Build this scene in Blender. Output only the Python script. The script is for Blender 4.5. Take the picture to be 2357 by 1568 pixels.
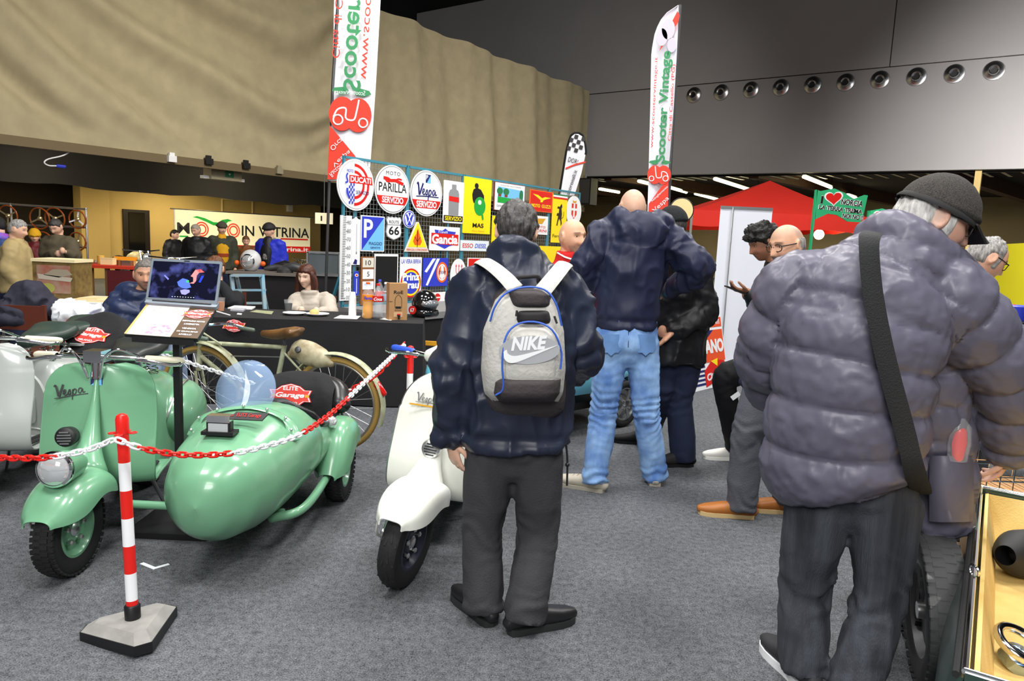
import bpy, bmesh, math, random
import numpy as np
from mathutils import Matrix, Vector, noise as mnoise
for _o in list(bpy.data.objects): bpy.data.objects.remove(_o)
SC = bpy.context.scene; COL = SC.collection
random.seed(7); RNG = np.random.default_rng(7)
# ------------------------------------------------------------------ camera
FPX = 1666.0; CX, CY = 1178.5, 784.0; HC = 1.52
ROLL = math.radians(2.56); TILT = math.radians(7.82)
V3 = lambda *a: np.array(a, float)
_F = V3(0, math.cos(TILT), -math.sin(TILT)); _U0 = V3(0, math.sin(TILT), math.cos(TILT)); _R0 = V3(1, 0, 0)
_R = math.cos(ROLL) * _R0 + math.sin(ROLL) * _U0; _U = -math.sin(ROLL) * _R0 + math.cos(ROLL) * _U0
CAM = V3(0, 0, HC)
cd = bpy.data.cameras.new('camera'); co = bpy.data.objects.new('camera', cd); COL.objects.link(co)
cd.sensor_width = 36.0; cd.lens = FPX / 2357 * 36.0; cd.clip_end = 200; cd.clip_start = .05
co.matrix_world = Matrix(((_R[0], _U[0], -_F[0], CAM[0]), (_R[1], _U[1], -_F[1], CAM[1]), (_R[2], _U[2], -_F[2], CAM[2]), (0, 0, 0, 1)))
SC.camera = co
# ------------------------------------------------------------------ world, lights, exposure
SC.view_settings.view_transform = 'Standard'; SC.view_settings.look = 'None'; SC.view_settings.gamma = 1.0
SC.view_settings.exposure = 0.0; SC.view_settings.use_curve_mapping = False
w = bpy.data.worlds.new('hall_ambient'); SC.world = w; w.use_nodes = True
w.node_tree.nodes['Background'].inputs[0].default_value = (.86, .93, 1, 1); w.node_tree.nodes['Background'].inputs[1].default_value = .2
def area(name, loc, size, power, col=(1, 1, 1), aim=None, sy=None):
    l = bpy.data.lights.new(name, 'AREA'); l.shape = 'RECTANGLE'; l.size = size; l.size_y = sy or size; l.energy = power; l.color = col
    if 'washer' in name: l.spread = math.radians(100)
    o = bpy.data.objects.new(name, l); COL.objects.link(o); o.location = loc
    d = Vector(aim if aim is not None else (loc[0], loc[1], 0)) - Vector(loc)
    o.rotation_euler = d.to_track_quat('-Z', 'Y').to_euler(); return o
for i, (lx, ly) in enumerate([(-3.4, 1.6), (0.2, .6), (3.6, 1.6), (-2.8, 5.6), (0.8, 5.2), (4.6, 5.8)]):
    area('hall_light', (lx, ly, 7.2), 1.3, 235, (1, .985, .96))
area('hall_light', (-.8, -3.0, 4.4), 2.6, 400, (1, .985, .96), (0.3, 4, .9))  # added front fill, unseen behind the camera, brightens the sides facing it
area('hall_light', (6.5, 10.5, 6.8), 1.6, 420, (1, .97, .93))
area('hall_light', (0.8, 10.5, 7.6), 1.6, 380, (1, .95, .88))
area('added_wall_washer', (9.5, 12.5, 5.6), 2.5, 580, (1, .97, .94), (16.5, 19.2, 2.6), 1.2)  # this and the next two: unseen lights added to brighten wall and curtain
area('added_wall_washer', (1.0, 7.6, 7.4), 2.5, 190, (1, .93, .80), (-5.5, 13.5, 4.6), 1.2)
area('added_wall_washer', (5.4, 15.0, 7.6), 2.5, 175, (1, .95, .87), (1.5, 21.5, 4.8), 1.2)
# ------------------------------------------------------------------ pixel helpers
def ray(x, y): return _F + (x - CX) / FPX * _R - (y - CY) / FPX * _U
def G(x, y, z=0.0):
    d = ray(x, y); return CAM + d * ((z - HC) / d[2])
def P(x, y, Y):
    d = ray(x, y); return CAM + d * (Y / d[1])
def hit(x, y, p0, n):
    d = ray(x, y); return CAM + d * (np.dot(np.asarray(p0) - CAM, n) / np.dot(d, n))
_d1 = ray(2380, 607); _d1[2] = 0; H1 = _d1 / np.linalg.norm(_d1); H2 = V3(H1[1], -H1[0], 0); ZZ = V3(0, 0, 1)
nrm = lambda v: np.asarray(v, float) / (np.linalg.norm(v) + 1e-12)
# ------------------------------------------------------------------ materials
MATS = {}
def mat(name, col, rough=.5, metal=0.0, noise=0.0, nscale=8.0, bump=0.0, bscale=60.0, col2=None, coat=0.0, emit=0.0, ridged=False, alpha=1.0, trans=0.0, sheen=0.0, spec=.5, vcol=False, stretch=None, ior=1.45, bdist=.01):
    if name in MATS: return MATS[name]
    m = bpy.data.materials.new(name); m.use_nodes = True; nt = m.node_tree; b = nt.nodes['Principled BSDF']
    c = tuple(col) + (1,)
    b.inputs['Base Color'].default_value = c; b.inputs['Roughness'].default_value = rough; b.inputs['Metallic'].default_value = metal
    b.inputs['Coat Weight'].default_value = coat; b.inputs['Coat Roughness'].default_value = .08; b.inputs['Sheen Weight'].default_value = sheen
    b.inputs['Specular IOR Level'].default_value = spec; b.inputs['Transmission Weight'].default_value = trans; b.inputs['IOR'].default_value = ior
    b.inputs['Alpha'].default_value = alpha
    if emit: b.inputs['Emission Color'].default_value = c; b.inputs['Emission Strength'].default_value = emit
    tc = nt.nodes.new('ShaderNodeTexCoord'); src = tc.outputs['Object']
    if stretch:
        mp = nt.nodes.new('ShaderNodeMapping'); mp.inputs['Scale'].default_value = stretch; nt.links.new(src, mp.inputs[0]); src = mp.outputs[0]
    if vcol:
        a = nt.nodes.new('ShaderNodeVertexColor'); a.layer_name = 'Col'; nt.links.new(a.outputs[0], b.inputs['Base Color'])
    if noise:
        n = nt.nodes.new('ShaderNodeTexNoise'); n.inputs['Scale'].default_value = nscale; n.inputs['Detail'].default_value = 6; nt.links.new(src, n.inputs['Vector'])
        r = nt.nodes.new('ShaderNodeMapRange'); r.inputs[1].default_value = .3; r.inputs[2].default_value = .7; nt.links.new(n.outputs[0], r.inputs[0])
        mx = nt.nodes.new('ShaderNodeMix'); mx.data_type = 'RGBA'
        c2 = tuple(col2) + (1,) if col2 else tuple(max(0, x * (1 - noise)) for x in col) + (1,)
        mx.inputs[6].default_value = c; mx.inputs[7].default_value = c2; nt.links.new(r.outputs[0], mx.inputs[0])
        if vcol:
            mx.inputs[6].default_value = (1, 1, 1, 1); mx.inputs[7].default_value = (1 - noise,) * 3 + (1,)
            m2 = nt.nodes.new('ShaderNodeMix'); m2.data_type = 'RGBA'; m2.blend_type = 'MULTIPLY'; m2.inputs[0].default_value = 1
            nt.links.new(a.outputs[0], m2.inputs[6]); nt.links.new(mx.outputs[2], m2.inputs[7]); nt.links.new(m2.outputs[2], b.inputs['Base Color'])
        else: nt.links.new(mx.outputs[2], b.inputs['Base Color'])
    if bump:
        n = nt.nodes.new('ShaderNodeTexNoise'); n.inputs['Scale'].default_value = bscale; n.inputs['Detail'].default_value = 5; nt.links.new(src, n.inputs['Vector'])
        if ridged: n.noise_type = 'RIDGED_MULTIFRACTAL'; n.inputs['Detail'].default_value = 2; n.inputs['Distortion'].default_value = .6
        bp = nt.nodes.new('ShaderNodeBump'); bp.inputs['Strength'].default_value = bump; bp.inputs['Distance'].default_value = bdist
        nt.links.new(n.outputs[0], bp.inputs['Height']); nt.links.new(bp.outputs[0], b.inputs['Normal'])
    MATS[name] = m; return m
def srgb(r, g, b): return tuple(((c / 255) / 12.92 if c / 255 < .04045 else ((c / 255 + .055) / 1.055) ** 2.4) for c in (r, g, b))
def pl(name, r, g, b, rough=.45, **k): return mat(name, srgb(r, g, b), rough, **k)
BLACK = pl('black_plastic', 22, 22, 24, .45); WHITE = pl('white_paint', 238, 240, 242, .4); RED = pl('red_paint', 214, 28, 22, .4)
CHROME = mat('chrome', (.86, .87, .88), .12, 1.0); STEEL = mat('steel', (.5, .5, .5), .35, 1.0); RUBBER = pl('rubber', 26, 26, 27, .75, bump=.15, bscale=90)
DARKST = mat('dark_steel', (.09, .09, .095), .45, .6)
NAVYP = pl('navy_print', 30, 34, 104); BLUEP = pl('blue_print', 48, 62, 196); CYANP = pl('light_blue_print', 116, 190, 238); YELP = pl('yellow_print', 250, 222, 20); GRNP = pl('green_print', 24, 160, 60)
INK = pl('ink_black', 20, 20, 22); ORNG = pl('orange_print', 236, 100, 30); DKGRN = pl('dark_green_print', 36, 120, 72); GREYP = pl('grey_print', 140, 142, 146); GOLDP = pl('gold_print', 214, 160, 40)
GLASS = mat('clear_glass', (.95, .97, 1), .02, trans=1.0, ior=1.1, spec=.3)
# ------------------------------------------------------------------ mesh builder
def frame_from(t, side):
    t = nrm(t); s = np.asarray(side, float) - np.dot(side, t) * t
    if np.linalg.norm(s) < 1e-6:
        s = np.cross(t, V3(0, 0, 1)) if abs(t[2]) < .9 else np.cross(t, V3(1, 0, 0))
    s = nrm(s); return t, s, np.cross(t, s)
def spline(pts, n):
    pts = np.asarray(pts, float); m = len(pts)
    ext = np.vstack([2 * pts[0] - pts[1], pts, 2 * pts[-1] - pts[-2]]); out = []
    for u in np.linspace(0, m - 1, n):
        i = min(int(u), m - 2); q = u - i; a, b, c, d = ext[i], ext[i + 1], ext[i + 2], ext[i + 3]
        out.append(.5 * ((2 * b) + (c - a) * q + (2 * a - 5 * b + 4 * c - d) * q * q + (3 * b - a - 3 * c + d) * q ** 3))
    return np.array(out)
class MB:
    def __init__(s, M=None): s.v = []; s.f = []; s.n = 0; s.M = M
    def add(s, v, f):
        v = np.asarray(v, float)
        if s.M is not None: v = v @ s.M[:3, :3].T + s.M[:3, 3]
        s.v.append(v); s.f += [tuple(int(i) + s.n for i in q) for q in f]; s.n += len(v); return s
    def box(s, c, d, R=None):
        c = np.asarray(c, float); h = np.asarray(d, float) / 2
        v = np.array([[x, y, z] for x in (-1, 1) for y in (-1, 1) for z in (-1, 1)]) * h
        if R is not None: v = v @ np.asarray(R).T
        return s.add(v + c, [(0, 1, 3, 2), (4, 6, 7, 5), (0, 4, 5, 1), (2, 3, 7, 6), (0, 2, 6, 4), (1, 5, 7, 3)])
    def bar(s, a, b, w, h, up=(0, 0, 1)):      # rectangular bar from a to b
        a = np.asarray(a, float); b = np.asarray(b, float); t, sd, u = frame_from(b - a, np.cross(b - a, up) if np.linalg.norm(np.cross(b - a, up)) > 1e-6 else (1, 0, 0))
        v = [p + x * sd * w / 2 + y * u * h / 2 for p in (a, b) for x, y in ((-1, -1), (1, -1), (1, 1), (-1, 1))]
        return s.add(v, [(0, 1, 2, 3), (7, 6, 5, 4), (0, 4, 5, 1), (1, 5, 6, 2), (2, 6, 7, 3), (3, 7, 4, 0)])
    def tube(s, pts, rad, n=12, side=(1, 0, 0), cap=True, closed=False, pw=2.0, rnd=False, par=False):
        pts = np.asarray(pts, float); m = len(pts)
        rad = [rad] * m if np.isscalar(rad) else list(rad); rr = [(q, q) if np.isscalar(q) else tuple(q)[:2] for q in rad]
        T = np.zeros_like(pts)
        for i in range(m):
            if closed: T[i] = pts[(i + 1) % m] - pts[i - 1]
            else: T[i] = pts[min(i + 1, m - 1)] - pts[max(i - 1, 0)]
        sd = np.asarray(side, float); vs = []
        ang = np.arange(n) * 2 * math.pi / n; ca, sa = np.cos(ang), np.sin(ang)
        if pw != 2.0: ca = np.sign(ca) * np.abs(ca) ** (2 / pw); sa = np.sign(sa) * np.abs(sa) ** (2 / pw)
        rings = []
        for i in range(m):
            t, a, b = frame_from(T[i], sd)
            if par or closed: sd = a
            rings.append((pts[i], t, a, b, rr[i]))
        if rnd and not closed:
            c, t, a, b, q = rings[0]; k = min(q); rings[0:0] = [(c - t * k * .8, t, a, b, (q[0] * .55, q[1] * .55)), (c - t * k * .45, t, a, b, (q[0] * .88, q[1] * .88))]
            c, t, a, b, q = rings[-1]; k = min(q); rings += [(c + t * k * .45, t, a, b, (q[0] * .88, q[1] * .88)), (c + t * k * .8, t, a, b, (q[0] * .55, q[1] * .55))]
        for c, t, a, b, q in rings: vs.append(c + np.outer(ca * q[0], a) + np.outer(sa * q[1], b))
        m = len(rings); v = np.vstack(vs); f = []
        for i in range(m if closed else m - 1):
            for j in range(n):
                k = (j + 1) % n; i2 = (i + 1) % m; f.append((i * n + j, i * n + k, i2 * n + k, i2 * n + j))
        if cap and not closed: f.append(tuple(range(n - 1, -1, -1))); f.append(tuple((m - 1) * n + j for j in range(n)))
        return s.add(v, f)
    def lathe(s, prof, c=(0, 0, 0), axis=(0, 0, 1), n=24, cap=True):   # prof: (r, h)
        t, a, b = frame_from(np.asarray(axis, float), (1, 0, 0) if abs(nrm(axis)[0]) < .9 else (0, 1, 0)); c = np.asarray(c, float)
        ang = np.arange(n) * 2 * math.pi / n; v = []; f = []
        for r, h in prof: v.append(c + t * h + np.outer(np.cos(ang) * r, a) + np.outer(np.sin(ang) * r, b))
        for i in range(len(prof) - 1):
            for j in range(n): k = (j + 1) % n; f.append((i * n + j, i * n + k, (i + 1) * n + k, (i + 1) * n + j))
        if cap: f.append(tuple(range(n - 1, -1, -1))); m = len(prof) - 1; f.append(tuple(m * n + j for j in range(n)))
        return s.add(np.vstack(v), f)
    def torus(s, c, R, r, axis=(0, 0, 1), n=32, k=10, a0=0, a1=2 * math.pi, rb=None):
        t, a, b = frame_from(np.asarray(axis, float), (1, 0, 0) if abs(nrm(axis)[0]) < .9 else (0, 0, 1)); c = np.asarray(c, float)
        full = a1 - a0 > 6.28; m = n if full else n + 1; v = []; f = []
        for i in range(m):
            u = a0 + (a1 - a0) * i / n; d = math.cos(u) * a + math.sin(u) * b
            for j in range(k):
                w_ = 2 * math.pi * j / k; v.append(c + d * (R + r * math.cos(w_)) + t * (rb or r) * math.sin(w_))
        for i in range(n):
            for j in range(k): q = (i + 1) % m; f.append((i * k + j, q * k + j, q * k + (j + 1) % k, i * k + (j + 1) % k))
        return s.add(v, f)
    def ball(s, c, r, n=16, m=10, R=None):
        r = np.array([r] * 3 if np.isscalar(r) else r, float); v = []; f = []
        for i in range(m + 1):
            th = math.pi * i / m
            for j in range(n): ph = 2 * math.pi * j / n; v.append((math.sin(th) * math.cos(ph), math.sin(th) * math.sin(ph), math.cos(th)))
        v = np.array(v) * r
        if R is not None: v = v @ np.asarray(R).T
        for i in range(m):
            for j in range(n): k = (j + 1) % n; f.append((i * n + j, (i + 1) * n + j, (i + 1) * n + k, i * n + k))
        return s.add(v + np.asarray(c, float), f)
    def plate(s, out, O, e1, e2, z0, z1):      # outline in (u,v) on the plane O,e1,e2, between heights z0,z1 along the normal
        O, e1, e2 = (np.asarray(q, float) for q in (O, e1, e2)); nn = np.cross(e1, e2); o = np.asarray(out, float); m = len(o)
        A = O + np.outer(o[:, 0], e1) + np.outer(o[:, 1], e2)
        f = [tuple(range(m - 1, -1, -1)), tuple(range(m, 2 * m))] + [(i, (i + 1) % m, m + (i + 1) % m, m + i) for i in range(m)]
        return s.add(np.vstack([A + nn * z0, A + nn * z1]), f)
    def grid(s, A, thick=0.0, nrmdir=None):     # A: (m,n,3)
        A = np.asarray(A, float); m, n = A.shape[:2]; v = A.reshape(-1, 3); f = [(i * n + j, i * n + j + 1, (i + 1) * n + j + 1, (i + 1) * n + j) for i in range(m - 1) for j in range(n - 1)]
        if thick:
            du = np.gradient(A, axis=0); dv = np.gradient(A, axis=1); N = np.cross(du, dv); N /= np.linalg.norm(N, axis=2, keepdims=True) + 1e-12
            B = (A + N * thick).reshape(-1, 3); q = m * n; f2 = [tuple(q + i for i in reversed(x)) for x in f]
            e = [i * n for i in range(m)]; rim = [(0 * n + j) for j in range(n)] + [i * n + n - 1 for i in range(1, m)] + [(m - 1) * n + j for j in range(n - 2, -1, -1)] + [i * n for i in range(m - 2, 0, -1)]
            L = len(rim); f3 = [(rim[(i + 1) % L], rim[i], q + rim[i], q + rim[(i + 1) % L]) for i in range(L)]
            return s.add(np.vstack([v, B]), f + f2 + f3)
        return s.add(v, f)
    def data(s): return (np.vstack(s.v) if s.v else np.zeros((0, 3))), s.f
def mesh_np(name, v, f):
    me = bpy.data.meshes.new(name); me.from_pydata(np.asarray(v).tolist(), [], f); me.update(); return me
def smooth_by_angle(me, deg=40):
    me.shade_smooth() if hasattr(me, 'shade_smooth') else None
    try: me.set_sharp_from_angle(angle=math.radians(deg))
    except Exception: pass
WLOC = {}
def link(name, me, m=None, parent=None):
    o = bpy.data.objects.new(name, me); COL.objects.link(o)
    if m is not None:
        for q in (m if isinstance(m, (list, tuple)) else [m]): me.materials.append(q)
    if parent is not None: o.parent = parent
    return o
def obj(name, mb, m, parent=None, smooth=40, origin=None):
    v, f = mb.data() if isinstance(mb, MB) else mb
    top = parent; off = np.zeros(3)
    while top is not None:
        if top.name in WLOC: off = off + WLOC[top.name]
        top = top.parent
    if origin is not None and parent is None: off = np.asarray(origin, float)
    me = mesh_np(name, v - off, f)
    bm = bmesh.new(); bm.from_mesh(me); bmesh.ops.recalc_face_normals(bm, faces=bm.faces); bm.to_mesh(me); bm.free()
    if smooth: smooth_by_angle(me, smooth)
    o = link(name, me, m, parent)
    if origin is not None and parent is None: o.location = off; WLOC[o.name] = off
    return o
def tag(o, label, cat, group=None, kind=None):
    o['label'] = label; o['category'] = cat
    if group: o['group'] = group
    if kind: o['kind'] = kind
    return o
def thing(name, label, cat, loc=(0, 0, 0), group=None):
    o = bpy.data.objects.new(name, None); COL.objects.link(o); o.location = loc; o.empty_display_size = .1; WLOC[o.name] = np.asarray(loc, float)
    return tag(o, label, cat, group)
def struct(name, mb, m, smooth=30):
    o = obj(name, mb, m, None, smooth); o['kind'] = 'structure'; return o
def clone(o, parent=None):
    c = o.copy(); COL.objects.link(c)
    if parent is not None: c.parent = parent
    for ch in list(o.children): clone(ch, c)
    return c
def place(o, loc, rz=0.0, rx=0.0, ry=0.0): o.location = loc; o.rotation_euler = (rx, ry, rz); return o
def text(s, w, h, m, parent, O, e1, e2, z=.004, th=.0015, bold=0.0, shear=0.0, name='lettering', sp=1.0, path=None):
    """flat lettering fitted into a w x h box centred on O in the plane e1,e2 (h counts cap height)"""
    cu = bpy.data.curves.new('t', 'FONT'); cu.body = s; cu.align_x = 'CENTER'; cu.align_y = 'CENTER'; cu.size = 1; cu.offset = bold; cu.shear = shear; cu.space_character = sp; cu.resolution_u = 3; cu.extrude = .01
    t = bpy.data.objects.new('t', cu); me = t.to_mesh()
    v = np.empty(len(me.vertices) * 3); me.vertices.foreach_get('co', v); v = v.reshape(-1, 3); f = [tuple(p.vertices) for p in me.polygons]
    t.to_mesh_clear(); bpy.data.objects.remove(t); bpy.data.curves.remove(cu)
    lo, hi = v.min(0), v.max(0); c = (lo + hi) / 2; sx = w / max(hi[0] - lo[0], 1e-6); sy = (h / max(hi[1] - lo[1], 1e-6)) if h else sx
    u = (v[:, 0] - c[0]) * sx; q = (v[:, 1] - c[1]) * sy
    if path is not None: u, q = path(u, q)
    O, e1, e2 = (np.asarray(k, float) for k in (O, e1, e2)); nn = np.cross(e1, e2)
    zz = np.where(v[:, 2] > 0, z + th, z)
    return obj(name, (O + np.outer(u, e1) + np.outer(q, e2) + np.outer(zz, nn), f), m, parent, 0)
def ellipse(a, b, n=40, c=(0, 0), a0=0, a1=2 * math.pi):
    full = a1 - a0 > 6.28; k = n if full else n + 1
    return [(c[0] + a * math.cos(a0 + (a1 - a0) * i / n), c[1] + b * math.sin(a0 + (a1 - a0) * i / n)) for i in range(k)]
def rrect(w, h, r=.01, c=(0, 0), n=4):
    o = []
    for sx, sy, a in ((1, 1, 0), (-1, 1, 90), (-1, -1, 180), (1, -1, 270)):
        for i in range(n + 1):
            q = math.radians(a + 90 * i / n); o.append((c[0] + sx * (w / 2 - r) + r * math.cos(q), c[1] + sy * (h / 2 - r) + r * math.sin(q)))
    return o
def ribbon(pts, w, n=24):                      # flat stroke outline from a centre line
    p = spline(pts, n); t = np.gradient(p, axis=0); t /= np.linalg.norm(t, axis=1, keepdims=True) + 1e-9; q = np.stack([-t[:, 1], t[:, 0]], 1)
    ww = (np.asarray(w)[:, None] if not np.isscalar(w) else w); return p, q, ww
def stroke(mb, pts, w, O, e1, e2, z0, z1, n=24, taper=0.0):
    p, q, _ = ribbon(pts, w, n); k = np.linspace(0, 1, n); ww = w * (1 - taper * np.abs(2 * k - 1)) / 2
    a = p + q * ww[:, None]; b = p - q * ww[:, None]; nn = np.cross(e1, e2); v = []; f = []
    for zq in (z0, z1):
        for arr in (a, b): v.append(np.asarray(O) + np.outer(arr[:, 0], e1) + np.outer(arr[:, 1], e2) + nn * zq)
    v = np.vstack(v)
    for i in range(n - 1): f += [(2 * n + i, 2 * n + i + 1, 3 * n + i + 1, 3 * n + i), (i, n + i, n + i + 1, i + 1), (i, i + 1, 2 * n + i + 1, 2 * n + i), (n + i, 3 * n + i, 3 * n + i + 1, n + i + 1)]
    return mb.add(v, f)
def remesh(mb, vox, smooth=2, fac=.5, decim=None):
    v, f = mb.data(); me = mesh_np('tmp', v, f); o = link('tmp', me)
    r = o.modifiers.new('r', 'REMESH'); r.mode = 'VOXEL'; r.voxel_size = vox
    if smooth: q = o.modifiers.new('s', 'SMOOTH'); q.factor = fac; q.iterations = smooth
    if decim: q = o.modifiers.new('d', 'DECIMATE'); q.ratio = decim
    dg = bpy.context.evaluated_depsgraph_get(); me2 = bpy.data.meshes.new_from_object(o.evaluated_get(dg))
    bpy.data.objects.remove(o); bpy.data.meshes.remove(me); return me2
def getv(me): v = np.empty(len(me.vertices) * 3); me.vertices.foreach_get('co', v); return v.reshape(-1, 3)
def setv(me, v): me.vertices.foreach_set('co', np.asarray(v, float).ravel()); me.update()
def getn(me): v = np.empty(len(me.vertices) * 3); me.vertices.foreach_get('normal', v); return v.reshape(-1, 3)
def vnoise(v, sc, seed=0.0):                    # cheap smooth 3d noise, vectorised value noise
    p = np.asarray(v) * np.asarray(sc) + 31.7 + seed * 17.3; i = np.floor(p).astype(np.int64); q = p - i; q = q * q * (3 - 2 * q); out = 0
    def hsh(a): 
        n = (a[:, 0] * 73856093) ^ (a[:, 1] * 19349663) ^ (a[:, 2] * 83492791); n = (n ^ (n >> 13)) * 1274126177; n = n & 0x7fffffff; return (n % 10007) / 10007.0
    for dx in (0, 1):
        for dy in (0, 1):
            for dz in (0, 1):
                wgt = (q[:, 0] if dx else 1 - q[:, 0]) * (q[:, 1] if dy else 1 - q[:, 1]) * (q[:, 2] if dz else 1 - q[:, 2]); out = out + wgt * hsh(i + np.array([dx, dy, dz]))
    return out * 2 - 1
sstep = lambda a, b, x: (lambda t: t * t * (3 - 2 * t))(np.clip((np.asarray(x, float) - a) / (b - a), 0, 1))
gs = lambda x, s: np.exp(-(np.asarray(x) / s) ** 2)
# ================================================================== the hall
def carpet():
    m = bpy.data.materials.new('carpet'); m.use_nodes = True; nt = m.node_tree; b = nt.nodes['Principled BSDF']; b.inputs['Roughness'].default_value = .95; b.inputs['Specular IOR Level'].default_value = .15
    tc = nt.nodes.new('ShaderNodeTexCoord')
    def nz(sc, det, rough=.6):
        n = nt.nodes.new('ShaderNodeTexNoise'); n.inputs['Scale'].default_value = sc; n.inputs['Detail'].default_value = det; n.inputs['Roughness'].default_value = rough; nt.links.new(tc.outputs['Object'], n.inputs['Vector']); return n
    a = nz(170, 3, .8); c = nz(1.1, 4); g = nz(34, 4, .7)
    r = nt.nodes.new('ShaderNodeValToRGB'); r.color_ramp.elements[0].position = .36; r.color_ramp.elements[0].color = srgb(22, 23, 26) + (1,); r.color_ramp.elements[1].position = .66; r.color_ramp.elements[1].color = srgb(128, 131, 136) + (1,)
    mx = nt.nodes.new('ShaderNodeMix'); mx.data_type = 'FLOAT'; mx.inputs[0].default_value = .3; nt.links.new(a.outputs[0], mx.inputs[2]); nt.links.new(g.outputs[0], mx.inputs[3]); nt.links.new(mx.outputs[0], r.inputs[0])
    r2 = nt.nodes.new('ShaderNodeMapRange'); r2.inputs[1].default_value = .35; r2.inputs[2].default_value = .65; r2.inputs[3].default_value = .88; r2.inputs[4].default_value = 1.06; nt.links.new(c.outputs[0], r2.inputs[0])
    mm = nt.nodes.new('ShaderNodeMix'); mm.data_type = 'RGBA'; mm.blend_type = 'MULTIPLY'; mm.inputs[0].default_value = 1; nt.links.new(r.outputs[0], mm.inputs[6]); nt.links.new(r2.outputs[0], mm.inputs[7]); nt.links.new(mm.outputs[2], b.inputs['Base Color'])
    bp = nt.nodes.new('ShaderNodeBump'); bp.inputs['Strength'].default_value = .5; bp.inputs['Distance'].default_value = .004; nt.links.new(a.outputs[0], bp.inputs['Height']); nt.links.new(bp.outputs[0], b.inputs['Normal'])
    return m
CARPET = carpet()
mb = MB(); mb.box((2, 20, -.05), (120, 90, .1)); struct('floor', mb, CARPET, 0)
WALLG = pl('grey_wall_paint', 166, 163, 163, .8, noise=.08, nscale=.5, bump=.06, bscale=40)
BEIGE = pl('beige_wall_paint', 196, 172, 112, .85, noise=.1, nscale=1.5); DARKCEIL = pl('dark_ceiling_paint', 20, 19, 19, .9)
ZC = 2.87; C0 = G(0, 310, ZC); CN = -H2 * -1.0        # curtain plane through C0 along H1
CORN = hit(1347, 404, C0, H2); SC1 = np.dot(CORN - C0, H1); ZW = CORN[2]
ZT = hit(1350, 208, C0, H2)[2]
# end wall (grey) along H2, bottom edge above an opening, ten air nozzles
WP = CORN + H1 * .25; WN = -H1
def onwall(px, py): return hit(px, py, WP, H1)
wb = [np.dot(onwall(2380, 387) - WP, H2)]
def wallpt(s, z, d=0.0): return V3(*(WP + H2 * s - H1 * d)[:2], z)
mb = MB(); A, B = wallpt(-9, 0), wallpt(26, 0)
ctr = (A + B) / 2; RH = np.stack([H2, H1, ZZ], 1)
ZJ = onwall(1600, 194)[2]
mb.box(V3(ctr[0], ctr[1], (ZW + ZJ) / 2 - .015) + H1 * .15, (35, .3, ZJ - ZW - .03), RH); wl = struct('wall_right', mb, WALLG, 0)
sj = np.dot(onwall(2058, 60) - WP, H2)
for s0, s1 in ((-9, sj - .015), (sj + .015, 26)):
    mb = MB(); c = wallpt((s0 + s1) / 2, 0); mb.box(V3(c[0], c[1], (ZJ + 14) / 2) + H1 * .15, (s1 - s0, .3, 14 - ZJ), RH); obj('panel', mb, WALLG, wl, 0)
mb = MB(); mb.box(V3(ctr[0], ctr[1], 9) + H1 * .33, (35, .05, 10), RH); obj('backing', mb, DARKCEIL, wl, 0)
# ceiling high above
mb = MB(); mb.box((4, 18, 11.2), (90, 80, .2)); struct('ceiling', mb, DARKCEIL, 0)
nozz = [(1598, 219), (1661, 213), (1729, 207), (1798, 202), (1871, 196), (1947, 190), (2026, 184), (2110, 177), (2197, 170), (2288, 163)]
NZM = mat('brushed_steel', (.62, .62, .63), .28, 1.0)
for px, py in nozz:
    c = onwall(px, py) - H1 * .002; t = thing('air_nozzle', 'round steel air nozzle set in the grey end wall', 'air vent', c, 'air nozzles along the end wall')
    mb = MB(); mb.lathe([(.15, .01), (.245, .012), (.26, .03), (.25, .045), (.2, .055), (.13, .11)], c, -H1, 32, False); obj('ring', mb, NZM, t)
    mb = MB(); mb.lathe([(.1, .012), (.13, .11), (.115, .14), (.085, .12), (.085, .02)], c, -H1 + ZZ * .0, 24, False); obj('cone', mb, NZM, t)
    mb = MB(); mb.lathe([(.001, .06), (.085, .06), (.085, .07)], c, -H1, 24); obj('throat', mb, BLACK, t)
# curtain: a heavy beige-grey drape with swags
CURT = pl('curtain_cloth', 178, 166, 134, .9, noise=.16, nscale=3, bump=.2, bscale=350)
S = np.concatenate([np.linspace(-9, SC1, 260)]); Zs = np.linspace(ZC, ZT + .02, 110); SS, Z2 = np.meshgrid(S, Zs)
s_sw = np.dot(hit(640, 200, C0, H2) - C0, H1); s_bn = np.dot(hit(820, 200, C0, H2) - C0, H1)
u = (SS - s_sw); pf = vnoise(np.stack([SS.ravel() * .35, Z2.ravel() * .5, np.zeros(SS.size)], 1), 1).reshape(SS.shape)
sw = Z2 - .16 * u * u * np.where(u < 0, .55, 1.6) + .35 * pf
dl = .15 * np.sin(sw * 3.6 + .8 * pf) + .06 * np.sin(sw * 8.3 + 2 * pf)
vert = .11 * np.sin(SS * 2.4 + Z2 * .55 + 1.5 * pf) + .05 * np.sin(SS * 5.7 + .6 * Z2)
wr = sstep(s_bn, s_bn + 1.0, SS); dd = dl * (1 - wr) + vert * wr
dd *= sstep(0, .7, Z2 - ZC) * .9 + .1; dd *= sstep(0, .6, SC1 - SS) * .9 + .1
AA = C0[None, None, :] + SS[..., None] * H1 + dd[..., None] * H2; AA[..., 2] = Z2
mb = MB(); mb.grid(AA, .012); cu = obj('hall_curtain', mb, CURT, None, 60)
tag(cu, 'huge beige drape hanging in swags from the high ceiling along the mezzanine', 'curtain')
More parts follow.
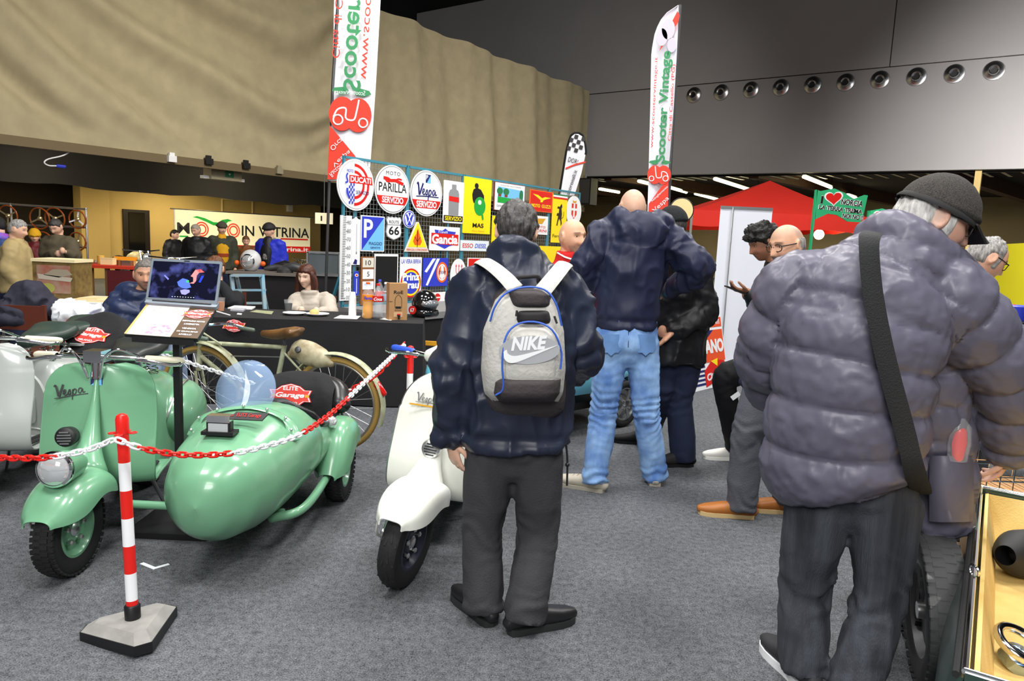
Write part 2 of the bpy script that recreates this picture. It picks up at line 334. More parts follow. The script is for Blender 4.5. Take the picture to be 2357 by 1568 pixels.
# hem bar and mezzanine soffit below it
HEM = pl('brown_hem', 112, 98, 72, .8); mb = MB(); a = C0 - H1 * 9; b = C0 + H1 * SC1; mb.bar(V3(a[0], a[1], ZC - .07), V3(b[0], b[1], ZC - .07), .1, .16); struct('trim_1', mb, HEM, 0)
BLKC = pl('black_cloth_soffit', 14, 13, 13, .95)
def cpt(s, d, z): q = C0 + H1 * s - H2 * d; return V3(q[0], q[1], z)
def slab(name, s0, s1, d0, d1, z0, z1, m):
    mb = MB(); c = cpt((s0 + s1) / 2, (d0 + d1) / 2, (z0 + z1) / 2); mb.box(c, (s1 - s0, d1 - d0, z1 - z0), np.stack([H1, -H2, ZZ], 1)); return struct(name, mb, m, 0)
slab('trim_2', -14, SC1 + 1, .5, 9.2, ZC + .02, ZC + .2, BLKC)
# black valance sagging behind the hem
s_ = np.linspace(-13, SC1 + .5, 80); zb = 2.2 + .05 * np.abs(np.sin(s_ * .9)) + .02 * np.sin(s_ * 4)
AA = np.array([[cpt(a, 2.4 + .04 * math.sin(a * 3), z) for a in s_] for z in (0, 1)]); AA[0, :, 2] = zb; AA[1, :, 2] = ZC + .02
mb = MB(); mb.grid(AA, .02); tag(obj('black_valance', mb, BLKC, None, 60), 'black cloth valance sagging below the mezzanine behind the beige curtain', 'valance')
# back wall under the mezzanine
DW = 7.0
def onback(px, py, d=DW): return hit(px, py, cpt(0, d, 0), H2)
def sz(px, py, d): q = hit(px, py, cpt(0, d, 0), H2); return np.dot(q - C0, H1), q[2]
s1, _ = sz(180, 450, DW); s2, _ = sz(738, 480, DW)
slab('wall_back', s1, s2, DW, DW + .3, 0, ZC + .05, BEIGE)
slab('trim_3', s1, sz(246, 450, DW)[0], DW - .12, DW, 0, ZC, BEIGE)
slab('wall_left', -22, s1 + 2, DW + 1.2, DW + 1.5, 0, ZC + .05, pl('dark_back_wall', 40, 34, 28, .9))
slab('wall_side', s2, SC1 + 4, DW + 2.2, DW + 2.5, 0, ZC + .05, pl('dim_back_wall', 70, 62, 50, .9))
# dark door with frame
a, z1 = sz(281, 481, DW); b, _ = sz(342, 483, DW)
dr = slab('door_1', a, b, DW - .05, DW + .02, 0, z1, pl('dark_door', 26, 20, 18, .4))
mb = MB(); q0, q1 = cpt(a + .16, DW - .055, 0), cpt(b - .16, DW - .055, 0); w_ = b - a - .3
mb.box(cpt((a + b) / 2, DW - .06, 1.05), (w_, .02, 1.6), np.stack([H1, -H2, ZZ], 1)); obj('glass_panel', mb, pl('door_glass', 10, 9, 10, .1), dr, 0)
# outlined rectangle and small box on the wall
fr = pl('wall_frame_paint', 214, 196, 140, .6)
a, z1 = sz(510, 458, DW); b, z0 = sz(580, 483, DW); mb = MB(); zt = z1; zb_ = z1 - 1.0
for x in (a, b): mb.bar(cpt(x, DW - .03, zb_), cpt(x, DW - .03, zt), .05, .05)
mb.bar(cpt(a, DW - .03, zt), cpt(b, DW - .03, zt), .05, .05); o = struct('window_1', mb, fr, 0)
mb = MB(); a, z1 = sz(664, 478, DW); mb.box(cpt(a, DW - .06, z1), (.18, .12, .28), np.stack([H1, -H2, ZZ], 1)); tag(obj('wall_socket_box', mb, WHITE, None, 30), 'small pale junction box high on the beige wall by the banner', 'box')
# emergency exit box hanging at the curtain hem
XB = pl('exit_box_grey', 150, 142, 118, .6)
s0, _ = sz(477, 380, .4); s1_, _ = sz(547, 380, .4); zt = sz(510, 368, .4)[1]; zb_ = sz(510, 415, .4)[1]
c = cpt((s0 + s1_) / 2, .4, (zt + zb_) / 2); t = thing('exit_sign_box', 'grey box with green and white exit pictogram under the curtain hem', 'exit sign', c); R_ = np.stack([H1, -H2, ZZ], 1)
mb = MB(); mb.box(c, (s1_ - s0, .3, zt - zb_), R_); obj('housing', mb, XB, t, 30)
mb = MB(); mb.bar(c + V3(0, 0, (zt - zb_) / 2), V3(c[0], c[1], ZC), .1, .1); obj('hanger', mb, XB, t, 0)
for k in (-1, 1): mb = MB(); mb.box(c + H1 * k * (s1_ - s0) * .56 + V3(0, 0, -(zt - zb_) * .42), (.16, .14, .06), R_); obj('spot_lamp', mb, WHITE, t, 30)
O = c + H2 * .152 + H1 * .06
mb = MB(); mb.plate(rrect(.2, .3, .005), O, H1, ZZ, .0, .006); g = obj('pictogram', mb, pl('exit_green', 10, 110, 70), t, 0)
mb = MB(); mb.plate(rrect(.07, .11, .02, (0, .04)), O, H1, ZZ, .006, .01); obj('symbol', mb, WHITE, g, 0); mb = MB(); mb.plate([(-.025, -.07), (.025, -.07), (0, -.11)], O, H1, ZZ, .006, .01); obj('arrow', mb, WHITE, g, 0)
# small clamps on the hem bar
for px, py, mt, lb in ((395, 366, WHITE, 'white'), (480, 372, BLACK, 'black'), (566, 382, BLACK, 'black'), (642, 394, XB, 'grey')):
    q = hit(px, py, cpt(0, -.08, 0), H2); mb = MB(); mb.box(q, (.16, .1, .12), R_); mb.box(q + V3(0, 0, .08), (.1, .06, .08), R_); tag(obj('hem_clamp', mb, mt, None, 30), {'white': 'white plastic clamp on the curtain hem bar', 'black': 'black clamp on the curtain hem bar beside the exit box', 'grey': 'grey clamp on the hem bar right of the exit box'}[lb], 'clamp', 'clamps on the curtain hem bar')
# dangling cable
mb = MB(); pp = [hit(x, y, cpt(0, .05, 0), H2) for x, y in ((180, 332), (150, 356), (112, 366), (102, 374), (112, 381), (130, 382))]; mb.tube(spline(pp, 24), .012, 6, par=True); t = obj('dangling_cable', mb, WHITE, None); tag(t, 'white cable with blue plug dangling below the curtain hem', 'cable')
mb = MB(); mb.tube([pp[-1], pp[-1] + H1 * .14], .03, 8, (0, 0, 1)); obj('plug', mb, BLUEP, t)
# ------------------------------------------------------------------ second hall seen below the end wall
D2 = 15.0
def wpt(s, d, z): q = WP + H2 * s + H1 * d; return V3(q[0], q[1], z)
def slabw(name, s0, s1, d0, d1, z0, z1, m):
    mb = MB(); mb.box(wpt((s0 + s1) / 2, (d0 + d1) / 2, (z0 + z1) / 2), (s1 - s0, d1 - d0, z1 - z0), RH); return struct(name, mb, m, 0)
slabw('wall_far', -9, 26, D2, D2 + .3, 0, 6, pl('far_wall_plaster', 176, 158, 118, .9, noise=.15, nscale=.8))
slabw('ceiling_far', -9, 26, .35, D2, ZW + .35, ZW + .5, pl('far_ceiling', 46, 40, 36, .9))
slabw('wall_far_side', -9.2, -9, 0, D2, 0, 6, pl('far_side', 150, 132, 100, .9))
WOOD = pl('beam_wood', 92, 62, 44, .7, noise=.3, nscale=3)
for i, s in enumerate((-5, 0.5, 6, 11.5)):
    mb = MB(); mb.bar(wpt(s, .6, ZW + .12), wpt(s + 2.5, D2, ZW + .12), .35, .45); tag(obj('roof_beam', mb, WOOD, None, 0), 'brown wooden roof beam in the hall beyond the grey wall', 'beam', 'roof beams of the far hall')
# shiny slats right behind the bottom edge of the wall
for i in range(42):
    s = -2.2 + i * .47
    mb = MB(); mb.bar(wpt(s, .4, ZW + .02), wpt(s + .25, 2.3, ZW + .02), .1, .025); o = obj('ceiling_slat', mb, NZM, None, 0); tag(o, 'thin shiny metal ceiling slat behind the lower edge of the grey wall', 'slat', 'metal ceiling slats')
TUBE = mat('tube_light', (1, .9, .5), .4, emit=9.0)
for a, b in (((1645, 412), (1743, 443)), ((1850, 407), (1913, 432)), ((1380, 435), (1425, 443)), ((1518, 425), (1580, 443)), ((1600, 446), (1653, 460)), ((1950, 449), (1975, 457)), ((1470, 417), (1500, 425))):
    z = ZW - .12; q0, q1 = G(*a, z), G(*b, z); t = thing('tube_light', 'glowing fluorescent tube light under the far hall ceiling', 'tube light', (q0 + q1) / 2, 'tube lights of the far hall')
    mb = MB(); mb.tube([q0, q1], .055, 8, (0, 0, 1)); obj('tube', mb, TUBE, t)
    mb = MB(); mb.bar(q0 + ZZ * .09, q1 + ZZ * .09, .14, .06); mb.bar(q0 + ZZ * .1, V3(q0[0], q0[1], ZW + .36), .03, .03); mb.bar(q1 + ZZ * .1, V3(q1[0], q1[1], ZW + .36), .03, .03); obj('housing', mb, DARKST, t, 0)
area('far_hall_lamp', wpt(2, 7, ZW - .3), 6, 420, (1, .88, .66)); area('far_hall_lamp', wpt(10, 7, ZW - .3), 6, 380, (1, .88, .66))
area('mezzanine_lamp', cpt(sz(560, 500, 3)[0], 5.2, 2.75), 1.5, 110, (1, .8, .45)); area('mezzanine_lamp', cpt(sz(150, 500, 3)[0], 5.0, 2.75), 1.5, 110, (1, .78, .42))
area('added_stall_fill', cpt(sz(560, 500, 1)[0], .6, 2.6), 1.0, 130, (1, .85, .55), cpt(sz(560, 540, 3)[0], 3.2, 1.4)); area('added_stall_fill', cpt(sz(120, 500, 1)[0], .9, 2.6), 1.0, 90, (1, .85, .6), cpt(sz(120, 540, 3)[0], 2.5, 1.2))  # both added and unseen, to brighten the banner and the left stall
# beige column at the right edge of the opening
a = onwall(2247, 430); mb = MB(); mb.box(V3(*(a + H1 * .3)[:2], (ZW + .4) / 2), (.16, .3, ZW + .4), RH); struct('trim_4', mb, BEIGE, 0)
# grey pillar and black loudspeaker at the corner
q = onwall(1362, 444) - H1 * .5; t = thing('loudspeaker', 'black loudspeaker hanging at the corner of curtain and grey wall', 'speaker', q)
mb = MB(); mb.box(q, (.75, .5, .95), RH); obj('cabinet', mb, BLACK, t, 30); mb = MB(); mb.box(q - H1 * .26, (.66, .02, .85), RH); obj('grille', mb, DARKST, t, 0); mb = MB(); mb.bar(q + ZZ * .45, q + ZZ * (ZW - q[2] + .05), .06, .06); obj('bracket', mb, DARKST, t, 0)
# ================================================================== vehicles
GREEN = pl('vespa_green_paint', 110, 164, 128, .28, coat=.35, noise=.04, nscale=5); GREYV = pl('grey_scooter_paint', 176, 182, 178, .28, coat=.4); IVORY = pl('white_scooter_paint', 236, 238, 228, .25, coat=.4)
SEATB = pl('dark_seat_leather', 34, 40, 40, .38, bump=.1, bscale=30); CREAM = pl('cream_grip', 214, 208, 186, .5); ALU = mat('aluminium', (.7, .7, .7), .3, 1.0); BEADM = pl('dark_bead', 96, 112, 104, .5)
LENS = mat('lamp_lens', (.85, .88, .9), .06, .6)
def wheel(t, c, ax, R, wid, rimR, rimmat, tread='block', nuts=5, spokes=0, hub=.03, name='wheel'):
    """tyre + rim + nuts around axle direction ax"""
    c = np.asarray(c, float); ax = nrm(ax); hw = wid / 2; k = R - rimR
    prof = [(rimR, -hw * .72), (rimR + .3 * k, -hw * .98), (rimR + .62 * k, -hw), (rimR + .86 * k, -hw * .86), (R - .004, -hw * .55), (R, 0), (R - .004, hw * .55), (rimR + .86 * k, hw * .86), (rimR + .62 * k, hw), (rimR + .3 * k, hw * .98), (rimR, hw * .72), (rimR - .004, 0), (rimR, -hw * .72)]
    mb = MB(); mb.lathe(prof, c, ax, 48, False); ty = obj('tyre', mb, RUBBER, t)
    _, a, b = frame_from(ax, (1, 0, 0) if abs(ax[0]) < .9 else (0, 1, 0)); mb = MB(); nb = 44
    if tread:
        for i in range(nb):
            for j, (off, wd) in enumerate(((-.78, .28), (-.3, .34), (.3, .34), (.78, .28))):
                an = 2 * math.pi * (i + (j % 2) * .5) / nb; d = math.cos(an) * a + math.sin(an) * b; tg = np.cross(ax, d)
                rr = R - .003 if abs(off) < .5 else R - .010
                if tread == 'vee': mb.bar(c + d * (rr + .001) + ax * off * hw * .35, c + d * (rr - .003) + ax * off * hw * 1.0 + tg * .05 * (1 if off > 0 else 1), .008, .004, d) if i % 3 == 0 else None
                else: mb.box(c + d * rr + ax * off * hw, (wd * wid * .9, .62 * 2 * math.pi * R / nb, .009), np.stack([ax, tg, d], 1))
        o = obj('tread', mb, RUBBER, ty, 0); o['kind'] = 'stuff'
    for sgn in (1,):
        mb = MB(); mb.lathe([(rimR + .012, hw * .74), (rimR + .012, hw * .8), (rimR - .004, hw * .8), (rimR - .012, hw * .55), (rimR - .02, hw * .2), (rimR * .62, hw * .12), (rimR * .5, hw * .35), (rimR * .32, hw * .45), (.012, hw * .45), (.001, hw * .45)], c, ax, 40, False)
        mb.lathe([(rimR + .012, -hw * .74), (rimR + .012, -hw * .8), (rimR - .004, -hw * .8), (rimR - .02, -hw * .3), (rimR * .5, -hw * .3), (.001, -hw * .4)], c, ax, 40, False)
    rm = obj('rim', mb, rimmat, t)
    for i in range(nuts):
        an = 2 * math.pi * i / nuts + .3; d = math.cos(an) * a + math.sin(an) * b; mb = MB(); mb.lathe([(.013, 0), (.013, .014), (.008, .02)], c + d * rimR * .52 + ax * hw * .33, ax, 6); obj('wheel_nut', mb, ALU, rm, 20)
    mb = MB(); mb.lathe([(hub, -hw * .9), (hub, hw * .5), (hub * .7, hw * .7), (hub * .3, hw * .75)], c, ax, 16); obj('hub', mb, ALU, t)
    return ty
def sheet(rows, thick):
    mb = MB(); mb.grid(np.array(rows), thick); return mb
def fender(w, y0, y1, ztop, zfront, zrear, zarch, yarch, pw=2.6, nst=26, nj=21):
    """shell over a wheel: stations along y, each an arch from side to side"""
    rows = []
    for i in range(nst):
        q = i / (nst - 1); y = y0 + (y1 - y0) * q; x = 2 * q - 1
        top = ztop - (ztop - zfront) * max(0, -x) ** 2.6 * 1.0 - (ztop - zrear) * max(0, x) ** 3.0
        wd = w * (1 - abs(x) ** 3.2) ** .5 if abs(x) < 1 else 0
        wd = max(wd, w * .42); top += .03 * abs(x) ** 6
        e0 = zfront * (1 - q) + zrear * q; zb = min(e0 + (zarch - e0) * math.exp(-((y - yarch) / ((y1 - y0) * .24)) ** 2), top - .02)
        row = []
        for j in range(nj):
            a = math.pi * j / (nj - 1); cx_, sz_ = math.cos(a), math.sin(a)
            row.append((wd * np.sign(cx_) * abs(cx_) ** (2 / pw), y, zb + (top - zb) * abs(sz_) ** (2 / pw)))
        rows.append(row)
    return sheet(rows, .006)
def vespa(name, label, paint, loc, rz, lean=0.0, lamp=True, style='old', grips=CREAM, rimmat=None, seats=1, horn=True, group=None, seatmat=SEATB, top=.845, bar=.045, steer=0.0):
    t = thing(name, label, 'scooter', (0, 0, 0), group); rimmat = rimmat or paint; R = .2 if style == 'old' else .205; tw = .092
    wheel(t, (0, 0, R), (1, 0, 0), R, tw, R * .56, rimmat, 'block' if style == 'old' else 'vee', 5)
    wheel(t, (0, 1.17, R), (1, 0, 0), R, tw, R * .56, rimmat, 'block', 5)
    # fork and link on the -x side
    mb = MB(); mb.tube(spline([(-.02, .16, .44), (-.05, .12, .42), (-.085, .05, .34), (-.085, 0, .2)], 14), .019, 10, par=True); mb.lathe([(.035, 0), (.035, .05), (.02, .06)], (-.065, 0, R), (-1, 0, 0), 16); mb.tube([(-.1, -.01, .22), (-.1, .07, .36)], .02, 10); obj('fork', mb, ALU, t)
    mb = MB(); mb.tube(spline([(-.1, -.03, .2), (-.11, -.09, .25), (-.105, -.06, .34), (-.08, .04, .42)], 16), .006, 6, par=True); obj('front_brake_cable', mb, pl('cable_grey', 170, 170, 166), t)
    if style == 'old': fb = fender(.125, -.215, .26, .445, .285, .30, .345, .06)
    else: fb = fender(.115, -.20, .25, .46, .335, .33, .37, .05, 4.5)
    obj('front_fender', fb, paint, t, 60)
    if lamp:
        mb = MB(); mb.lathe([(.035, .17), (.058, .12), (.07, .05), (.073, 0)], (0.02, -.11, .505), (0, 1, -.12), 28); pod = obj('lamp_housing', mb, paint, t)
        mb = MB(); mb.lathe([(.073, .012), (.078, 0), (.076, -.012), (.068, -.018)], (0.02, -.11, .505), (0, 1, -.12), 32, False); obj('lamp_rim', mb, CHROME, pod)
        mb = MB(); mb.lathe([(.07, -.012), (.055, -.03), (.03, -.042), (.001, -.046)], (0.02, -.11, .505), (0, 1, -.12), 32, False); obj('lamp_lens', mb, LENS, pod)
    # leg shield + floor in one swept sheet
    prof = spline([(.40, top), (.362, .62), (.325, .42), (.35, .30), (.46, .262), (.63, .262), (.80, .262)], 110)
    L = np.concatenate([[0], np.cumsum(np.linalg.norm(np.diff(prof, axis=0), axis=1))]); rows = []; edge = []
    wt = .236 if style == 'old' else .21; cr = .13 if style == 'old' else .19
    for i, (y, z) in enumerate(prof):
        s = L[i]; hw = wt * (1 + .05 * sstep(.0, .3, s)) * (1 - .12 * sstep(.45, .8, s))
        if s < cr: hw = wt - cr + math.sqrt(max(cr * cr - (cr - s) ** 2, 0)) + (0 if style == 'old' else 0)
        bend = .06 * (1 - sstep(.2, 1.0, s)); row = [(hw * x, y + bend * abs(x) ** 2.4, z + .0) for x in np.linspace(-1, 1, 25)]; rows.append(row)
    obj('leg_shield', sheet(rows, .007), paint, t, 60)
    E_ = [r[0] for r in rows[::-1]] + [r[k] for r in rows[:1] for k in range(1, 24)] + [r[-1] for r in rows]
    mb = MB(); mb.tube(np.array(E_), .008, 8, par=True); obj('edge_bead', mb, paint if style == 'old' else ALU, t, 60)
    # steering tunnel on the shield front
    mb = MB(); c = spline([(0, .385, top - .06), (0, .345, .66), (0, .26, .50), (0, .19, .40)], 16); mb.tube(c, [(.012 + .085 * q ** 2, .012 + .06 * q ** 1.5) for q in np.linspace(0, 1, 16)], 20, rnd=True); obj('steering_tunnel', mb, paint, t, 60)
    if horn:
        hc = (-.075, .20, .555) if style == 'old' else (.0, .235, .56); mb = MB(); mb.lathe([(.042, .05), (.046, .0), (.042, -.012), (.03, -.016)], hc, (0, 1, -.15), 24); h = obj('horn', mb, INK if style == 'old' else ALU, t)
        for k in range(5): mb = MB(); w_ = .03 * math.sqrt(1 - ((k - 2) / 2.6) ** 2); mb.bar(V3(*hc) + V3(-w_, -.02, (k - 2) * .013), V3(*hc) + V3(w_, -.02, (k - 2) * .013), .006, .005); obj('grille_slot', mb, ALU if style == 'old' else INK, h, 0)
    # handlebar
    zb = top + bar; hm = ALU
    if style == 'old': mb = MB(); mb.box((0, .40, zb + .005), (.085, .085, .055)); mb.tube([(0, .40, zb), (0, .39, top - .06)], .024, 14); obj('steering_head', mb, CHROME, t, 30)
    else:
        mb = MB(); mb.tube(np.array([(-.11, .41, zb), (-.05, .39, zb + .02), (.05, .39, zb + .02), (.11, .41, zb)]), [.035, .055, .055, .035], 16, (0, 0, 1), rnd=True); mb.tube([(0, .40, zb), (0, .39, top - .06)], .03, 14); obj('steering_head', mb, paint, t, 60)
    mb = MB(); mb.tube(spline([(-.3, .47, zb - .015), (-.2, .43, zb - .005), (0, .40, zb), (.2, .43, zb - .005), (.3, .47, zb - .015)], 20), .012, 10, (0, 0, 1)); obj('handlebar', mb, CHROME, t)
    for sx in (-1, 1):
        mb = MB(); mb.tube(np.array([(sx * .22, .437, zb - .006), (sx * .25, .45, zb - .01), (sx * .34, .495, zb - .02), (sx * .355, .503, zb - .021)]), [.017, .018, .019, .016], 12, (0, 0, 1), rnd=True); obj('grip', mb, grips, t)
        mb = MB(); mb.tube(spline([(sx * .18, .41, zb - .01), (sx * .24, .40, zb - .012), (sx * .33, .43, zb - .03), (sx * .37, .455, zb - .03)], 12), [(.009, .006)] * 11 + [(.012, .008)], 8, (0, 0, 1), rnd=True); obj('lever', mb, CHROME, t)
        if style == 'old': mb = MB(); mb.tube(spline([(sx * .19, .42, zb + .005), (sx * .12, .36, zb + .045), (sx * .06, .35, zb + .0), (sx * .03, .37, top - .05)], 16), .006, 6, par=True); obj('cable', mb, CHROME, t)
    # rear body: monocoque with side cowls
    rows = []
    for i, y in enumerate(np.linspace(.74, 1.56, 22)):
        q = i / 21; hw = .13 + .08 * math.sin(math.pi * min(1, q * 1.1)) ** .8 if q < .9 else .13 + .02; zt = .30 + .38 * sstep(0, .22, q) - .16 * sstep(.55, 1, q); zb_ = .25 + .02 * q; hw *= (1 - .75 * sstep(.8, 1.0, q)) ; hw = max(hw, .02)
        rows.append([(hw * np.sign(math.cos(a)) * abs(math.cos(a)) ** .75, y, zb_ + (zt - zb_) * abs(math.sin(a)) ** .75) for a in np.linspace(0, math.pi, 23)])
    obj('rear_body', sheet(rows, .008), paint, t, 60)
    mb = MB(); mb.plate([(x, z) for x, z in ellipse(.13, .2, 24, (0, .44), 0, math.pi)] + [(-.13, .25), (.13, .25)], (0, .76, 0), (1, 0, 0), (0, 0, 1), -.004, .02); fp = obj('front_panel', mb, paint, t, 30)
    mb = MB(); mb.plate(rrect(.15, .17, .02, (0, .42)), (0, .735, 0), (1, 0, 0), (0, 0, 1), -.004, .006); mb2 = MB(); mb2.tube([(-.025, .725, .47), (.025, .725, .47)], [(.004, .005), (.004, .005)], 8, (0, 0, 1), rnd=True); d_ = obj('fuel_door', mb, paint, fp, 30); obj('latch', mb2, ALU, d_)
    for sx in (-1, 1):
        mb = MB(); mb.ball((sx * .17, 1.22, .42), (.14, .34, .19), 28, 18); obj('side_cowl', mb, paint, t, 60)
        mb = MB(); mb.tube([(sx * (.17 + .142 * math.cos(a) * .25), 1.22 - .335 * math.sin(a) , .42 + .19 * math.cos(a)) for a in np.linspace(-.2, math.pi - .3, 24)], .007, 6, (0, 0, 1)); obj('cowl_trim', mb, ALU, t)
    for k, x in enumerate((-.17, -.115, .115, .17)): mb = MB(); mb.tube([(x, .4, .286), (x, .72, .272)], [(.012, .008)] * 2, 8, (1, 0, 0), rnd=True); obj('floor_strip', mb, RUBBER, t)
    for k in range(seats):
        y = .86 + .42 * k; mb = MB(); c = [(0, y - .06, .80), (0, y + .04, .815), (0, y + .16, .82), (0, y + .26, .84), (0, y + .3, .845)]
        mb.tube(spline(c, 16), [(a, b) for a, b in zip(np.interp(np.linspace(0, 4, 16), range(5), (.05, .085, .125, .145, .10)), np.interp(np.linspace(0, 4, 16), range(5), (.03, .045, .05, .055, .04)))], 20, (1, 0, 0), rnd=True, pw=2.4); obj('saddle', mb, seatmat, t, 60)
        for sx in (-1, 1):
            for yy in (.08, .24): mb = MB(); mb.tube([(sx * .07 + .016 * math.cos(a), y + yy + .016 * math.sin(a), .66 + .11 * a / 30) for a in np.linspace(0, 30, 60)], .004, 5, par=True); obj('saddle_spring', mb, CHROME, t)
    if style == 'old':
        mb = MB()
        for a, b in (((-.11, 1.2, .735), (-.11, 1.5, .735)), ((.11, 1.2, .735), (.11, 1.5, .735)), ((-.11, 1.5, .735), (.11, 1.5, .735)), ((-.11, 1.2, .735), (.11, 1.2, .735)), ((0, 1.2, .735), (0, 1.5, .735)), ((-.11, 1.48, .735), (-.06, 1.42, .58)), ((.11, 1.48, .735), (.06, 1.42, .58))): mb.bar(a, b, .022, .014)
        obj('luggage_rack', mb, paint, t, 0)
    # centre stand
    mb = MB(); mb.tube(spline([(-.17, .83, .012), (-.13, .80, .13), (-.1, .78, .25)], 8), .011, 8, par=True); mb.tube(spline([(.17, .83, .012), (.13, .80, .13), (.1, .78, .25)], 8), .011, 8, par=True); mb.tube([(-.1, .78, .25), (.1, .78, .25)], .012, 8, (0, 0, 1)); obj('centre_stand', mb, STEEL, t)
    if steer:
        first = set()
        for o in list(t.children):
            b_ = o.name.split('.')[0]
            if b_ in ('tyre', 'rim', 'hub'):
                if b_ in first: continue
                first.add(b_)
            elif b_ not in ('fork', 'front_brake_cable', 'front_fender', 'lamp_housing', 'steering_head', 'handlebar', 'grip', 'lever', 'cable'): continue
            pv = Vector((0, 0, 0)) if b_ not in ('steering_head', 'handlebar', 'grip', 'lever', 'cable') else Vector((0, .4, 0))
            o.matrix_local = Matrix.Translation(pv) @ Matrix.Rotation(steer, 4, 'Z') @ Matrix.Translation(-pv)
    place(t, loc, rz, 0, lean); return t
def vespa_script(t, O, e1, e2, w, m, z=.004):
    s = w / 1.9; K = [([(-.05, .55), (.02, .62), (.08, .35), (.14, 0), (.28, .3), (.42, .62)], .10), ([(.36, .1), (.5, .18), (.52, .3), (.42, .3), (.4, .1), (.5, .02), (.62, .08)], .06), ([(.62, .08), (.74, .3), (.78, .1), (.66, .02), (.8, .04)], .06), ([(.84, -.28), (.92, .3), (.9, .05), (1.02, .02), (1.1, .2), (1.0, .3), (.92, .2)], .06), ([(1.4, .28), (1.26, .3), (1.2, .12), (1.3, .02), (1.42, .25), (1.44, .04), (1.56, .08)], .06), ([(-.1, -.1), (.6, -.06), (1.7, -.06)], .05)]
    c = np.array((.75, .18)); mb = MB()
    for p, wd in K: stroke(mb, (np.array(p) - c) * s, wd * s, O, e1, e2, z, z + .004, 20)
    return obj('script_badge', mb, m, t, 0)
YAW = 0.0; VG = G(165, 1318)
vg = vespa('green_scooter', 'mint green vintage scooter with fender headlamp and chrome handlebar, joined to the sidecar', GREEN, (0, 0, 0), 0, steer=math.radians(-12))
# badge on the shield
mb = MB(); Ob = V3(.0, .388, .785); e2 = nrm(V3(0, .12, 1)); mb.plate(rrect(.052, .07, .006), Ob, V3(1, 0, 0), e2, .0, .006); sb = obj('shield_badge', mb, NAVYP, vg, 0)
mb = MB(); mb.plate([(.022, .03), (.022, -.03), (-.022, -.03)], Ob, V3(1, 0, 0), e2, .006, .008); obj('badge_field', mb, CYANP, sb, 0)
vespa_script(vg, V3(-.115, .385, .725), nrm(V3(1, -.06, .16)), nrm(V3(-.1, .14, 1)), .16, DARKST, .003)
place(vg, VG, math.radians(12))
# ------------------------------------------------------------------ sidecar
SX = -1.25; SY = 2.80
sd = thing('sidecar', 'mint green teardrop sidecar with round windshield and black padded cockpit', 'sidecar', V3(SX, 3.6, 0))
st = [(0, .3895, .3905, .0005), (.015, .31, .47, .07), (.05, .25, .52, .125), (.14, .195, .58, .195), (.3, .165, .625, .25), (.5, .16, .655, .28), (.7, .165, .67, .29), (.85, .175, .655, .29), (1.0, .185, .60, .285), (1.2, .2, .55, .275), (1.4, .22, .55, .255), (1.55, .26, .545, .215), (1.66, .32, .50, .15), (1.72, .40, .46, .05)]
ys = np.linspace(0, 1, 46) ** 1.35 * 1.72; cols = [np.interp(ys, [q[0] for q in st], [q[k] for q in st]) for k in (1, 2, 3)]
rows = []; rimL = []; rimR = []; inner = []
for y, zb, zt, hw in zip(ys, *cols):
    gap = math.radians(62) * sstep(.78, .90, y) * (1 - sstep(1.46, 1.54, y))
    zc = (zb + zt) / 2; hz = (zt - zb) / 2; row = []
    for a in np.linspace(math.pi / 2 + gap, 2.5 * math.pi - gap, 41):
        ca, sa = math.cos(a), math.sin(a); px_ = hw * np.sign(ca) * abs(ca) ** .85; pz = zc + hz * np.sign(sa) * abs(sa) ** .85
        if sa < 0: px_ *= 1 - .12 * abs(sa)
        row.append((SX + px_, SY + y, pz))
    rows.append(row)
    if .8 < y < 1.52: rimL.append(row[0]); rimR.append(row[-1])
mb = MB(); mb.grid(np.array(rows), -.008); obj('body_shell', mb, GREEN, sd, 60)
rim = np.array(rimL + rimR[::-1]); LEATH = pl('black_vinyl', 22, 22, 24, .32)
mb = MB(); mb.tube(np.vstack([rim, rim[:1]])[:-1], .022, 10, closed=True, side=(1, 0, 0)); obj('cockpit_rim', mb, LEATH, sd, 60)
# interior tub, seat back, squab
R2 = np.array(rows)[[i for i, y in enumerate(ys) if .72 < y < 1.56]]; cc = np.array([SX, 0, .46]); R3 = R2.copy(); R3[..., 0] = SX + (R2[..., 0] - SX) * .95; R3[..., 2] = .46 + (R2[..., 2] - .46) * .95
mb = MB(); mb.grid(R3); obj('tub_lining', mb, LEATH, sd, 60)
for k in range(5):
    x = SX + (k - 2) * .088; mb = MB(); mb.tube(spline([(x, SY + 1.30, .34), (x, SY + 1.40, .47), (x, SY + 1.46, .57 - .012 * (k - 2) ** 2)], 10), [(.05, .05)] * 10, 12, (1, 0, 0), rnd=True); obj('seat_back_roll', mb, LEATH, sd, 60)
mb = MB(); mb.box((SX, SY + 1.12, .36), (.42, .4, .1)); obj('squab', mb, LEATH, sd, 30)
mb = MB(); mb.tube(spline([(SX - .26, SY + 1.36, .52), (SX - .2, SY + 1.48, .60), (SX, SY + 1.51, .63), (SX + .2, SY + 1.48, .60), (SX + .26, SY + 1.36, .52)], 24), [(.05, .06)] * 24, 12, (0, 0, 1), rnd=True); obj('seat_bolster', mb, LEATH, sd, 60)
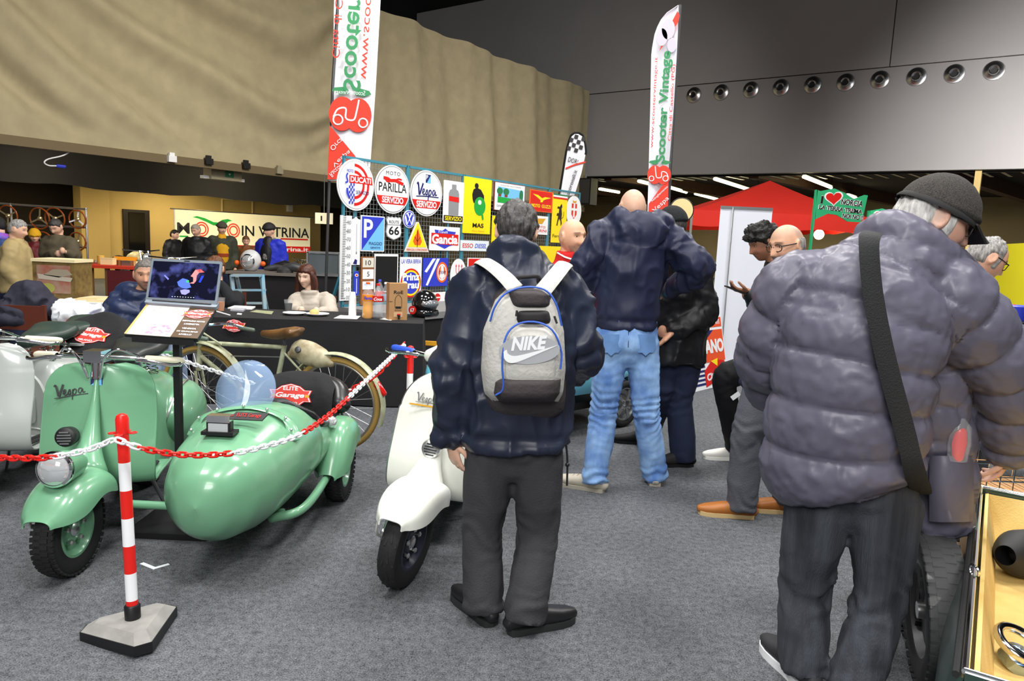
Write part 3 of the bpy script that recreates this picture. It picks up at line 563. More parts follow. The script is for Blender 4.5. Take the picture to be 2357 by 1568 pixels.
# windshield: half disc of clear plastic + base strip + bolts
WSM = mat('tinted_screen', (.35, .5, .75), .05, alpha=.35, spec=.8)
rows = []; yb = SY + .72
for an_ in np.linspace(-.62, 1.54, 18):
    v_ = (math.sin(an_) + .58) / 1.58; z = .64 + .225 * v_; hw = .15 * math.cos(an_); rows.append([(SX - .07 + hw * x, yb - .09 + .08 * x * x * 1.0 + .10 * v_, z - (.035 * x * x if v_ < .1 else 0)) for x in np.linspace(-1, 1, 19)])
mb = MB(); mb.grid(np.array(rows), .004); obj('windshield', mb, WSM, sd, 60)
stp = spline([(SX - .24, SY + .50, .55), (SX - .19, SY + .56, .635), (SX, SY + .60, .672), (SX + .19, SY + .56, .635), (SX + .25, SY + .50, .55)], 22)
mb = MB(); mb.tube(stp, [(.007, .028)] * 22, 8, (0, 0, 1), rnd=True); bs = obj('screen_strip', mb, GREEN, sd, 60)
for k in range(1, 21, 3): mb = MB(); mb.ball(stp[k] + V3(0, -.022, .012), .008, 8, 6); obj('bolt', mb, ALU, bs)
# lamp box and red plate on the nose
c = V3(SX - .01, SY + .28, .655); mb = MB(); mb.box(c + V3(0, 0, -.02), (.14, .07, .015)); mb.box(c, (.105, .035, .06)); lb = obj('number_lamp', mb, BLACK, sd, 20)
mb = MB(); mb.box(c + V3(0, .004, .042), (.1, .05, .03)); obj('lamp_hood', mb, CHROME, lb, 20)
mb = MB(); mb.box(c + V3(0, -.02, .0), (.085, .008, .045)); obj('lens', mb, LENS, lb, 0)
mb = MB(); mb.plate([(-.075, 0), (.075, 0), (.095, .045), (-.055, .045)], c + V3(.075, .10, .01), V3(1, 0, 0), nrm(V3(0, .8, .55)), 0, .006); rp = obj('name_plate', mb, INK, sd, 0); text('ELITE Garage', .11, .026, RED, rp, c + V3(.085, .118, .024), V3(1, 0, 0), nrm(V3(0, .8, .55)), .006, .001)
# chassis tube, wheel and its mudguard
mb = MB(); mb.tube(spline([(SX + .16, SY + .45, .18), (SX + .27, SY + .55, .19), (SX + .28, SY + .9, .2), (SX + .24, SY + 1.5, .22)], 20), .022, 12, par=True, rnd=True); mb.tube([(SX - .6, SY + 1.2, .22), (SX + .3, SY + 1.2, .22)], .02, 10, (0, 0, 1)); mb.tube([(SX - .55, SY + .5, .2), (SX + .2, SY + .5, .19)], .02, 10, (0, 0, 1)); obj('chassis_tube', mb, GREEN, sd, 60)
sw_ = V3(-.955, 4.02, .2); wheel(sd, sw_, (1, 0, 0), .2, .092, .112, GREEN, 'block', 5)
fb = fender(.10, -.27, .25, .475, .20, .30, .335, .03, 2.6); v, fc = fb.data(); mb = MB(); mb.add(v + V3(sw_[0] - .01, sw_[1], 0), fc); obj('mudguard', mb, GREEN, sd, 60)
mb = MB(); mb.lathe([(.03, .02), (.034, 0), (.03, -.02), (.015, -.035), (.001, -.04)], V3(sw_[0] - .02, sw_[1] - .14, .49), (0, 1, -.6), 16, False); obj('side_lamp', mb, LENS, sd)
# black cloth with the red badge over the sidecar seat
CLOTH = pl('black_tee_cloth', 25, 25, 28, .9, noise=.25, nscale=60, bump=.3, bscale=25)
def badge(t, O, e1, e2, w, z=.004, name='badge', word=True):
    h = w * .56; e1, e2 = nrm(e1), nrm(e2)
    def outline(k):
        return [(x * w * k, y * h * k) for x, y in [(-.5, .24), (-.34, .24), (-.22, .4), (0, .5), (.22, .4), (.34, .24), (.5, .24), (.44, 0), (.5, -.24), (.34, -.24), (.22, -.4), (0, -.5), (-.22, -.4), (-.34, -.24), (-.5, -.24), (-.44, 0)]]
    mb = MB(); mb.plate(outline(1.0), O, e1, e2, z, z + .001); b_ = obj(name, mb, RED, t, 0)
    mb = MB(); mb.plate(outline(.95), O, e1, e2, z + .001, z + .0018); obj('outline', mb, WHITE, b_, 0)
    mb = MB(); mb.plate(outline(.89), O, e1, e2, z + .0018, z + .0026); obj('field', mb, pl('badge_red', 222, 62, 52), b_, 0)
    for sx in (-1, 1): mb = MB(); mb.plate(rrect(w * .09, h * .12, .001, (sx * w * .39, .0)), O, e1, e2, z + .0026, z + .0032); obj('gold_bar', mb, GOLDP, b_, 0)
    if word:
        text('ELITE', w * .34, h * .16, WHITE, b_, O + e2 * h * .3, e1, e2, z + .0026, .0008, .02); text('Garage', w * .66, h * .26, WHITE, b_, O, e1, e2, z + .0026, .0008, .03, .25); text('MILANO', w * .36, h * .1, WHITE, b_, O - e2 * h * .3, e1, e2, z + .0026, .0008, .02)
    return b_
rows = []
for i, q in enumerate(np.linspace(0, 1, 24)):
    row = []
    for x in np.linspace(-1, 1, 24):
        hang = spline([(1.30, .42), (1.31, .53), (1.36, .63), (1.47, .685), (1.57, .66), (1.62, .55)], 24)[i]; xx = x * (.225 - .02 * q)
        n_ = .012 * math.sin(7 * x + 5 * q) + .008 * math.sin(15 * x * (1 - q)); row.append((SX + xx, SY + hang[0] - n_ * (1 if q < .5 else -1) * .8, hang[1] - .07 * abs(x) ** 3 * (q ** .5) + (.012 * math.sin(4 * x + 1) if q < .06 else 0)))
    rows.append(row)
mb = MB(); mb.grid(np.array(rows), .008); ct = obj('black_cloth', mb, CLOTH, None, 60); tag(ct, 'black tee with red garage badge draped over the sidecar seat', 'cloth')
badge(ct, V3(SX - .01, SY + 1.30, .575), V3(1, 0, 0), nrm(V3(0, .3, 1)), .25, .03)
# ------------------------------------------------------------------ grey scooter at the left edge
vg2 = vespa('grey_scooter', 'pale grey vintage scooter with cream grips behind the red and white chain', GREYV, (0, 0, 0), 0, 0, lamp=True, seats=2, seatmat=pl('dark_green_leather', 40, 56, 50, .4))
place(vg2, V3(-2.80, 3.40, 0), math.radians(4))
# spare tyre with black cover behind it
sp = thing('spare_wheel', 'spare wheel under a black cover with red garage badge behind the grey scooter', 'spare wheel', (0, 0, 0))
wheel(sp, (0, 0, 0), (0, 0, 1), .2, .095, .11, GREYV, 'block', 5)
mb = MB(); rows = []
for i, r_ in enumerate(np.linspace(.01, .235, 12)):
    rows.append([(r_ * math.cos(a), r_ * math.sin(a), .062 - .0 * r_ - (.09 * sstep(.19, .235, r_)) + .008 * math.sin(5 * a) * (r_ / .2) ** 2) for a in np.linspace(0, 2 * math.pi, 40)])
mb.grid(np.array(rows), .006); cv = obj('cover', mb, CLOTH, sp, 60); badge(cv, V3(0, -.03, .064), V3(1, 0, 0), V3(0, 1, 0), .27, .008)
place(sp, P(222, 782, 4.75), math.radians(-8), math.radians(38), math.radians(4))
mb = MB(); q = P(222, 790, 4.8); mb.tube([V3(q[0], q[1] + .02, q[2] - .05), V3(q[0], q[1] + .1, .02)], .02, 10, (1, 0, 0)); mb.lathe([(.16, 0), (.16, .02), (.03, .03)], V3(q[0], q[1] + .1, 0)); st_ = obj('post', mb, DARKST, sp); st_.parent = sp; st_.matrix_parent_inverse = Matrix.LocRotScale(sp.location, sp.rotation_euler, None).inverted()
# ------------------------------------------------------------------ white scooter
BLUG = pl('blue_grip', 48, 84, 200, .4)
vw = vespa('white_scooter', 'white scooter with squared fender and blue grips beside the man with the backpack', IVORY, (0, 0, 0), 0, 0, lamp=False, style='new', grips=BLUG, rimmat=pl('dark_rim', 40, 42, 60, .35), top=.87, bar=.08, steer=math.radians(-12))
vespa_script(vw, V3(-.08, .375, .75), nrm(V3(1, 0, .05)), nrm(V3(0, .12, 1)), .12, STEEL, .004)
mb = MB(); stroke(mb, np.array([(-.1, 0), (0, .004), (.09, 0)]), .008, V3(-.06, .37, .715), V3(1, 0, 0), nrm(V3(0, .12, 1)), .004, .007); obj('script_line', mb, GOLDP, vw, 0)
place(vw, G(922, 1345) , math.radians(-6), 0, math.radians(7))
# ------------------------------------------------------------------ moped bicycle
PALE = pl('pale_green_enamel', 186, 192, 164, .45, noise=.25, nscale=14, col2=srgb(140, 138, 104)); TAN = pl('aged_tyre', 158, 128, 66, .8, bump=.2, bscale=80); LEAT = pl('worn_brown_leather', 120, 84, 44, .35, noise=.6, nscale=9, col2=srgb(56, 38, 22)); RUST = pl('rusty_enamel', 196, 190, 160, .5, noise=.6, nscale=10, col2=srgb(110, 82, 40))
rg = G(812, 1042); bkp = rg; bdir = nrm(V3(1, -.22, 0)); bn = V3(-bdir[1], bdir[0], 0) * -1
def bk(px, py, d=0.0): return hit(px, py, bkp, bn) + bn * d
bt = thing('moped_bicycle', 'pale green antique motor bicycle with brown leather saddle and tank over the rear wheel', 'bicycle', V3(bk(620, 900)[0], bk(620, 900)[1], 0))
RW = .335; hub_r = V3(bk(772, 935)[0], bk(772, 935)[1], RW); hub_f = hub_r - bdir * 1.06
for hc in (hub_r, hub_f):
    mb = MB(); mb.torus(hc, RW - .02, .02, bn, 56, 10); ty = obj('tyre', mb, TAN, bt)
    mb = MB(); mb.torus(hc, RW - .042, .012, bn, 56, 8); obj('rim', mb, mat('aged_rim', (.35, .33, .28), .4, .8), bt)
    _, a, b = frame_from(bn, bdir)
    for i in range(28):
        an = 2 * math.pi * i / 28; off = .06 * (1 if i % 2 else -1) ; d = math.cos(an) * a + math.sin(an) * b; tg = -math.sin(an) * a + math.cos(an) * b; mb = MB(); mb.tube([hc + tg * off * .5 + bn * .025 * (1 if i % 4 < 2 else -1), hc + d * (RW - .05)], .0018, 4, (0, 0, 1)); obj('spoke', mb, STEEL, bt)
    mb = MB(); mb.tube([hc - bn * .055, hc + bn * .055], [.03, .03], 14, (0, 0, 1)); obj('hub', mb, DARKST, bt)
def fend(hc, a0, a1, m, nm):
    _, a, b = frame_from(bn, bdir); rows = []
    for an in np.linspace(a0, a1, 30):
        d = math.cos(an) * bdir + math.sin(an) * ZZ; rows.append([hc + d * (RW + .02 + .012 * math.cos(q)) + bn * .036 * math.sin(q) for q in np.linspace(-1.6, 1.6, 9)])
    mb = MB(); mb.grid(np.array(rows), .003); return obj(nm, mb, m, bt, 60)
fend(hub_r, math.radians(-20), math.radians(150), PALE, 'rear_fender'); fend(hub_f, math.radians(20), math.radians(150), PALE, 'front_fender')
hd_t = hub_f + bdir * .10 + ZZ * .53 ; hd_b = hub_f + bdir * .16 + ZZ * .37; hd_t = V3(*bk(463, 775)); hd_b = V3(*bk(457, 852))
sc_t = bk(655, 795); bb = bk(630, 918); tb = []
def tubep(nm, a, b, r, m=PALE): mb = MB(); mb.tube([a, b], r, 12, (0, 0, 1)); return obj(nm, mb, m, bt)
tubep('head_tube', hd_t, hd_b, .021); tubep('top_tube', bk(468, 789), bk(655, 800), .0155); tubep('seat_tube', sc_t, bb, .017); tubep('down_tube', bk(462, 820), bk(566, 905), .017); tubep('lower_tube', bk(566, 905), bb, .017)
tubep('stay_rod', bk(470, 818), bk(648, 822), .004, STEEL)
for sg in (-1, 1):
    tubep('seat_stay', bk(660, 812) + bn * sg * .03, hub_r + bn * sg * .05, .008); tubep('chain_stay', bb + bn * sg * .03, hub_r + bn * sg * .05, .009); tubep('fork_blade', hd_b + bn * sg * .035, hub_f + bn * sg * .045, .011)
tubep('stem', hd_t, bk(466, 748), .014, CHROME)
mb = MB(); hb = bk(466, 752); mb.tube(spline([hb - bn * .28 + bdir * .16 - ZZ * .03, hb - bn * .24 + bdir * .05, hb - bn * .1 - bdir * .02, hb, hb + bn * .1 - bdir * .02, hb + bn * .24 + bdir * .05, hb + bn * .28 + bdir * .16 - ZZ * .03], 30), .011, 8, par=True); obj('handlebar', mb, CHROME, bt)
for sg in (-1, 1): mb = MB(); e_ = hb + bn * sg * .28 + bdir * .16 - ZZ * .03; mb.tube([e_ - bdir * .04, e_ + bdir * .07 - ZZ * .01], .016, 10, (0, 0, 1), rnd=True); obj('grip', mb, pl('green_grey_grip', 96, 108, 96), bt)
mb = MB(); mb.tube(spline([hb + bn * .1 + bdir * .02, hb + bn * .12 + bdir * .12 - ZZ * .04, hb + bn * .12 + bdir * .24 - ZZ * .1], 8), .007, 6, par=True); obj('lever', mb, PALE, bt)
c = bk(653, 772); mb = MB(); mb.tube(spline([c - bdir * .16 - ZZ * .0, c - bdir * .08 + ZZ * .0, c + ZZ * .012, c + bdir * .09 + ZZ * .03, c + bdir * .125 + ZZ * .045], 16), [(a, b) for a, b in zip(np.interp(np.linspace(0, 4, 16), range(5), (.02, .035, .07, .095, .06)), np.interp(np.linspace(0, 4, 16), range(5), (.025, .035, .04, .04, .02)))], 18, tuple(bn), rnd=True); obj('saddle', mb, LEAT, bt, 60); tubep('seat_post', c, sc_t, .012, DARKST)
tk = [bk(672, 815), bk(690, 808), bk(715, 815), bk(742, 826), bk(762, 836)]
mb = MB(); mb.tube(spline(tk, 16), [(a, b) for a, b in zip(np.interp(np.linspace(0, 4, 16), range(5), (.035, .06, .07, .065, .03)), np.interp(np.linspace(0, 4, 16), range(5), (.03, .082, .088, .07, .03)))], 22, tuple(bn), rnd=True); tkk = obj('fuel_tank', mb, RUST, bt, 60)
mb = MB(); mb.lathe([(.022, 0), (.022, .012), (.012, .016)], bk(697, 803) - bn * -.062, (bn + ZZ * .6), 14); obj('fuel_cap', mb, DARKST, tkk)
mb = MB(); q = bk(868, 885); mb.tube([q, q + bdir * .05 - ZZ * .06], [.026, .022], 12, tuple(bn), rnd=True); obj('tail_lamp', mb, mat('red_lens', srgb(190, 20, 16), .15, coat=.5), bt)
mb = MB(); mb.lathe([(.08, -.008), (.08, .008)], bb + bn * .05, bn, 28); mb.bar(bb + bn * .07, bb + bn * .07 + V3(0, 0, -.16) + bdir * .05, .012, .02); obj('chain_ring', mb, DARKST, bt, 20)
mb = MB(); mb.box(bk(655, 905), (.16, .12, .16)); mb.lathe([(.07, -.05), (.075, 0), (.07, .05)], bk(700, 930), bn, 20); obj('motor', mb, DARKST, bt, 20)
mb = MB(); mb.tube([hub_r + bn * .06, V3(*(hub_r + bn * .12 + bdir * .05)[:2], .005)], .009, 8, (0, 0, 1)); mb.tube([hub_r - bn * .06, V3(*(hub_r - bn * .12 + bdir * .05)[:2], .005)], .009, 8, (0, 0, 1)); obj('kick_stand', mb, DARKST, bt)
# ------------------------------------------------------------------ small light blue car behind the men
SKY = pl('sky_blue_paint', 116, 208, 236, .25, coat=.4)
bc = thing('small_blue_car', 'small light blue car with grey alloy wheels behind the man in jeans', 'car', (0, 0, 0))
rows = []                                   # length axis x, width axis y ; nose at -x
Ls = np.linspace(-.82, 1.05, 36)
for x in Ls:
    q = abs(x - .115) / .935; hw = .56 * (1 - q ** 5) ** .5 if q < 1 else .02; hw = max(hw, .05); zt = .62 + .10 * math.cos(x * 1.4) - .25 * q ** 6; zb = .22 + .1 * q ** 4
    ar = max(math.exp(-((x + .45) / .2) ** 4), math.exp(-((x - .68) / .22) ** 4)); row = []
    for a in np.linspace(-.15 * math.pi, 1.15 * math.pi, 29):
        ca, sa = math.cos(a), math.sin(a); row.append((x, hw * np.sign(ca) * abs(ca) ** .7, max((zb + zt) / 2 + (zt - zb) / 2 * np.sign(sa) * abs(sa) ** .8, zb + .2 * ar)))
    rows.append(row)
mb = MB(); mb.grid(np.array(rows), -.008); obj('body', mb, SKY, bc, 60)
rows = []
for x in np.linspace(-.42, .7, 18):
    q = (x - .14) / .56; zt = .70 + .34 * (1 - q ** 4) ** .5 if abs(q) < 1 else .70; hw = .46 * (1 - .2 * q * q); rows.append([(x, hw * np.sign(math.cos(a)) * abs(math.cos(a)) ** .6, .66 + (zt - .66) * abs(math.sin(a)) ** .6) for a in np.linspace(0, math.pi, 19)])
mb = MB(); mb.grid(np.array(rows), .01); obj('cabin', mb, SKY, bc, 60)
ALLOY = mat('grey_alloy', (.3, .31, .32), .35, .8)
for x in (-.45, .68):
    for sy in (-1, 1):
        c = V3(x, sy * .5, .2); ax = V3(0, sy, 0); wheel(bc, c, ax, .2, .13, .135, ALLOY, None, 0)
        for k in range(5): an = 2 * math.pi * k / 5; d = V3(math.cos(an), 0, math.sin(an)); mb = MB(); mb.bar(c + ax * .06 + d * .03, c + ax * .062 + d * .125, .03, .012, ax); obj('wheel_spoke', mb, ALLOY, bc, 0)
        for k in range(4): an = 2 * math.pi * (k + .5) / 4; d = V3(math.cos(an), 0, math.sin(an)); mb = MB(); mb.lathe([(.011, 0), (.011, .02)], c + ax * .055 + d * .045, ax, 6); obj('wheel_nut', mb, STEEL, bc, 20)
mb = MB(); mb.lathe([(.05, 0), (.05, .006), (.001, .007)], V3(.30, -.566, .56), V3(0, -1, 0), 24); rb = obj('round_badge', mb, RED, bc); text('7', .03, .05, WHITE, rb, V3(.30, -.573, .56), V3(1, 0, 0), ZZ, .002, .001)
mb = MB(); mb.box((0, 0, .2), (1.5, .8, .06)); obj('underbody', mb, BLACK, bc, 0)
wc = G(1437, 984); ra = math.radians(42); place(bc, V3(wc[0], wc[1], 0) - V3(.68 * math.cos(ra) + .56 * math.sin(ra), .68 * math.sin(ra) - .56 * math.cos(ra), 0), ra)
# ================================================================== barrier posts and chains
CONC = pl('grey_concrete_rubber', 150, 148, 144, .85, noise=.25, nscale=14, bump=.2, bscale=40); POSTW = pl('post_white', 240, 241, 244, .35); POSTR = pl('post_red', 222, 34, 26, .35)
def barrier(loc, label, rz=0, H=.83, lean=(0, 0)):
    t = thing('barrier_post', label, 'barrier post', (0, 0, 0), 'red and white barrier posts')
    def tri(R, k): return [(R * math.cos(a) + k * math.cos(a + s * math.pi / 2), R * math.sin(a) + k * math.sin(a + s * math.pi / 2)) for a in (math.radians(90), math.radians(210), math.radians(330)) for s in (-1, 1)]
    o1, o2, o3 = np.array(tri(.175, .03)), np.array(tri(.172, .028)), np.array(tri(.125, .02)); mb = MB()
    v = np.vstack([np.c_[o1, np.zeros(6)], np.c_[o1, np.full(6, .038)]]); f = [(i, (i + 1) % 6, 6 + (i + 1) % 6, 6 + i) for i in range(6)] + [tuple(range(5, -1, -1)), tuple(range(6, 12))]; mb.add(v, f); obj('foot_rim', mb, BLACK, t, 20)
    mb = MB(); v = np.vstack([np.c_[o2, np.full(6, .038)], np.c_[o3, np.full(6, .066)]]); mb.add(v, [(i, (i + 1) % 6, 6 + (i + 1) % 6, 6 + i) for i in range(6)] + [tuple(range(5, -1, -1)), tuple(range(6, 12))]); obj('foot_plate', mb, CONC, t, 20)
    mb = MB(); mb.lathe([(.027, .05), (.028, .115), (.024, .12)], (0, 0, 0), n=24); obj('socket', mb, BLACK, t)
    n = 7; z0, z1 = .11, H - .075; hs = np.linspace(z0 + .02, z1, n); hs = [z0, z0 + .028] + list(np.linspace(z0 + .028, z1, 7))[1:]
    for k in range(len(hs) - 1): mb = MB(); mb.lathe([(.0205, hs[k]), (.0205, hs[k + 1])], (0, 0, 0), n=24); obj('stripe', mb, POSTR if k % 2 == 0 else POSTW, t)
    mb = MB(); mb.lathe([(.0205, z1), (.0225, z1 + .004), (.0225, H - .02), (.018, H - .006), (.008, H), (.001, H)], (0, 0, 0), n=24); cp = obj('cap', mb, POSTR, t)
    for k in range(4): a = k * math.pi / 2 + .5; mb = MB(); mb.torus((.036 * math.cos(a), .036 * math.sin(a), z1 + .004), .012, .003, (0, 0, 1), 16, 6); obj('hook_ring', mb, POSTR, cp)
    place(t, loc, rz, *lean); return t
P1 = G(308, 1462); P1[2] = 0
barrier(P1, 'red and white striped barrier post in front of the green sidecar', math.radians(-22), .84, (math.radians(-1.0), math.radians(-3.2)))
P2 = G(938, 1085); P2[2] = 0
barrier(P2, 'red and white striped barrier post behind the white scooter', math.radians(30), .83)
P3 = P1 + V3(-1.25, .25, 0); barrier(P3, 'red and white striped barrier post left of the green scooter', .3, .84)
LINK = {}
def chain_link(m):
    if m.name not in LINK:
        mb = MB(); L, r, w_ = .017, .0042, .0095; pts = [(L * .55 + w_ * math.cos(a), w_ * math.sin(a), 0) for a in np.linspace(-math.pi / 2, math.pi / 2, 6)] + [(-L * .55 + w_ * math.cos(a), w_ * math.sin(a), 0) for a in np.linspace(math.pi / 2, 1.5 * math.pi, 6)]
        mb.tube(np.array(pts), r, 6, (0, 0, 1), closed=True); v, f = mb.data(); me = mesh_np('chain_link', v, f); smooth_by_angle(me, 60); me.materials.append(m); LINK[m.name] = me
    return LINK[m.name]
def pxx(p): q = p - CAM; return CX + FPX * (q @ _R) / (q @ _F)
def chain(label, pts, runs, n0=60, sc=1.0, bounds=None):
    pts = spline(pts, 200); d = np.concatenate([[0], np.cumsum(np.linalg.norm(np.diff(pts, axis=0), axis=1))]); step = .0265 * sc; n = int(d[-1] / step)
    t = thing('plastic_chain', label, 'chain', pts[0], 'red and white plastic chains')
    for i in range(n):
        s = (i + .5) * step; p = np.array([np.interp(s, d, pts[:, k]) for k in range(3)]); q = np.array([np.interp(min(s + .01, d[-1]), d, pts[:, k]) for k in range(3)]) - np.array([np.interp(max(s - .01, 0), d, pts[:, k]) for k in range(3)])
        tt, a, b = frame_from(q, (0, 0, 1)); an = math.radians(45 if i % 2 else -45); y = a * math.cos(an) + b * math.sin(an); z = np.cross(tt, y); m = POSTR if ((int(i / runs[0]) if bounds is None else sum(1 for b_ in bounds if pxx(p) > b_)) + runs[1]) % 2 else POSTW
        o = bpy.data.objects.new('link', chain_link(m)); COL.objects.link(o); o.parent = t; pp = p - pts[0]; o.matrix_local = Matrix(((tt[0] * sc, y[0] * sc, z[0] * sc, pp[0]), (tt[1] * sc, y[1] * sc, z[1] * sc, pp[1]), (tt[2] * sc, y[2] * sc, z[2] * sc, pp[2]), (0, 0, 0, 1)))
    return t
h1 = P(268, 1012, P1[1] - .03); h2 = P(933, 792, P2[1])
def lerp(a, b, q): return a + (b - a) * q
cp_ = [(268, 1012), (330, 1033), (420, 1047), (520, 1045), (600, 1030), (690, 1000), (770, 945), (850, 870), (933, 792)]; ks = np.linspace(0, 1, len(cp_)) ** 1.0
ykey = [P1[1] - .03, 2.52, 2.56, 2.64, 2.76, 2.98, 3.34, 3.8, P2[1]]
chain('red and white chain swinging across the sidecar nose between two striped posts', [P(x, y, Y) for (x, y), Y in zip(cp_, ykey)], (18, 0), bounds=(326, 536, 700, 800))
chain('red and white chain running from the front post across the scooter headlamp', [P(x, y, Y) for (x, y), Y in zip([(262, 1012), (200, 1036), (120, 1052), (40, 1055), (-60, 1050), (-200, 1030)], [P1[1] - .03, 2.5, 2.45, 2.45, 2.5, 2.6])], (14, 1), bounds=(128,))
bp_ = [(930, 790), (870, 860), (820, 890), (757, 922), (640, 900), (480, 850), (330, 800), (165, 748)]
chain('red and white chain strung behind the sidecar seat toward the spare wheel', [P(x, y, Y) for (x, y), Y in zip(bp_, [P2[1], 4.42, 4.5, 4.6, 4.75, 4.95, 5.1, 5.25])], (16, 0), 60, 1.25, bounds=(808,))
chain('white chain hanging beside the grey scooter seats', [P(x, y, Y) for (x, y), Y in zip([(165, 748), (104, 769), (60, 788), (20, 799), (-60, 800)], [5.25, 5.1, 4.9, 4.8, 4.7])], (400, 0), 60, 1.25)
q = P(165, 748, 5.25); barrier(V3(q[0], q[1] + .02, 0), 'red and white striped barrier post behind the spare wheel', .4, q[2] + .05)
# tape mark on the floor
TAPE = pl('white_tape', 232, 236, 240, .6); tp = thing('tape_mark', 'white tape mark in the shape of a tick on the carpet', 'tape', G(357, 1303))
for hz_, a, b in ((0, (326, 1297), (358, 1310)), (.0015, (354, 1310), (389, 1300))):
    p0, p1 = G(*a) + ZZ * hz_, G(*b) + ZZ * hz_; d = nrm(p1 - p0); sd_ = V3(-d[1], d[0], 0) * .009; mb = MB(); mb.add([p0 - sd_ + ZZ * .002, p1 - sd_ + ZZ * .002, p1 + sd_ + ZZ * .002, p0 + sd_ + ZZ * .002, p0 - sd_, p1 - sd_, p1 + sd_, p0 + sd_], [(0, 1, 2, 3), (0, 4, 5, 1), (1, 5, 6, 2), (2, 6, 7, 3), (3, 7, 4, 0)]); obj('strip', mb, TAPE, tp, 0)
# ================================================================== lectern with laptop
TB = thing('lectern_stand', 'black pole stand with tilted tray carrying posters and a laptop', 'stand', (0, 0, 0))
A_, B_, C_, D_ = P(284, 769, 3.42), P(456, 777, 3.42), P(499, 712, 3.66), P(336, 697, 3.66)
e1 = nrm((B_ - A_ + C_ - D_)); e2_ = (D_ + C_ - A_ - B_) / 2; e2 = nrm(e2_ - np.dot(e2_, e1) * e1); nn_ = np.cross(e1, e2); O = (A_ + B_ + C_ + D_) / 4; wT, hT = np.linalg.norm(B_ - A_) * .98, np.linalg.norm(e2_)
sk = np.dot((D_ + C_ - A_ - B_) / 2, e1)
def sk_out(x0, x1, y0, y1): return [((x - .5) * wT + (y - .5) * sk, (y - .5) * hT) for x, y in ((x0, y0), (x1, y0), (x1, y1), (x0, y1))]
mb = MB(); mb.plate(sk_out(0, 1, 0, 1), O, e1, e2, -.022, -.004); obj('tray', mb, BLACK, TB, 0)
mb = MB(); mb.plate(sk_out(0, .63, .0, 1), O, e1, e2, -.004, -.001); ps = obj('white_poster', mb, pl('poster_white', 248, 240, 236, .3, noise=.12, nscale=20, col2=srgb(238, 214, 204)), TB, 0)
mb = MB(); mb.plate(sk_out(0, .03, .0, 1), O, e1, e2, -.001, .0005); obj('wood_edge', mb, pl('pale_wood', 214, 170, 96), ps, 0)
mb = MB(); mb.plate(sk_out(.26, .58, .05, .34), O, e1, e2, -.001, .0005); obj('printed_photo', mb, pl('print_mauve', 226, 200, 206, .4, noise=.5, nscale=60, col2=srgb(150, 120, 150)), ps, 0)
mb = MB(); mb.plate(sk_out(.14, .58, .72, .92), O, e1, e2, -.001, .0005); obj('printed_drawing', mb, pl('print_pink', 240, 216, 208, .4, noise=.35, nscale=50, col2=srgb(200, 150, 150)), ps, 0)
mb = MB(); mb.plate(sk_out(.63, 1, .0, 1), O, e1, e2, -.004, -.001); pb = obj('brown_poster', mb, pl('poster_brown', 96, 72, 48, .3, noise=.3, nscale=8), TB, 0)
def sko(x, y): return O + e1 * ((x - .5) * wT + (y - .5) * sk) + e2 * ((y - .5) * hT)
badge(pb, sko(.8, .76), nrm(e1 + e2 * .02), e2, .15, .0)
for y_, s_, w__ in ((.52, 'RESTAURO MOTO', .11), (.42, 'LAMBRETTA', .075), (.28, 'VENDITA', .07), (.18, 'DI QUALSIASI', .1), (.09, 'LIVELLO', .06)): text(s_, w__, .012, WHITE, pb, sko(.81, y_), e1, e2, .0, .001, .03)
pc = P(408, 780, 3.53); fl = V3(pc[0], pc[1], 0)
mb = MB(); mb.bar(V3(pc[0], pc[1], .03), V3(pc[0], pc[1], pc[2] + .02), .032, .032, (0, 1, 0)); obj('pole', mb, BLACK, TB, 20)
mb = MB(); mb.box((pc[0], pc[1], .015), (.4, .34, .03)); obj('base_plate', mb, BLACK, TB, 20)
mb = MB(); mb.bar(sko(.1, .02) - nn_ * .03, sko(.95, .02) - nn_ * .03, .03, .03); obj('tray_lip', mb, BLACK, TB, 20)
# laptop: keyboard deck on the tray, tall screen
LT = thing('laptop', 'open grey laptop playing a dark video on the lectern stand', 'laptop', (0, 0, 0)); LG = pl('laptop_grey', 128, 138, 148, .4, metal=.3)
a, b, c, d = P(338, 692, 3.665), P(503, 704, 3.665), P(508, 600, 3.74), P(346, 596, 3.74)
s1_ = nrm((b - a) + (c - d)); s2_ = (d + c - a - b) / 2; s2_ = nrm(s2_ - np.dot(s2_, s1_) * s1_); Os = (a + b + c + d) / 4; ws, hs_ = np.linalg.norm(b - a), np.dot((d + c - a - b) / 2, s2_); sn = np.cross(s1_, s2_)
mb = MB(); mb.plate(rrect(ws, hs_, .012), Os, s1_, s2_, -.008, .0); ld = obj('lid', mb, LG, LT, 0)
SCR = bpy.data.materials.new('laptop_screen'); SCR.use_nodes = True; nt = SCR.node_tree; bb_ = nt.nodes['Principled BSDF']; tc = nt.nodes.new('ShaderNodeTexCoord'); n1 = nt.nodes.new('ShaderNodeTexNoise'); n1.inputs['Scale'].default_value = 16; n1.inputs['Detail'].default_value = 5; nt.links.new(tc.outputs['Object'], n1.inputs['Vector']); cr_ = nt.nodes.new('ShaderNodeValToRGB'); cr_.color_ramp.elements[0].position = .52; cr_.color_ramp.elements[0].color = (.002, .003, .015, 1); cr_.color_ramp.elements[1].position = .78; cr_.color_ramp.elements[1].color = (.12, .14, .5, 1); nt.links.new(n1.outputs[0], cr_.inputs[0]); nt.links.new(cr_.outputs[0], bb_.inputs['Emission Color']); bb_.inputs['Emission Strength'].default_value = 1.0; bb_.inputs['Base Color'].default_value = (.005, .005, .01, 1); bb_.inputs['Roughness'].default_value = .15
mb = MB(); mb.plate(rrect(ws * .93, hs_ * .84, .002, (0, .004)), Os, s1_, s2_, .0, .0012); sc_ = obj('screen', mb, SCR, LT, 0)
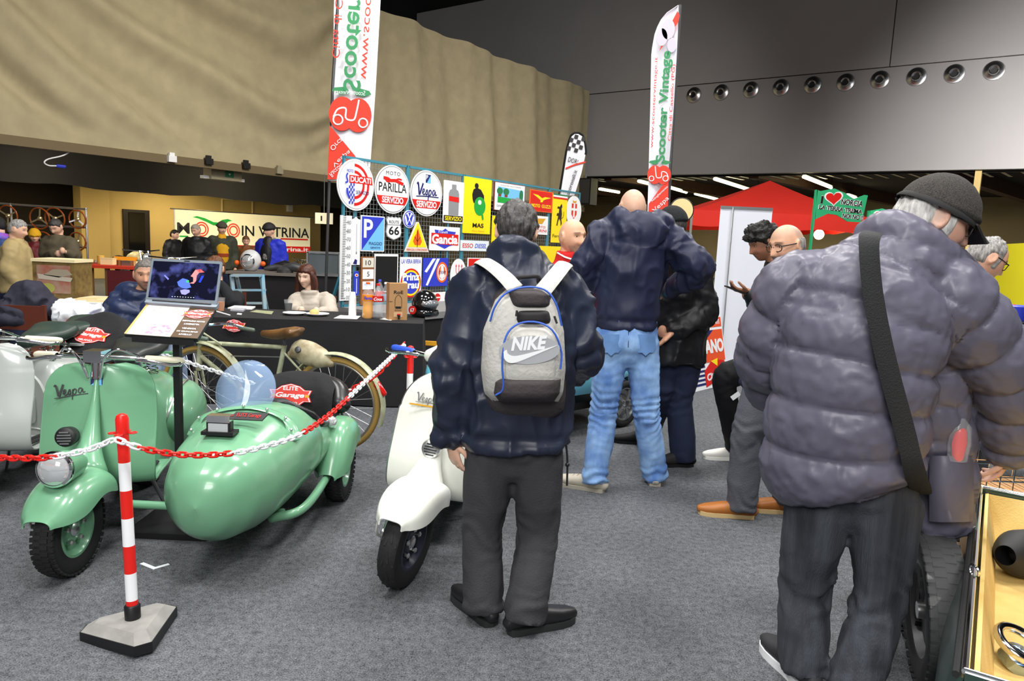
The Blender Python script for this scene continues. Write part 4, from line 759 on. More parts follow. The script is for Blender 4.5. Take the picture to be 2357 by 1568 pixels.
def em(nm, r, g, b): return mat(nm, srgb(r, g, b), .3, emit=.9)
def blob(pts, m, nm='screen_picture'): mb = MB(); mb.plate([(x * ws * .93 / 2, y * hs_ * .84 / 2 + .004) for x, y in pts], Os, s1_, s2_, .0012, .0018); obj(nm, mb, m, sc_, 0)
blob([(.18, .25), (.3, .62), (.46, .62), (.56, .5), (.42, .46), (.36, .3), (.36, .0), (.3, -.15), (.16, -.14), (.28, -.05), (.26, .2)], em('scr_pink', 214, 120, 120)); blob([(.32, .62), (.46, .66), (.58, .5), (.42, .47)], em('scr_red', 208, 60, 60))
blob([(-.2, -.1), (-.05, .12), (.1, .06), (.16, -.1), (.24, -.35), (.1, -.45), (-.05, -.4), (-.15, -.3)], em('scr_blue', 70, 96, 190)); blob([(-.08, -.55), (.05, -.48), (.2, -.5), (.22, -.62), (.1, -.78), (-.02, -.75)], em('scr_lilac', 130, 130, 214)); blob([(.06, .0), (.14, .03), (.16, -.1), (.08, -.12)], em('scr_green', 60, 190, 80)); blob([(.44, -.05), (.5, .3), (.58, .3), (.5, -.08)], em('scr_deep', 30, 50, 190)); blob([(-.62, .2), (-.48, -.02), (-.46, .06), (-.6, .26)], em('scr_lav', 110, 110, 210))
for k in range(9): blob([(-.3 + k * .08, -.92), (-.27 + k * .08, -.92), (-.27 + k * .08, -.89), (-.3 + k * .08, -.89)], em('scr_white', 200, 205, 220), 'player_button')
mb = MB(); mb.plate(rrect(.03, .006, .003, (0, hs_ * .468)), Os, s1_, s2_, .0, .001); obj('webcam', mb, INK, ld, 0)
dO = sko(.5, 1) + e2 * .012; mb = MB(); mb.plate(rrect(ws, .045, .008), dO + e1 * sk * .5 * 0, e1, e2, -.004, .014); obj('hinge_deck', mb, LG, LT, 0)
mb = MB(); mb.plate(rrect(ws * .82, .008, .002), dO, e1, e2, .014, .02); obj('hinge', mb, DARKST, LT, 0)
# ================================================================== exhibitor table with black cloth
TA, TB_ = G(455, 729, .755), G(972, 746, .755); td = nrm(TB_ - TA); tn = V3(-td[1], td[0], 0); TL = np.linalg.norm(TB_ - TA); TD = .78
def tpt(u, v, z=.757): q = TA + td * u + tn * v; return V3(q[0], q[1], z)
tt_ = thing('folding_table', 'long folding table hidden under a black cloth behind the bicycle', 'table', tpt(TL / 2, TD / 2, 0))
mb = MB(); mb.box(tpt(TL / 2, TD / 2, .735), (TL - .02, TD - .02, .03), np.stack([td, tn, ZZ], 1)); obj('tabletop', mb, WHITE, tt_, 0)
for u in (.12, TL - .12):
    for v in (.1, TD - .1): mb = MB(); mb.tube([tpt(u, v, 0), tpt(u, v, .72)], .015, 10); obj('leg', mb, DARKST, tt_)
CLB = pl('black_tablecloth', 27, 27, 30, .9, noise=.2, nscale=5, bump=.15, bscale=60); rows = []
nu = 90
us = np.linspace(0, 1, nu); per = []
for u in us: per.append((u * TL, 0.0, td, -tn))
rows = []
def ringpt(s):
    if s < TL: return s, 0.0, V3(*(-tn))
    if s < TL + TD: return TL, s - TL, V3(*td)
    if s < 2 * TL + TD: return TL - (s - TL - TD), TD, V3(*tn)
    return 0.0, TD - (s - 2 * TL - TD), V3(*(-td))
per_ = 2 * (TL + TD); SSs = np.linspace(0, per_ * .9999, 200)
for z in (.757, .74, .55, .35, .15, .012):
    row = []
    for s in SSs:
        u, v, nd = ringpt(s); k = (.757 - z) / .75; off = .006 + k * (.022 * math.sin(s * 9 + 1.3 * math.sin(s * 2.1)) + .03); q = tpt(u, v, z) + nd * off; row.append(q)
    rows.append(row)
mb = MB(); mb.grid(np.array(rows)); n_ = len(SSs); mb.add(np.array(rows[0]), [tuple(range(n_))]); cl = obj('tablecloth', mb, CLB, None, 50); tag(cl, 'black cloth draped to the floor over the exhibitor table', 'tablecloth')
bo = hit(541, 749, TA - tn * .03, tn); badge(cl, bo - tn * .02, td, ZZ, .2, .012)
PAPER = pl('white_paper', 242, 242, 240, .6)
def flatthing(name, label, cat, pts, m, z=.7575, th=.002, group=None):
    c = [G(x, y, z) for x, y in pts]; mb = MB(); k = len(c); mb.add([p for p in c] + [p + ZZ * th for p in c], [tuple(range(k - 1, -1, -1)), tuple(range(k, 2 * k))] + [(i, (i + 1) % k, k + (i + 1) % k, k + i) for i in range(k)]); o = obj(name, mb, m, None, 0); return tag(o, label, cat, group)
flatthing('paper_sheet', 'white sheet of paper lying at the front of the black table by the cups', 'paper', [(768, 733), (822, 735), (830, 728), (783, 726)], PAPER)
flatthing('paper_napkin', 'white napkin sticking out under the cola bottle', 'napkin', [(873, 735), (900, 738), (905, 736), (885, 732)], PAPER)
flatthing('leaflet', 'colourful leaflet lying flat on the black tablecloth', 'leaflet', [(575, 718), (625, 724), (630, 717), (590, 714)], pl('leaflet_print', 190, 176, 150, .4, noise=.5, nscale=40, col2=srgb(120, 150, 100)))
flatthing('white_tray', 'white paper tray lying behind the leaflet on the black table', 'tray', [(524, 711), (580, 713), (588, 708), (540, 706)], PAPER, .7575, .012)
flatthing('notepad', 'grey notepad beside the leaflet on the black table', 'notepad', [(530, 716), (560, 718), (566, 713), (540, 711)], pl('notepad_grey', 176, 178, 186), .7575, .015)
flatthing('small_card', 'small white card at the front edge of the black table', 'card', [(545, 724), (556, 725), (557, 722), (547, 721)], PAPER)
def cup(name, label, cat, base, prof, m, parts=(), group=None):
    t = thing(name, label, cat, base, group); mb = MB(); mb.lathe(prof, base, n=24, cap=False); obj('body', mb, m, t)
    for nm, pr, mm in parts: mb = MB(); mb.lathe(pr, base, n=24); obj(nm, mb, mm, t)
    return t
PLST = pl('white_plastic', 240, 240, 240, .35); CLEARP = mat('clear_plastic', (.95, .97, 1), .05, alpha=.14, spec=.8); 
for (x, y), lab, nm in (((678, 725), 'empty white plastic plate in front of the seated woman', 0), ((731, 727), 'white plastic plate holding a bread roll in front of the seated woman', 1)):
    b = G(x, y, .7575); t = thing('plastic_plate', lab, 'plate', b, 'plastic plates on the black table'); mb = MB(); mb.lathe([(.001, .004), (.065, .004), (.085, .02), (.105, .024), (.105, .02), (.085, .014), (.066, .0), (.001, .0)], b, n=32, cap=False); obj('dish', mb, PLST, t)
    if nm:
        mb = MB(); mb.ball(b + V3(-.03, 0, .032), (.045, .04, .03), 16, 10); tag(obj('bread_roll', mb, pl('bread', 232, 204, 130, .7, noise=.3, nscale=30), None), 'round pale bread roll on the plastic plate', 'bread')
b = G(664, 716, .7575); cup('drink_glass', 'plastic cup of dark cola beside the seated woman', 'cup', b, [(.03, 0), (.042, .11)], CLEARP, [('drink', [(.028, .003), (.037, .075)], INK)])
b = G(508, 716, .7575); cup('beer_glass', 'glass of amber beer on the table behind the laptop', 'glass', b, [(.03, 0), (.04, .12), (.04, .125)], CLEARP, [('drink', [(.028, .003), (.036, .085)], pl('beer', 190, 110, 20, .2))])
mb = MB(); p0, p1 = G(496, 716, .79), G(530, 726, .76); mb.tube([p0, p1], .006, 6); tag(obj('drum_stick', mb, PAPER, None), 'thin white stick lying across the edge of the black table', 'stick')
b = G(811, 727, .7575); t = thing('cup_stack', 'tall stack of white plastic cups on the black table', 'cups', b)
for k in range(14): mb = MB(); z = k * .0125; w0 = .036 - .0003 * k; mb.lathe([(w0 + .001, .0), (w0 + .001, .006), (w0 - .006, .05), (w0 - .007, .062)], b + V3(0, 0, z), n=20); obj('cup', mb, PLST, t)
def bottle(name, label, b, h, r, drink, cap, lab, fill, group='drink bottles on the black table'):
    t = thing(name, label, 'bottle', b, group)
    prof = [(.001, .0), (r * .8, .0), (r, .015), (r * .92, .3 * h), (r * .86, .4 * h), (r, .5 * h), (r, .66 * h), (r * .8, .76 * h), (r * .42, .88 * h), (r * .3, .92 * h), (r * .3, .97 * h)]
    mb = MB(); mb.lathe(prof, b, n=28, cap=False); obj('shell', mb, CLEARP, t)
    pr = [(q * .95, z) for q, z in prof if z <= fill * h] ; mb = MB(); mb.lathe(pr, b + V3(0, 0, .002), n=24)
    if drink: obj('drink', mb, drink, t)
    mb = MB(); mb.lathe([(r * 1.02, .5 * h), (r * 1.02, .66 * h)], b, n=28, cap=False); lb_ = obj('label_band', mb, lab[0], t)
    mb = MB(); mb.lathe([(r * .36, .955 * h), (r * .36, 1.0 * h), (r * .3, 1.01 * h)], b, n=20); obj('cap', mb, cap, t)
    if lab[1]: fw = nrm(CAM - b); fw[2] = 0; fw = nrm(fw); ex = V3(-fw[1], fw[0], 0); text(lab[1], r * 1.5, h * .09, lab[2], lb_, b + V3(0, 0, .58 * h) + fw * (r * .98), ex, ZZ, r * .06, .001, .03, .3)
    return t
bottle('orange_soda_bottle', 'orange soda bottle half full with orange cap on the black table', G(846, 733, .7575), .33, .052, pl('orange_soda', 250, 172, 0, .2), ORNG, (pl('orange_label', 240, 140, 10), 'Fanta', BLUEP), .5)
bottle('cola_bottle', 'cola bottle with red label and little dark drink left', G(869, 734, .7575), .32, .05, INK, RED, (RED, 'Coca', WHITE), .24)
bottle('water_bottle', 'clear water bottle with blue cap behind the cola bottle', G(873, 722, .7575), .33, .045, None, BLUEP, (pl('label_red_white', 220, 60, 60), None, None), .2)
bottle('water_bottle', 'clear water bottle with pale label between cola bottle and carton', G(887, 732, .7575), .33, .045, None, PLST, (pl('label_pale_blue', 170, 200, 230), None, None), .2)
CARD = pl('brown_cardboard', 178, 134, 88, .8, noise=.08, nscale=20)
b0, b1 = G(895, 737, .7575), G(950, 739, .7575); bw = np.linalg.norm(b1 - b0) * .78; bd = nrm(V3(1, .42, 0)); bnn = V3(-bd[1], bd[0], 0); bc0 = b0 + bd * bw / 2 + bnn * .06; bh = .335
t = thing('wine_carton', 'brown cardboard wine box with a red tap on the black table', 'box', bc0); mb = MB(); mb.box(bc0 + V3(0, 0, bh / 2), (bw, .12, bh), np.stack([bd, bnn, ZZ], 1)); cb = obj('carton', mb, CARD, t, 0)
fo = bc0 - bnn * .0605; text('RoE', .085, .03, INK, cb, fo + V3(0, 0, .255), bd, ZZ, .0, .001, .02); text('ROSSO', .06, .012, INK, cb, fo + V3(0, 0, .09), bd, ZZ, .0, .001); text('5 litri', .04, .012, INK, cb, fo + V3(0, 0, .17) - bd * .075, bd, ZZ, .0, .001)
mb = MB(); stroke(mb, np.array([(-.03, -.05), (-.03, .03), (-.015, .06), (0, .07), (.015, .06), (.03, .03), (.03, -.05)]), .004, fo + V3(0, 0, .16), bd, ZZ, 0, .001); mb.plate(rrect(.05, .02, .002, (0, -.045)), fo + V3(0, 0, .16), bd, ZZ, 0, .0012); o = obj('bottle_print', mb, INK, cb, 0); o['kind'] = 'stuff'
mb = MB(); mb.plate(rrect(.08, .045, .004), fo + V3(0, 0, .05), bd, ZZ, 0, .002); obj('tap_panel', mb, pl('pale_card', 206, 172, 130), cb, 0); mb = MB(); mb.tube([fo + V3(0, 0, .045), fo - bnn * .035 + V3(0, 0, .04)], .012, 10, (0, 0, 1)); mb.tube([fo - bnn * .03 + V3(0, 0, .045), fo - bnn * .03 + V3(0, 0, .01)], .009, 8); tp_ = obj('tap', mb, INK, t); mb = MB(); mb.box(fo - bnn * .03 + V3(0, 0, .055), (.03, .012, .012)); obj('tap_lever', mb, RED, tp_, 0)
# helmet
hc = G(968, 731, .7575) + V3(.02, .12, .13); t = thing('crash_helmet', 'black full-face crash helmet with round red number behind the wine box', 'helmet', hc - V3(0, 0, .13)); rows = []
mb = MB(); mb.ball(hc, (.125, .155, .13), 28, 18); obj('shell', mb, pl('helmet_black', 20, 20, 22, .12, coat=.6), t); mb = MB(); mb.ball(hc + V3(.03, -.04, .0), (.11, .125, .055), 24, 12); obj('visor', mb, mat('smoked_visor', (.25, .25, .27), .08, .4), t); mb = MB(); mb.tube(spline([hc + V3(-.115, -.02, -.09), hc + V3(-.05, -.13, -.09), hc + V3(.05, -.14, -.09), hc + V3(.12, -.02, -.09)], 14), [(.035, .025)] * 14, 12, (0, 0, 1), rnd=True); obj('chin_bar', mb, MATS['helmet_black'], t)
hO = hc + V3(-.08, -.12, -.06); hn = nrm(V3(-.6, -1, 0)); he = V3(-hn[1], hn[0], 0); mb = MB(); mb.plate(ellipse(.045, .04), hO + hn * .03, he, ZZ, 0, .004); rd = obj('number_disc', mb, RED, t, 0); text('67', .05, .04, WHITE, rd, hO + hn * .03, he, ZZ, .004, .001, .02)
# ================================================================== sign rack on a low platform
RL = hit(785, 707, P(785, 707, 8.75), V3(0, 1, 0)); RZ0 = RL[2]; RO = RL.copy()
def rk(px, py, d=0.0): return hit(px, py, RO + H2 * d, H2)
def uv(px, py, d=.03): q = rk(px, py, d); return np.dot(q - RO, H1), q[2]
RTOP = uv(791, 358, 0)[1]; RLEN = uv(1335, 442, 0)[0]; TEAL = pl('teal_rack_paint', 58, 128, 148, .45)
rkt = thing('sign_rack', 'teal welded mesh rack of several panels carrying enamel signs', 'rack', V3(RO[0], RO[1], RZ0))
cuts = [0] + [uv(x, 400, 0)[0] for x in (938, 1067, 1174, 1266)] + [RLEN]
def rp(u, z, d=0.0): q = RO + H1 * u + H2 * d; return V3(q[0], q[1], z)
for k in range(5):
    a, b = cuts[k] + .015, cuts[k + 1] - .015; mb = MB()
    for u in (a, b): mb.bar(rp(u, RZ0), rp(u, RTOP), .03, .03, tuple(H2))
    for z in (RZ0 + .015, RTOP - .015): mb.bar(rp(a, z), rp(b, z), .03, .03)
    fr_ = obj('panel_frame', mb, TEAL, rkt, 0); mb = MB()
    for u in np.arange(a + .05, b, .055): mb.bar(rp(u, RZ0), rp(u, RTOP), .005, .005, tuple(H2))
    for z in np.arange(RZ0 + .05, RTOP, .055): mb.bar(rp(a, z, .004), rp(b, z, .004), .005, .005)
    o = obj('wire_mesh', mb, mat('galv_wire', (.30, .34, .35), .45, .5), rkt, 0); o['kind'] = 'stuff'
for u in (.2, RLEN * .35, RLEN * .7, RLEN - .2): mb = MB(); mb.bar(rp(u, RZ0 - .0), rp(u, RTOP - .4, -.0) , .03, .03); mb.bar(rp(u, RZ0 + .9, -.02), rp(u, RZ0 + .02, -.4), .03, .03); obj('brace', mb, TEAL, rkt, 0)
PLAT = pl('grey_platform', 128, 128, 128, .85, noise=.15, nscale=6)
pf = thing('display_platform', 'low grey carpeted platform with black skirt under the sign rack', 'platform', rp(RLEN / 2, 0)); RR_ = np.stack([H1, -H2, ZZ], 1)
mb = MB(); mb.box(rp(RLEN / 2 + .15, RZ0 - .04, .27), (RLEN + .3, 1.46, .08), RR_); obj('deck', mb, PLAT, pf, 0); mb = MB(); mb.box(rp(RLEN / 2 + .15, (RZ0 - .08) / 2, .27), (RLEN + .24, 1.4, RZ0 - .08), RR_); obj('skirt', mb, CLB, pf, 0)
mb = MB(); a, b = P(968, 789, 7.6), P(1035, 793, 7.75); mb.bar(a, b, .04, .045); mb.bar(a, V3(a[0], a[1], 0.0), .03, .03); mb.bar(b, V3(b[0], b[1], 0.0), .03, .03); tag(obj('yellow_trestle', mb, pl('yellow_wood', 226, 160, 30, .5), None, 0), 'yellow wooden trestle beside the black tablecloth', 'trestle')
# --- signs -----------------------------------------------------------
def sign(name, label, box, outline=None, m=WHITE, r=.015, d=.03, th=.012, frame=None):
    xl, yt, xr, yb = box; xm, ym = (xl + xr) / 2, (yt + yb) / 2; u0, u1 = uv(xl, ym, d)[0], uv(xr, ym, d)[0]; v1, v0 = uv(xm, yt, d)[1], uv(xm, yb, d)[1]
    w_, h_ = u1 - u0, v1 - v0; O = rp((u0 + u1) / 2, (v0 + v1) / 2, d); t = thing(name, label, 'sign', O, 'enamel signs on the mesh rack')
    o = rrect(w_, h_, r) if outline is None else outline(w_, h_); mb = MB(); mb.plate(o, O, H1, ZZ, -th, 0); pn = obj('panel', mb, m, t, 0)
    for sx in (-1, 1): mb = MB(); mb.tube([O + H1 * sx * w_ * .2 + ZZ * h_ * .3 - H2 * th * .5, O + H1 * sx * w_ * .2 + ZZ * h_ * .3 - H2 * (d + .004)], .004, 6, (0, 0, 1)); obj('hook', mb, STEEL, t)
    class S: pass
    s = S(); s.t = t; s.O = O; s.w = w_; s.h = h_; s.lay = [0]
    def shp(pts, mm, nm='print', lift=0): s.lay[0] += 1; z = .0006 * s.lay[0]; mb = MB(); mb.plate([(x * w_ / 2, y * h_ / 2) for x, y in pts], O, H1, ZZ, z, z + .001); return obj(nm, mb, mm, t, 0)
    def tx(st, x, y, ww, hh, mm, **k): s.lay[0] += 1; return text(st, ww * w_, hh * h_, mm, t, O + H1 * x * w_ / 2 + ZZ * y * h_ / 2, H1, ZZ, .0006 * s.lay[0] + .0004, .001, **k)
    def ln(pts, wd, mm, nm='line', n=20): s.lay[0] += 1; z = .0006 * s.lay[0]; mb = MB(); stroke(mb, np.array([(x * w_ / 2, y * h_ / 2) for x, y in pts]), wd, O, H1, ZZ, z, z + .001, n); return obj(nm, mb, mm, t, 0)
    s.shp, s.tx, s.ln = shp, tx, ln; return s
ell = lambda w_, h_: ellipse(w_ / 2, h_ / 2, 48)
def bandpts(y0, y1, k=.93, n=10):
    L_ = [(math.sqrt(max(k * k - y * y, 0)), y) for y in np.linspace(y0, y1, n)]; return L_ + [(-x, y) for x, y in L_[::-1]]
s = sign('round_sign', 'round white enamel sign reading MOTO DUCATI SERVIZIO with red letter D', (776, 366, 861, 485), ell)
s.shp(ellipse(.94, .94), GREYP, 'ring'); s.shp(ellipse(.925, .925), WHITE, 'field'); 
for k, mm in ((.82, RED), (.7, WHITE), (.56, RED), (.44, WHITE)): s.shp([(-.1, k)] + ellipse(k, k, 24, (-.1, 0), -math.pi / 2, math.pi / 2)[::-1] + [(-.1, -k)], mm, 'letter_d')
s.shp([(-.38, .06), (.9, .06), (.84, .36), (-.38, .36)], RED, 'band'); s.tx('DUCATI', .24, .21, .56, .11, WHITE, bold=.03); s.tx('SERVIZIO', .34, -.28, .36, .07, NAVYP); s.tx('MOTO', -.34, .52, .17, .06, BLUEP)
for i in range(4):
    for j in range(8):
        if (i + j) % 2: s.shp([(-.4 + i * .07, -.05 - j * .1), (-.33 + i * .07, -.05 - j * .1), (-.33 + i * .07, .05 - j * .1), (-.4 + i * .07, .05 - j * .1)], BLUEP, 'chequer')
s.ln([(-.5, .42), (-.56, .3), (-.5, .1), (-.62, .05)], .02, BLUEP, 'figure'); s.ln([(-.52, -.15), (-.5, -.35), (-.4, -.5)], .03, BLUEP, 'ribbon')
s = sign('round_sign', 'round white enamel sign reading MOTO PARILLA SERVIZIO with red greyhound', (863, 380, 943, 492), ell)
s.shp(ellipse(.95, .95), INK, 'ring'); s.shp(ellipse(.93, .93), WHITE, 'field'); s.shp(bandpts(-.62, -.28), RED, 'band'); s.tx('MOTO', 0, .66, .4, .08, INK, sp=1.3); s.tx('PARILLA', 0, .08, .8, .18, INK, bold=.005); s.tx('SERVIZIO', 0, -.44, .62, .13, WHITE, bold=.03)
s.ln([(-.55, .44), (-.3, .42), (-.15, .36), (.1, .38), (.3, .34), (.6, .26)], .04, RED, 'greyhound'); s.ln([(.15, .4), (.3, .46), (.5, .44)], .02, RED, 'greyhound_leg'); s.ln([(-.45, .4), (-.36, .32), (-.2, .3)], .02, RED, 'greyhound_leg')
s = sign('round_sign', 'round white enamel sign reading Vespa SERVIZIO with blue script', (945, 392, 1018, 498), ell)
s.shp(ellipse(.95, .95), INK, 'ring'); s.shp(ellipse(.93, .93), WHITE, 'field'); s.shp(bandpts(-.66, -.3), RED, 'band'); s.tx('SERVIZIO', 0, -.48, .64, .14, WHITE, bold=.03); s.shp([(-.1, .46), (.22, .46), (.22, .82), (-.1, .82)], NAVYP, 'emblem'); s.shp([(.22, .82), (.22, .46), (-.02, .46)], CYANP, 'emblem_field'); s.tx('P', -.02, .7, .06, .09, WHITE, bold=.02)
vs_ = vespa_script(s.t, s.O + ZZ * .02, H1, ZZ, s.w * .74, NAVYP, .003)
s = sign('gas_bottle_sign', 'white sign with a grey gas bottle and black SERVIZIO strip', (1021, 417, 1067, 514), None, WHITE, .02)
s.shp([(-.5, -.62), (-.52, .4), (-.42, .56), (-.22, .62), (-.22, .84), (.22, .84), (.22, .62), (.42, .56), (.52, .4), (.5, -.62)], GREYP, 'gas_bottle'); s.shp([(-.48, .05), (.52, .0), (.52, .25), (-.48, .28)], RED, 'brand_mark'); s.shp([(-.95, -.92), (.95, -.92), (.95, -.64), (-.95, -.64)], INK, 'strip'); s.tx('SERVIZIO', 0, -.78, .84, .1, YELP, bold=.02)
s = sign('yellow_poster', 'tall yellow sign reading MAS with a black figure and green lamp', (1067, 410, 1130, 538), None, YELP, .003)
s.shp(ellipse(.14, .1, 24, (-.12, .72)), INK, 'head'); s.shp([(-.42, .4), (-.34, .58), (-.1, .66), (.2, .6), (.44, .4), (.46, .24), (.1, .1), (-.3, .1), (-.38, .22)], INK, 'rider'); s.shp(ellipse(.42, .34, 32, (.16, .0)), GRNP, 'lamp_body'); s.shp(ellipse(.13, .085, 24, (.14, .14)), WHITE, 'lamp'); s.ln([(.36, -.3), (.42, -.48)], .04, GRNP, 'tail', 4); s.tx('MAS', .08, -.7, .4, .08, INK, bold=.02); s.tx('Nino Nanni', .1, -.9, .45, .03, GOLDP)
s = sign('forest_sign', 'white sign showing trees, green meadow and a small fire', (1140, 424, 1207, 486), None, WHITE, .004); mb = MB(); mb.plate(rrect(s.w * 1.03, s.h * 1.05, .004), s.O, H1, ZZ, -.03, -.0125); obj('brown_frame', mb, pl('brown_frame', 120, 50, 30), s.t, 0)
s.shp([(-.85, -.45), (.9, -.5), (.9, .62), (-.85, .72)], CYANP, 'sky'); s.shp([(-.85, -.45), (.9, -.5), (.9, -.1), (-.85, -.02)], GRNP, 'meadow'); 
for x in (-.72, -.3): s.shp([(x - .1, 0), (x + .1, 0), (x + .1, .25), (x - .1, .25)], pl('trunk_print', 130, 60, 40), 'trunk'); s.shp(ellipse(.2, .25, 16, (x, .4)), DKGRN, 'tree')
s.shp(ellipse(.13, .42, 16, (.75, .25)), DKGRN, 'poplar'); s.shp([(-.1, -.4), (.3, -.42), (.22, -.2), (.1, -.08), (-.02, -.2)], ORNG, 'fire'); s.tx('STAGIONE DELLE FIAMME', 0, .84, .7, .04, GREYP); s.tx('DIFENDI IL BOSCO', -.2, -.68, .7, .07, GREYP); s.tx('DAL FUOCO', .0, -.86, .4, .06, GREYP)
s = sign('red_eagle_sign', 'orange red square sign reading MOTO GUZZI with gold eagle', (1219, 439, 1272, 488), None, ORNG, .004); s.shp([(-.92, -.92), (.92, -.92), (.92, .92), (-.92, .92)], RED, 'field'); s.tx('MOTO', -.46, -.45, .36, .16, YELP, bold=.02); s.tx('GUZZI', .44, -.45, .4, .16, YELP, bold=.02); s.shp([(-.78, .62), (-.3, .55), (.05, .3), (.3, .45), (.85, .42), (.4, .25), (.15, .1), (.1, -.08), (-.1, -.1), (-.08, .1), (-.4, .35)], YELP, 'eagle')
s = sign('yellow_horse_sign', 'tall yellow sign with black prancing horse and tricolour top', (1271, 447, 1304, 559), None, YELP, .003); s.shp([(-1, .94), (1, .94), (1, 1), (-1, 1)], DKGRN, 'green_bar'); s.shp([(-1, .87), (1, .87), (1, .94), (-1, .94)], WHITE, 'white_bar'); s.shp([(-1, .8), (1, .8), (1, .87), (-1, .87)], RED, 'red_bar')
s.shp([(.05, .55), (.2, .62), (.3, .5), (.2, .42), (.3, .2), (.25, -.02), (.35, -.2), (.2, -.3), (.15, -.1), (-.05, .0), (-.2, -.15), (-.25, -.3), (-.4, -.28), (-.3, -.08), (-.2, .1), (-.45, .12), (-.35, .22), (-.15, .22), (-.1, .4), (-.4, .42), (-.3, .5), (-.05, .48)], INK, 'horse'); s.ln([(.25, .0), (.5, .1), (.55, .3)], .01, INK, 'horse_tail'); s.tx('Ferrari', -.1, -.72, .74, .06, INK)
s = sign('oval_crest_sign', 'tall white oval sign with red cross shield and gold crown', (1304, 451, 1338, 522), ell); s.shp([(-.35, .5), (.35, .5), (.35, -.2), (0, -.5), (-.35, -.2)], RED, 'shield'); s.shp([(-.1, .5), (.1, .5), (.1, -.4), (-.1, -.4)], WHITE, 'cross'); s.shp([(-.35, .05), (.35, .05), (.35, .2), (-.35, .2)], WHITE, 'cross_bar'); s.shp([(-.2, .55), (.2, .55), (.25, .72), (0, .65), (-.25, .72)], GOLDP, 'crown')
s = sign('wing_sign', 'white sign reading MOTO MORINI with gold winged emblem', (1222, 497, 1261, 540), None, WHITE, .004); s.shp([(-.6, .7), (.7, .75), (.3, .15), (-.1, .15)], GOLDP, 'wing'); s.tx('MOTO', .1, -.18, .6, .13, RED); s.tx('MORINI', .1, -.58, .75, .15, RED)
s = sign('yellow_board', 'plain tall yellow board on the rack behind the dark-haired man', (1132, 498, 1176, 600), None, YELP, .003)
s = sign('yellow_board', 'yellow board hung low behind the man in red', (1240, 567, 1296, 625), None, YELP, .003)
s = sign('ruler_board', 'tall white ruler board marked from 00 to 90 at the rack edge', (783, 496, 809, 692), None, WHITE, .003)
for k in range(10): s.tx('%d0' % k, .45, -.93 + k * .197, .32, .045, GREYP)
for k in range(50): y = -.95 + k * .0395; s.shp([(-.88, y), (-.88 + (.8 if k % 5 == 0 else .5), y), (-.88 + (.8 if k % 5 == 0 else .5), y + .013), (-.88, y + .013)], INK, 'tick')
s = sign('white_thermometer', 'long white advertising thermometer between ruler board and Piaggio sign', (810, 499, 829, 610), lambda w_, h_: [(-w_ / 2, -h_ / 2), (w_ / 2, -h_ / 2), (w_ / 2, h_ * .44), (w_ * .2, h_ * .46), (0, h_ / 2), (-w_ * .2, h_ * .46), (-w_ / 2, h_ * .44)], WHITE); s.shp(ellipse(.16, .06, 16, (.1, -.5)), GREYP, 'bulb'); s.shp([(.06, -.5), (.14, -.5), (.14, .7), (.06, .7)], GREYP, 'scale_tube'); s.shp([(-.7, -.95), (.2, -.98), (.3, -.8), (-.2, -.75)], NAVYP, 'blue_mark')
s = sign('two_blue_sign', 'dark and light blue sign reading P PIAGGIO GENOVA', (831, 497, 885, 579), lambda w_, h_: rrect(w_, h_, .008)[:15] + [(-.02, -h_ / 2), (0, -h_ * .53), (.02, -h_ / 2)] + rrect(w_, h_, .008)[15:], WHITE); s.shp([(-.94, -.94), (.94, -.94), (.94, .94), (-.94, .94)], CYANP, 'light_field'); s.shp([(-.94, -.94), (.94, .94), (-.94, .94)], BLUEP, 'dark_field'); s.tx('P', -.4, .28, .38, .52, WHITE, bold=.02); s.tx('PIAGGIO', .22, -.55, .56, .09, NAVYP); s.tx('GENOVA', .22, -.78, .42, .05, NAVYP)
rt = lambda w_, h_: [(x * w_ / 2, y * h_ / 2) for x, y in [(0, -1), (.35, -.9), (.8, -.72), (.98, -.35), (.9, 0), (.8, .35), (.98, .72), (.75, .98), (.5, .9), (.25, .98), (0, .9), (-.25, .98), (-.5, .9), (-.75, .98), (-.98, .72), (-.8, .35), (-.9, 0), (-.98, -.35), (-.8, -.72), (-.35, -.9)]]
s = sign('shield_sign', 'white shield sign reading ROUTE 66', (888, 498, 925, 553), rt, GREYP); s.shp([(x * .93, y * .93) for x, y in [(q[0] / s.w * 2, q[1] / s.h * 2) for q in rt(s.w, s.h)]], WHITE, 'field'); s.shp([(-.78, .26), (.78, .26), (.78, .3), (-.78, .3)], INK, 'rule'); s.tx('ROUTE', 0, .52, .6, .13, INK); s.tx('66', 0, -.2, .64, .36, INK, bold=.015)
s = sign('small_round_sign', 'small blue and white round VW sign between panels', (928, 484, 956, 525), ell); s.shp(ellipse(.92, .92), BLUEP, 'ring'); s.shp(ellipse(.8, .8), WHITE, 'inner_ring'); s.shp(ellipse(.74, .74), BLUEP, 'field'); s.ln([(-.35, .68), (0, .1), (.35, .68)], .03, WHITE, 'letter_v', 3); s.ln([(-.68, .3), (-.35, -.6), (0, .02), (.35, -.6), (.68, .3)], .03, WHITE, 'letter_w', 5)
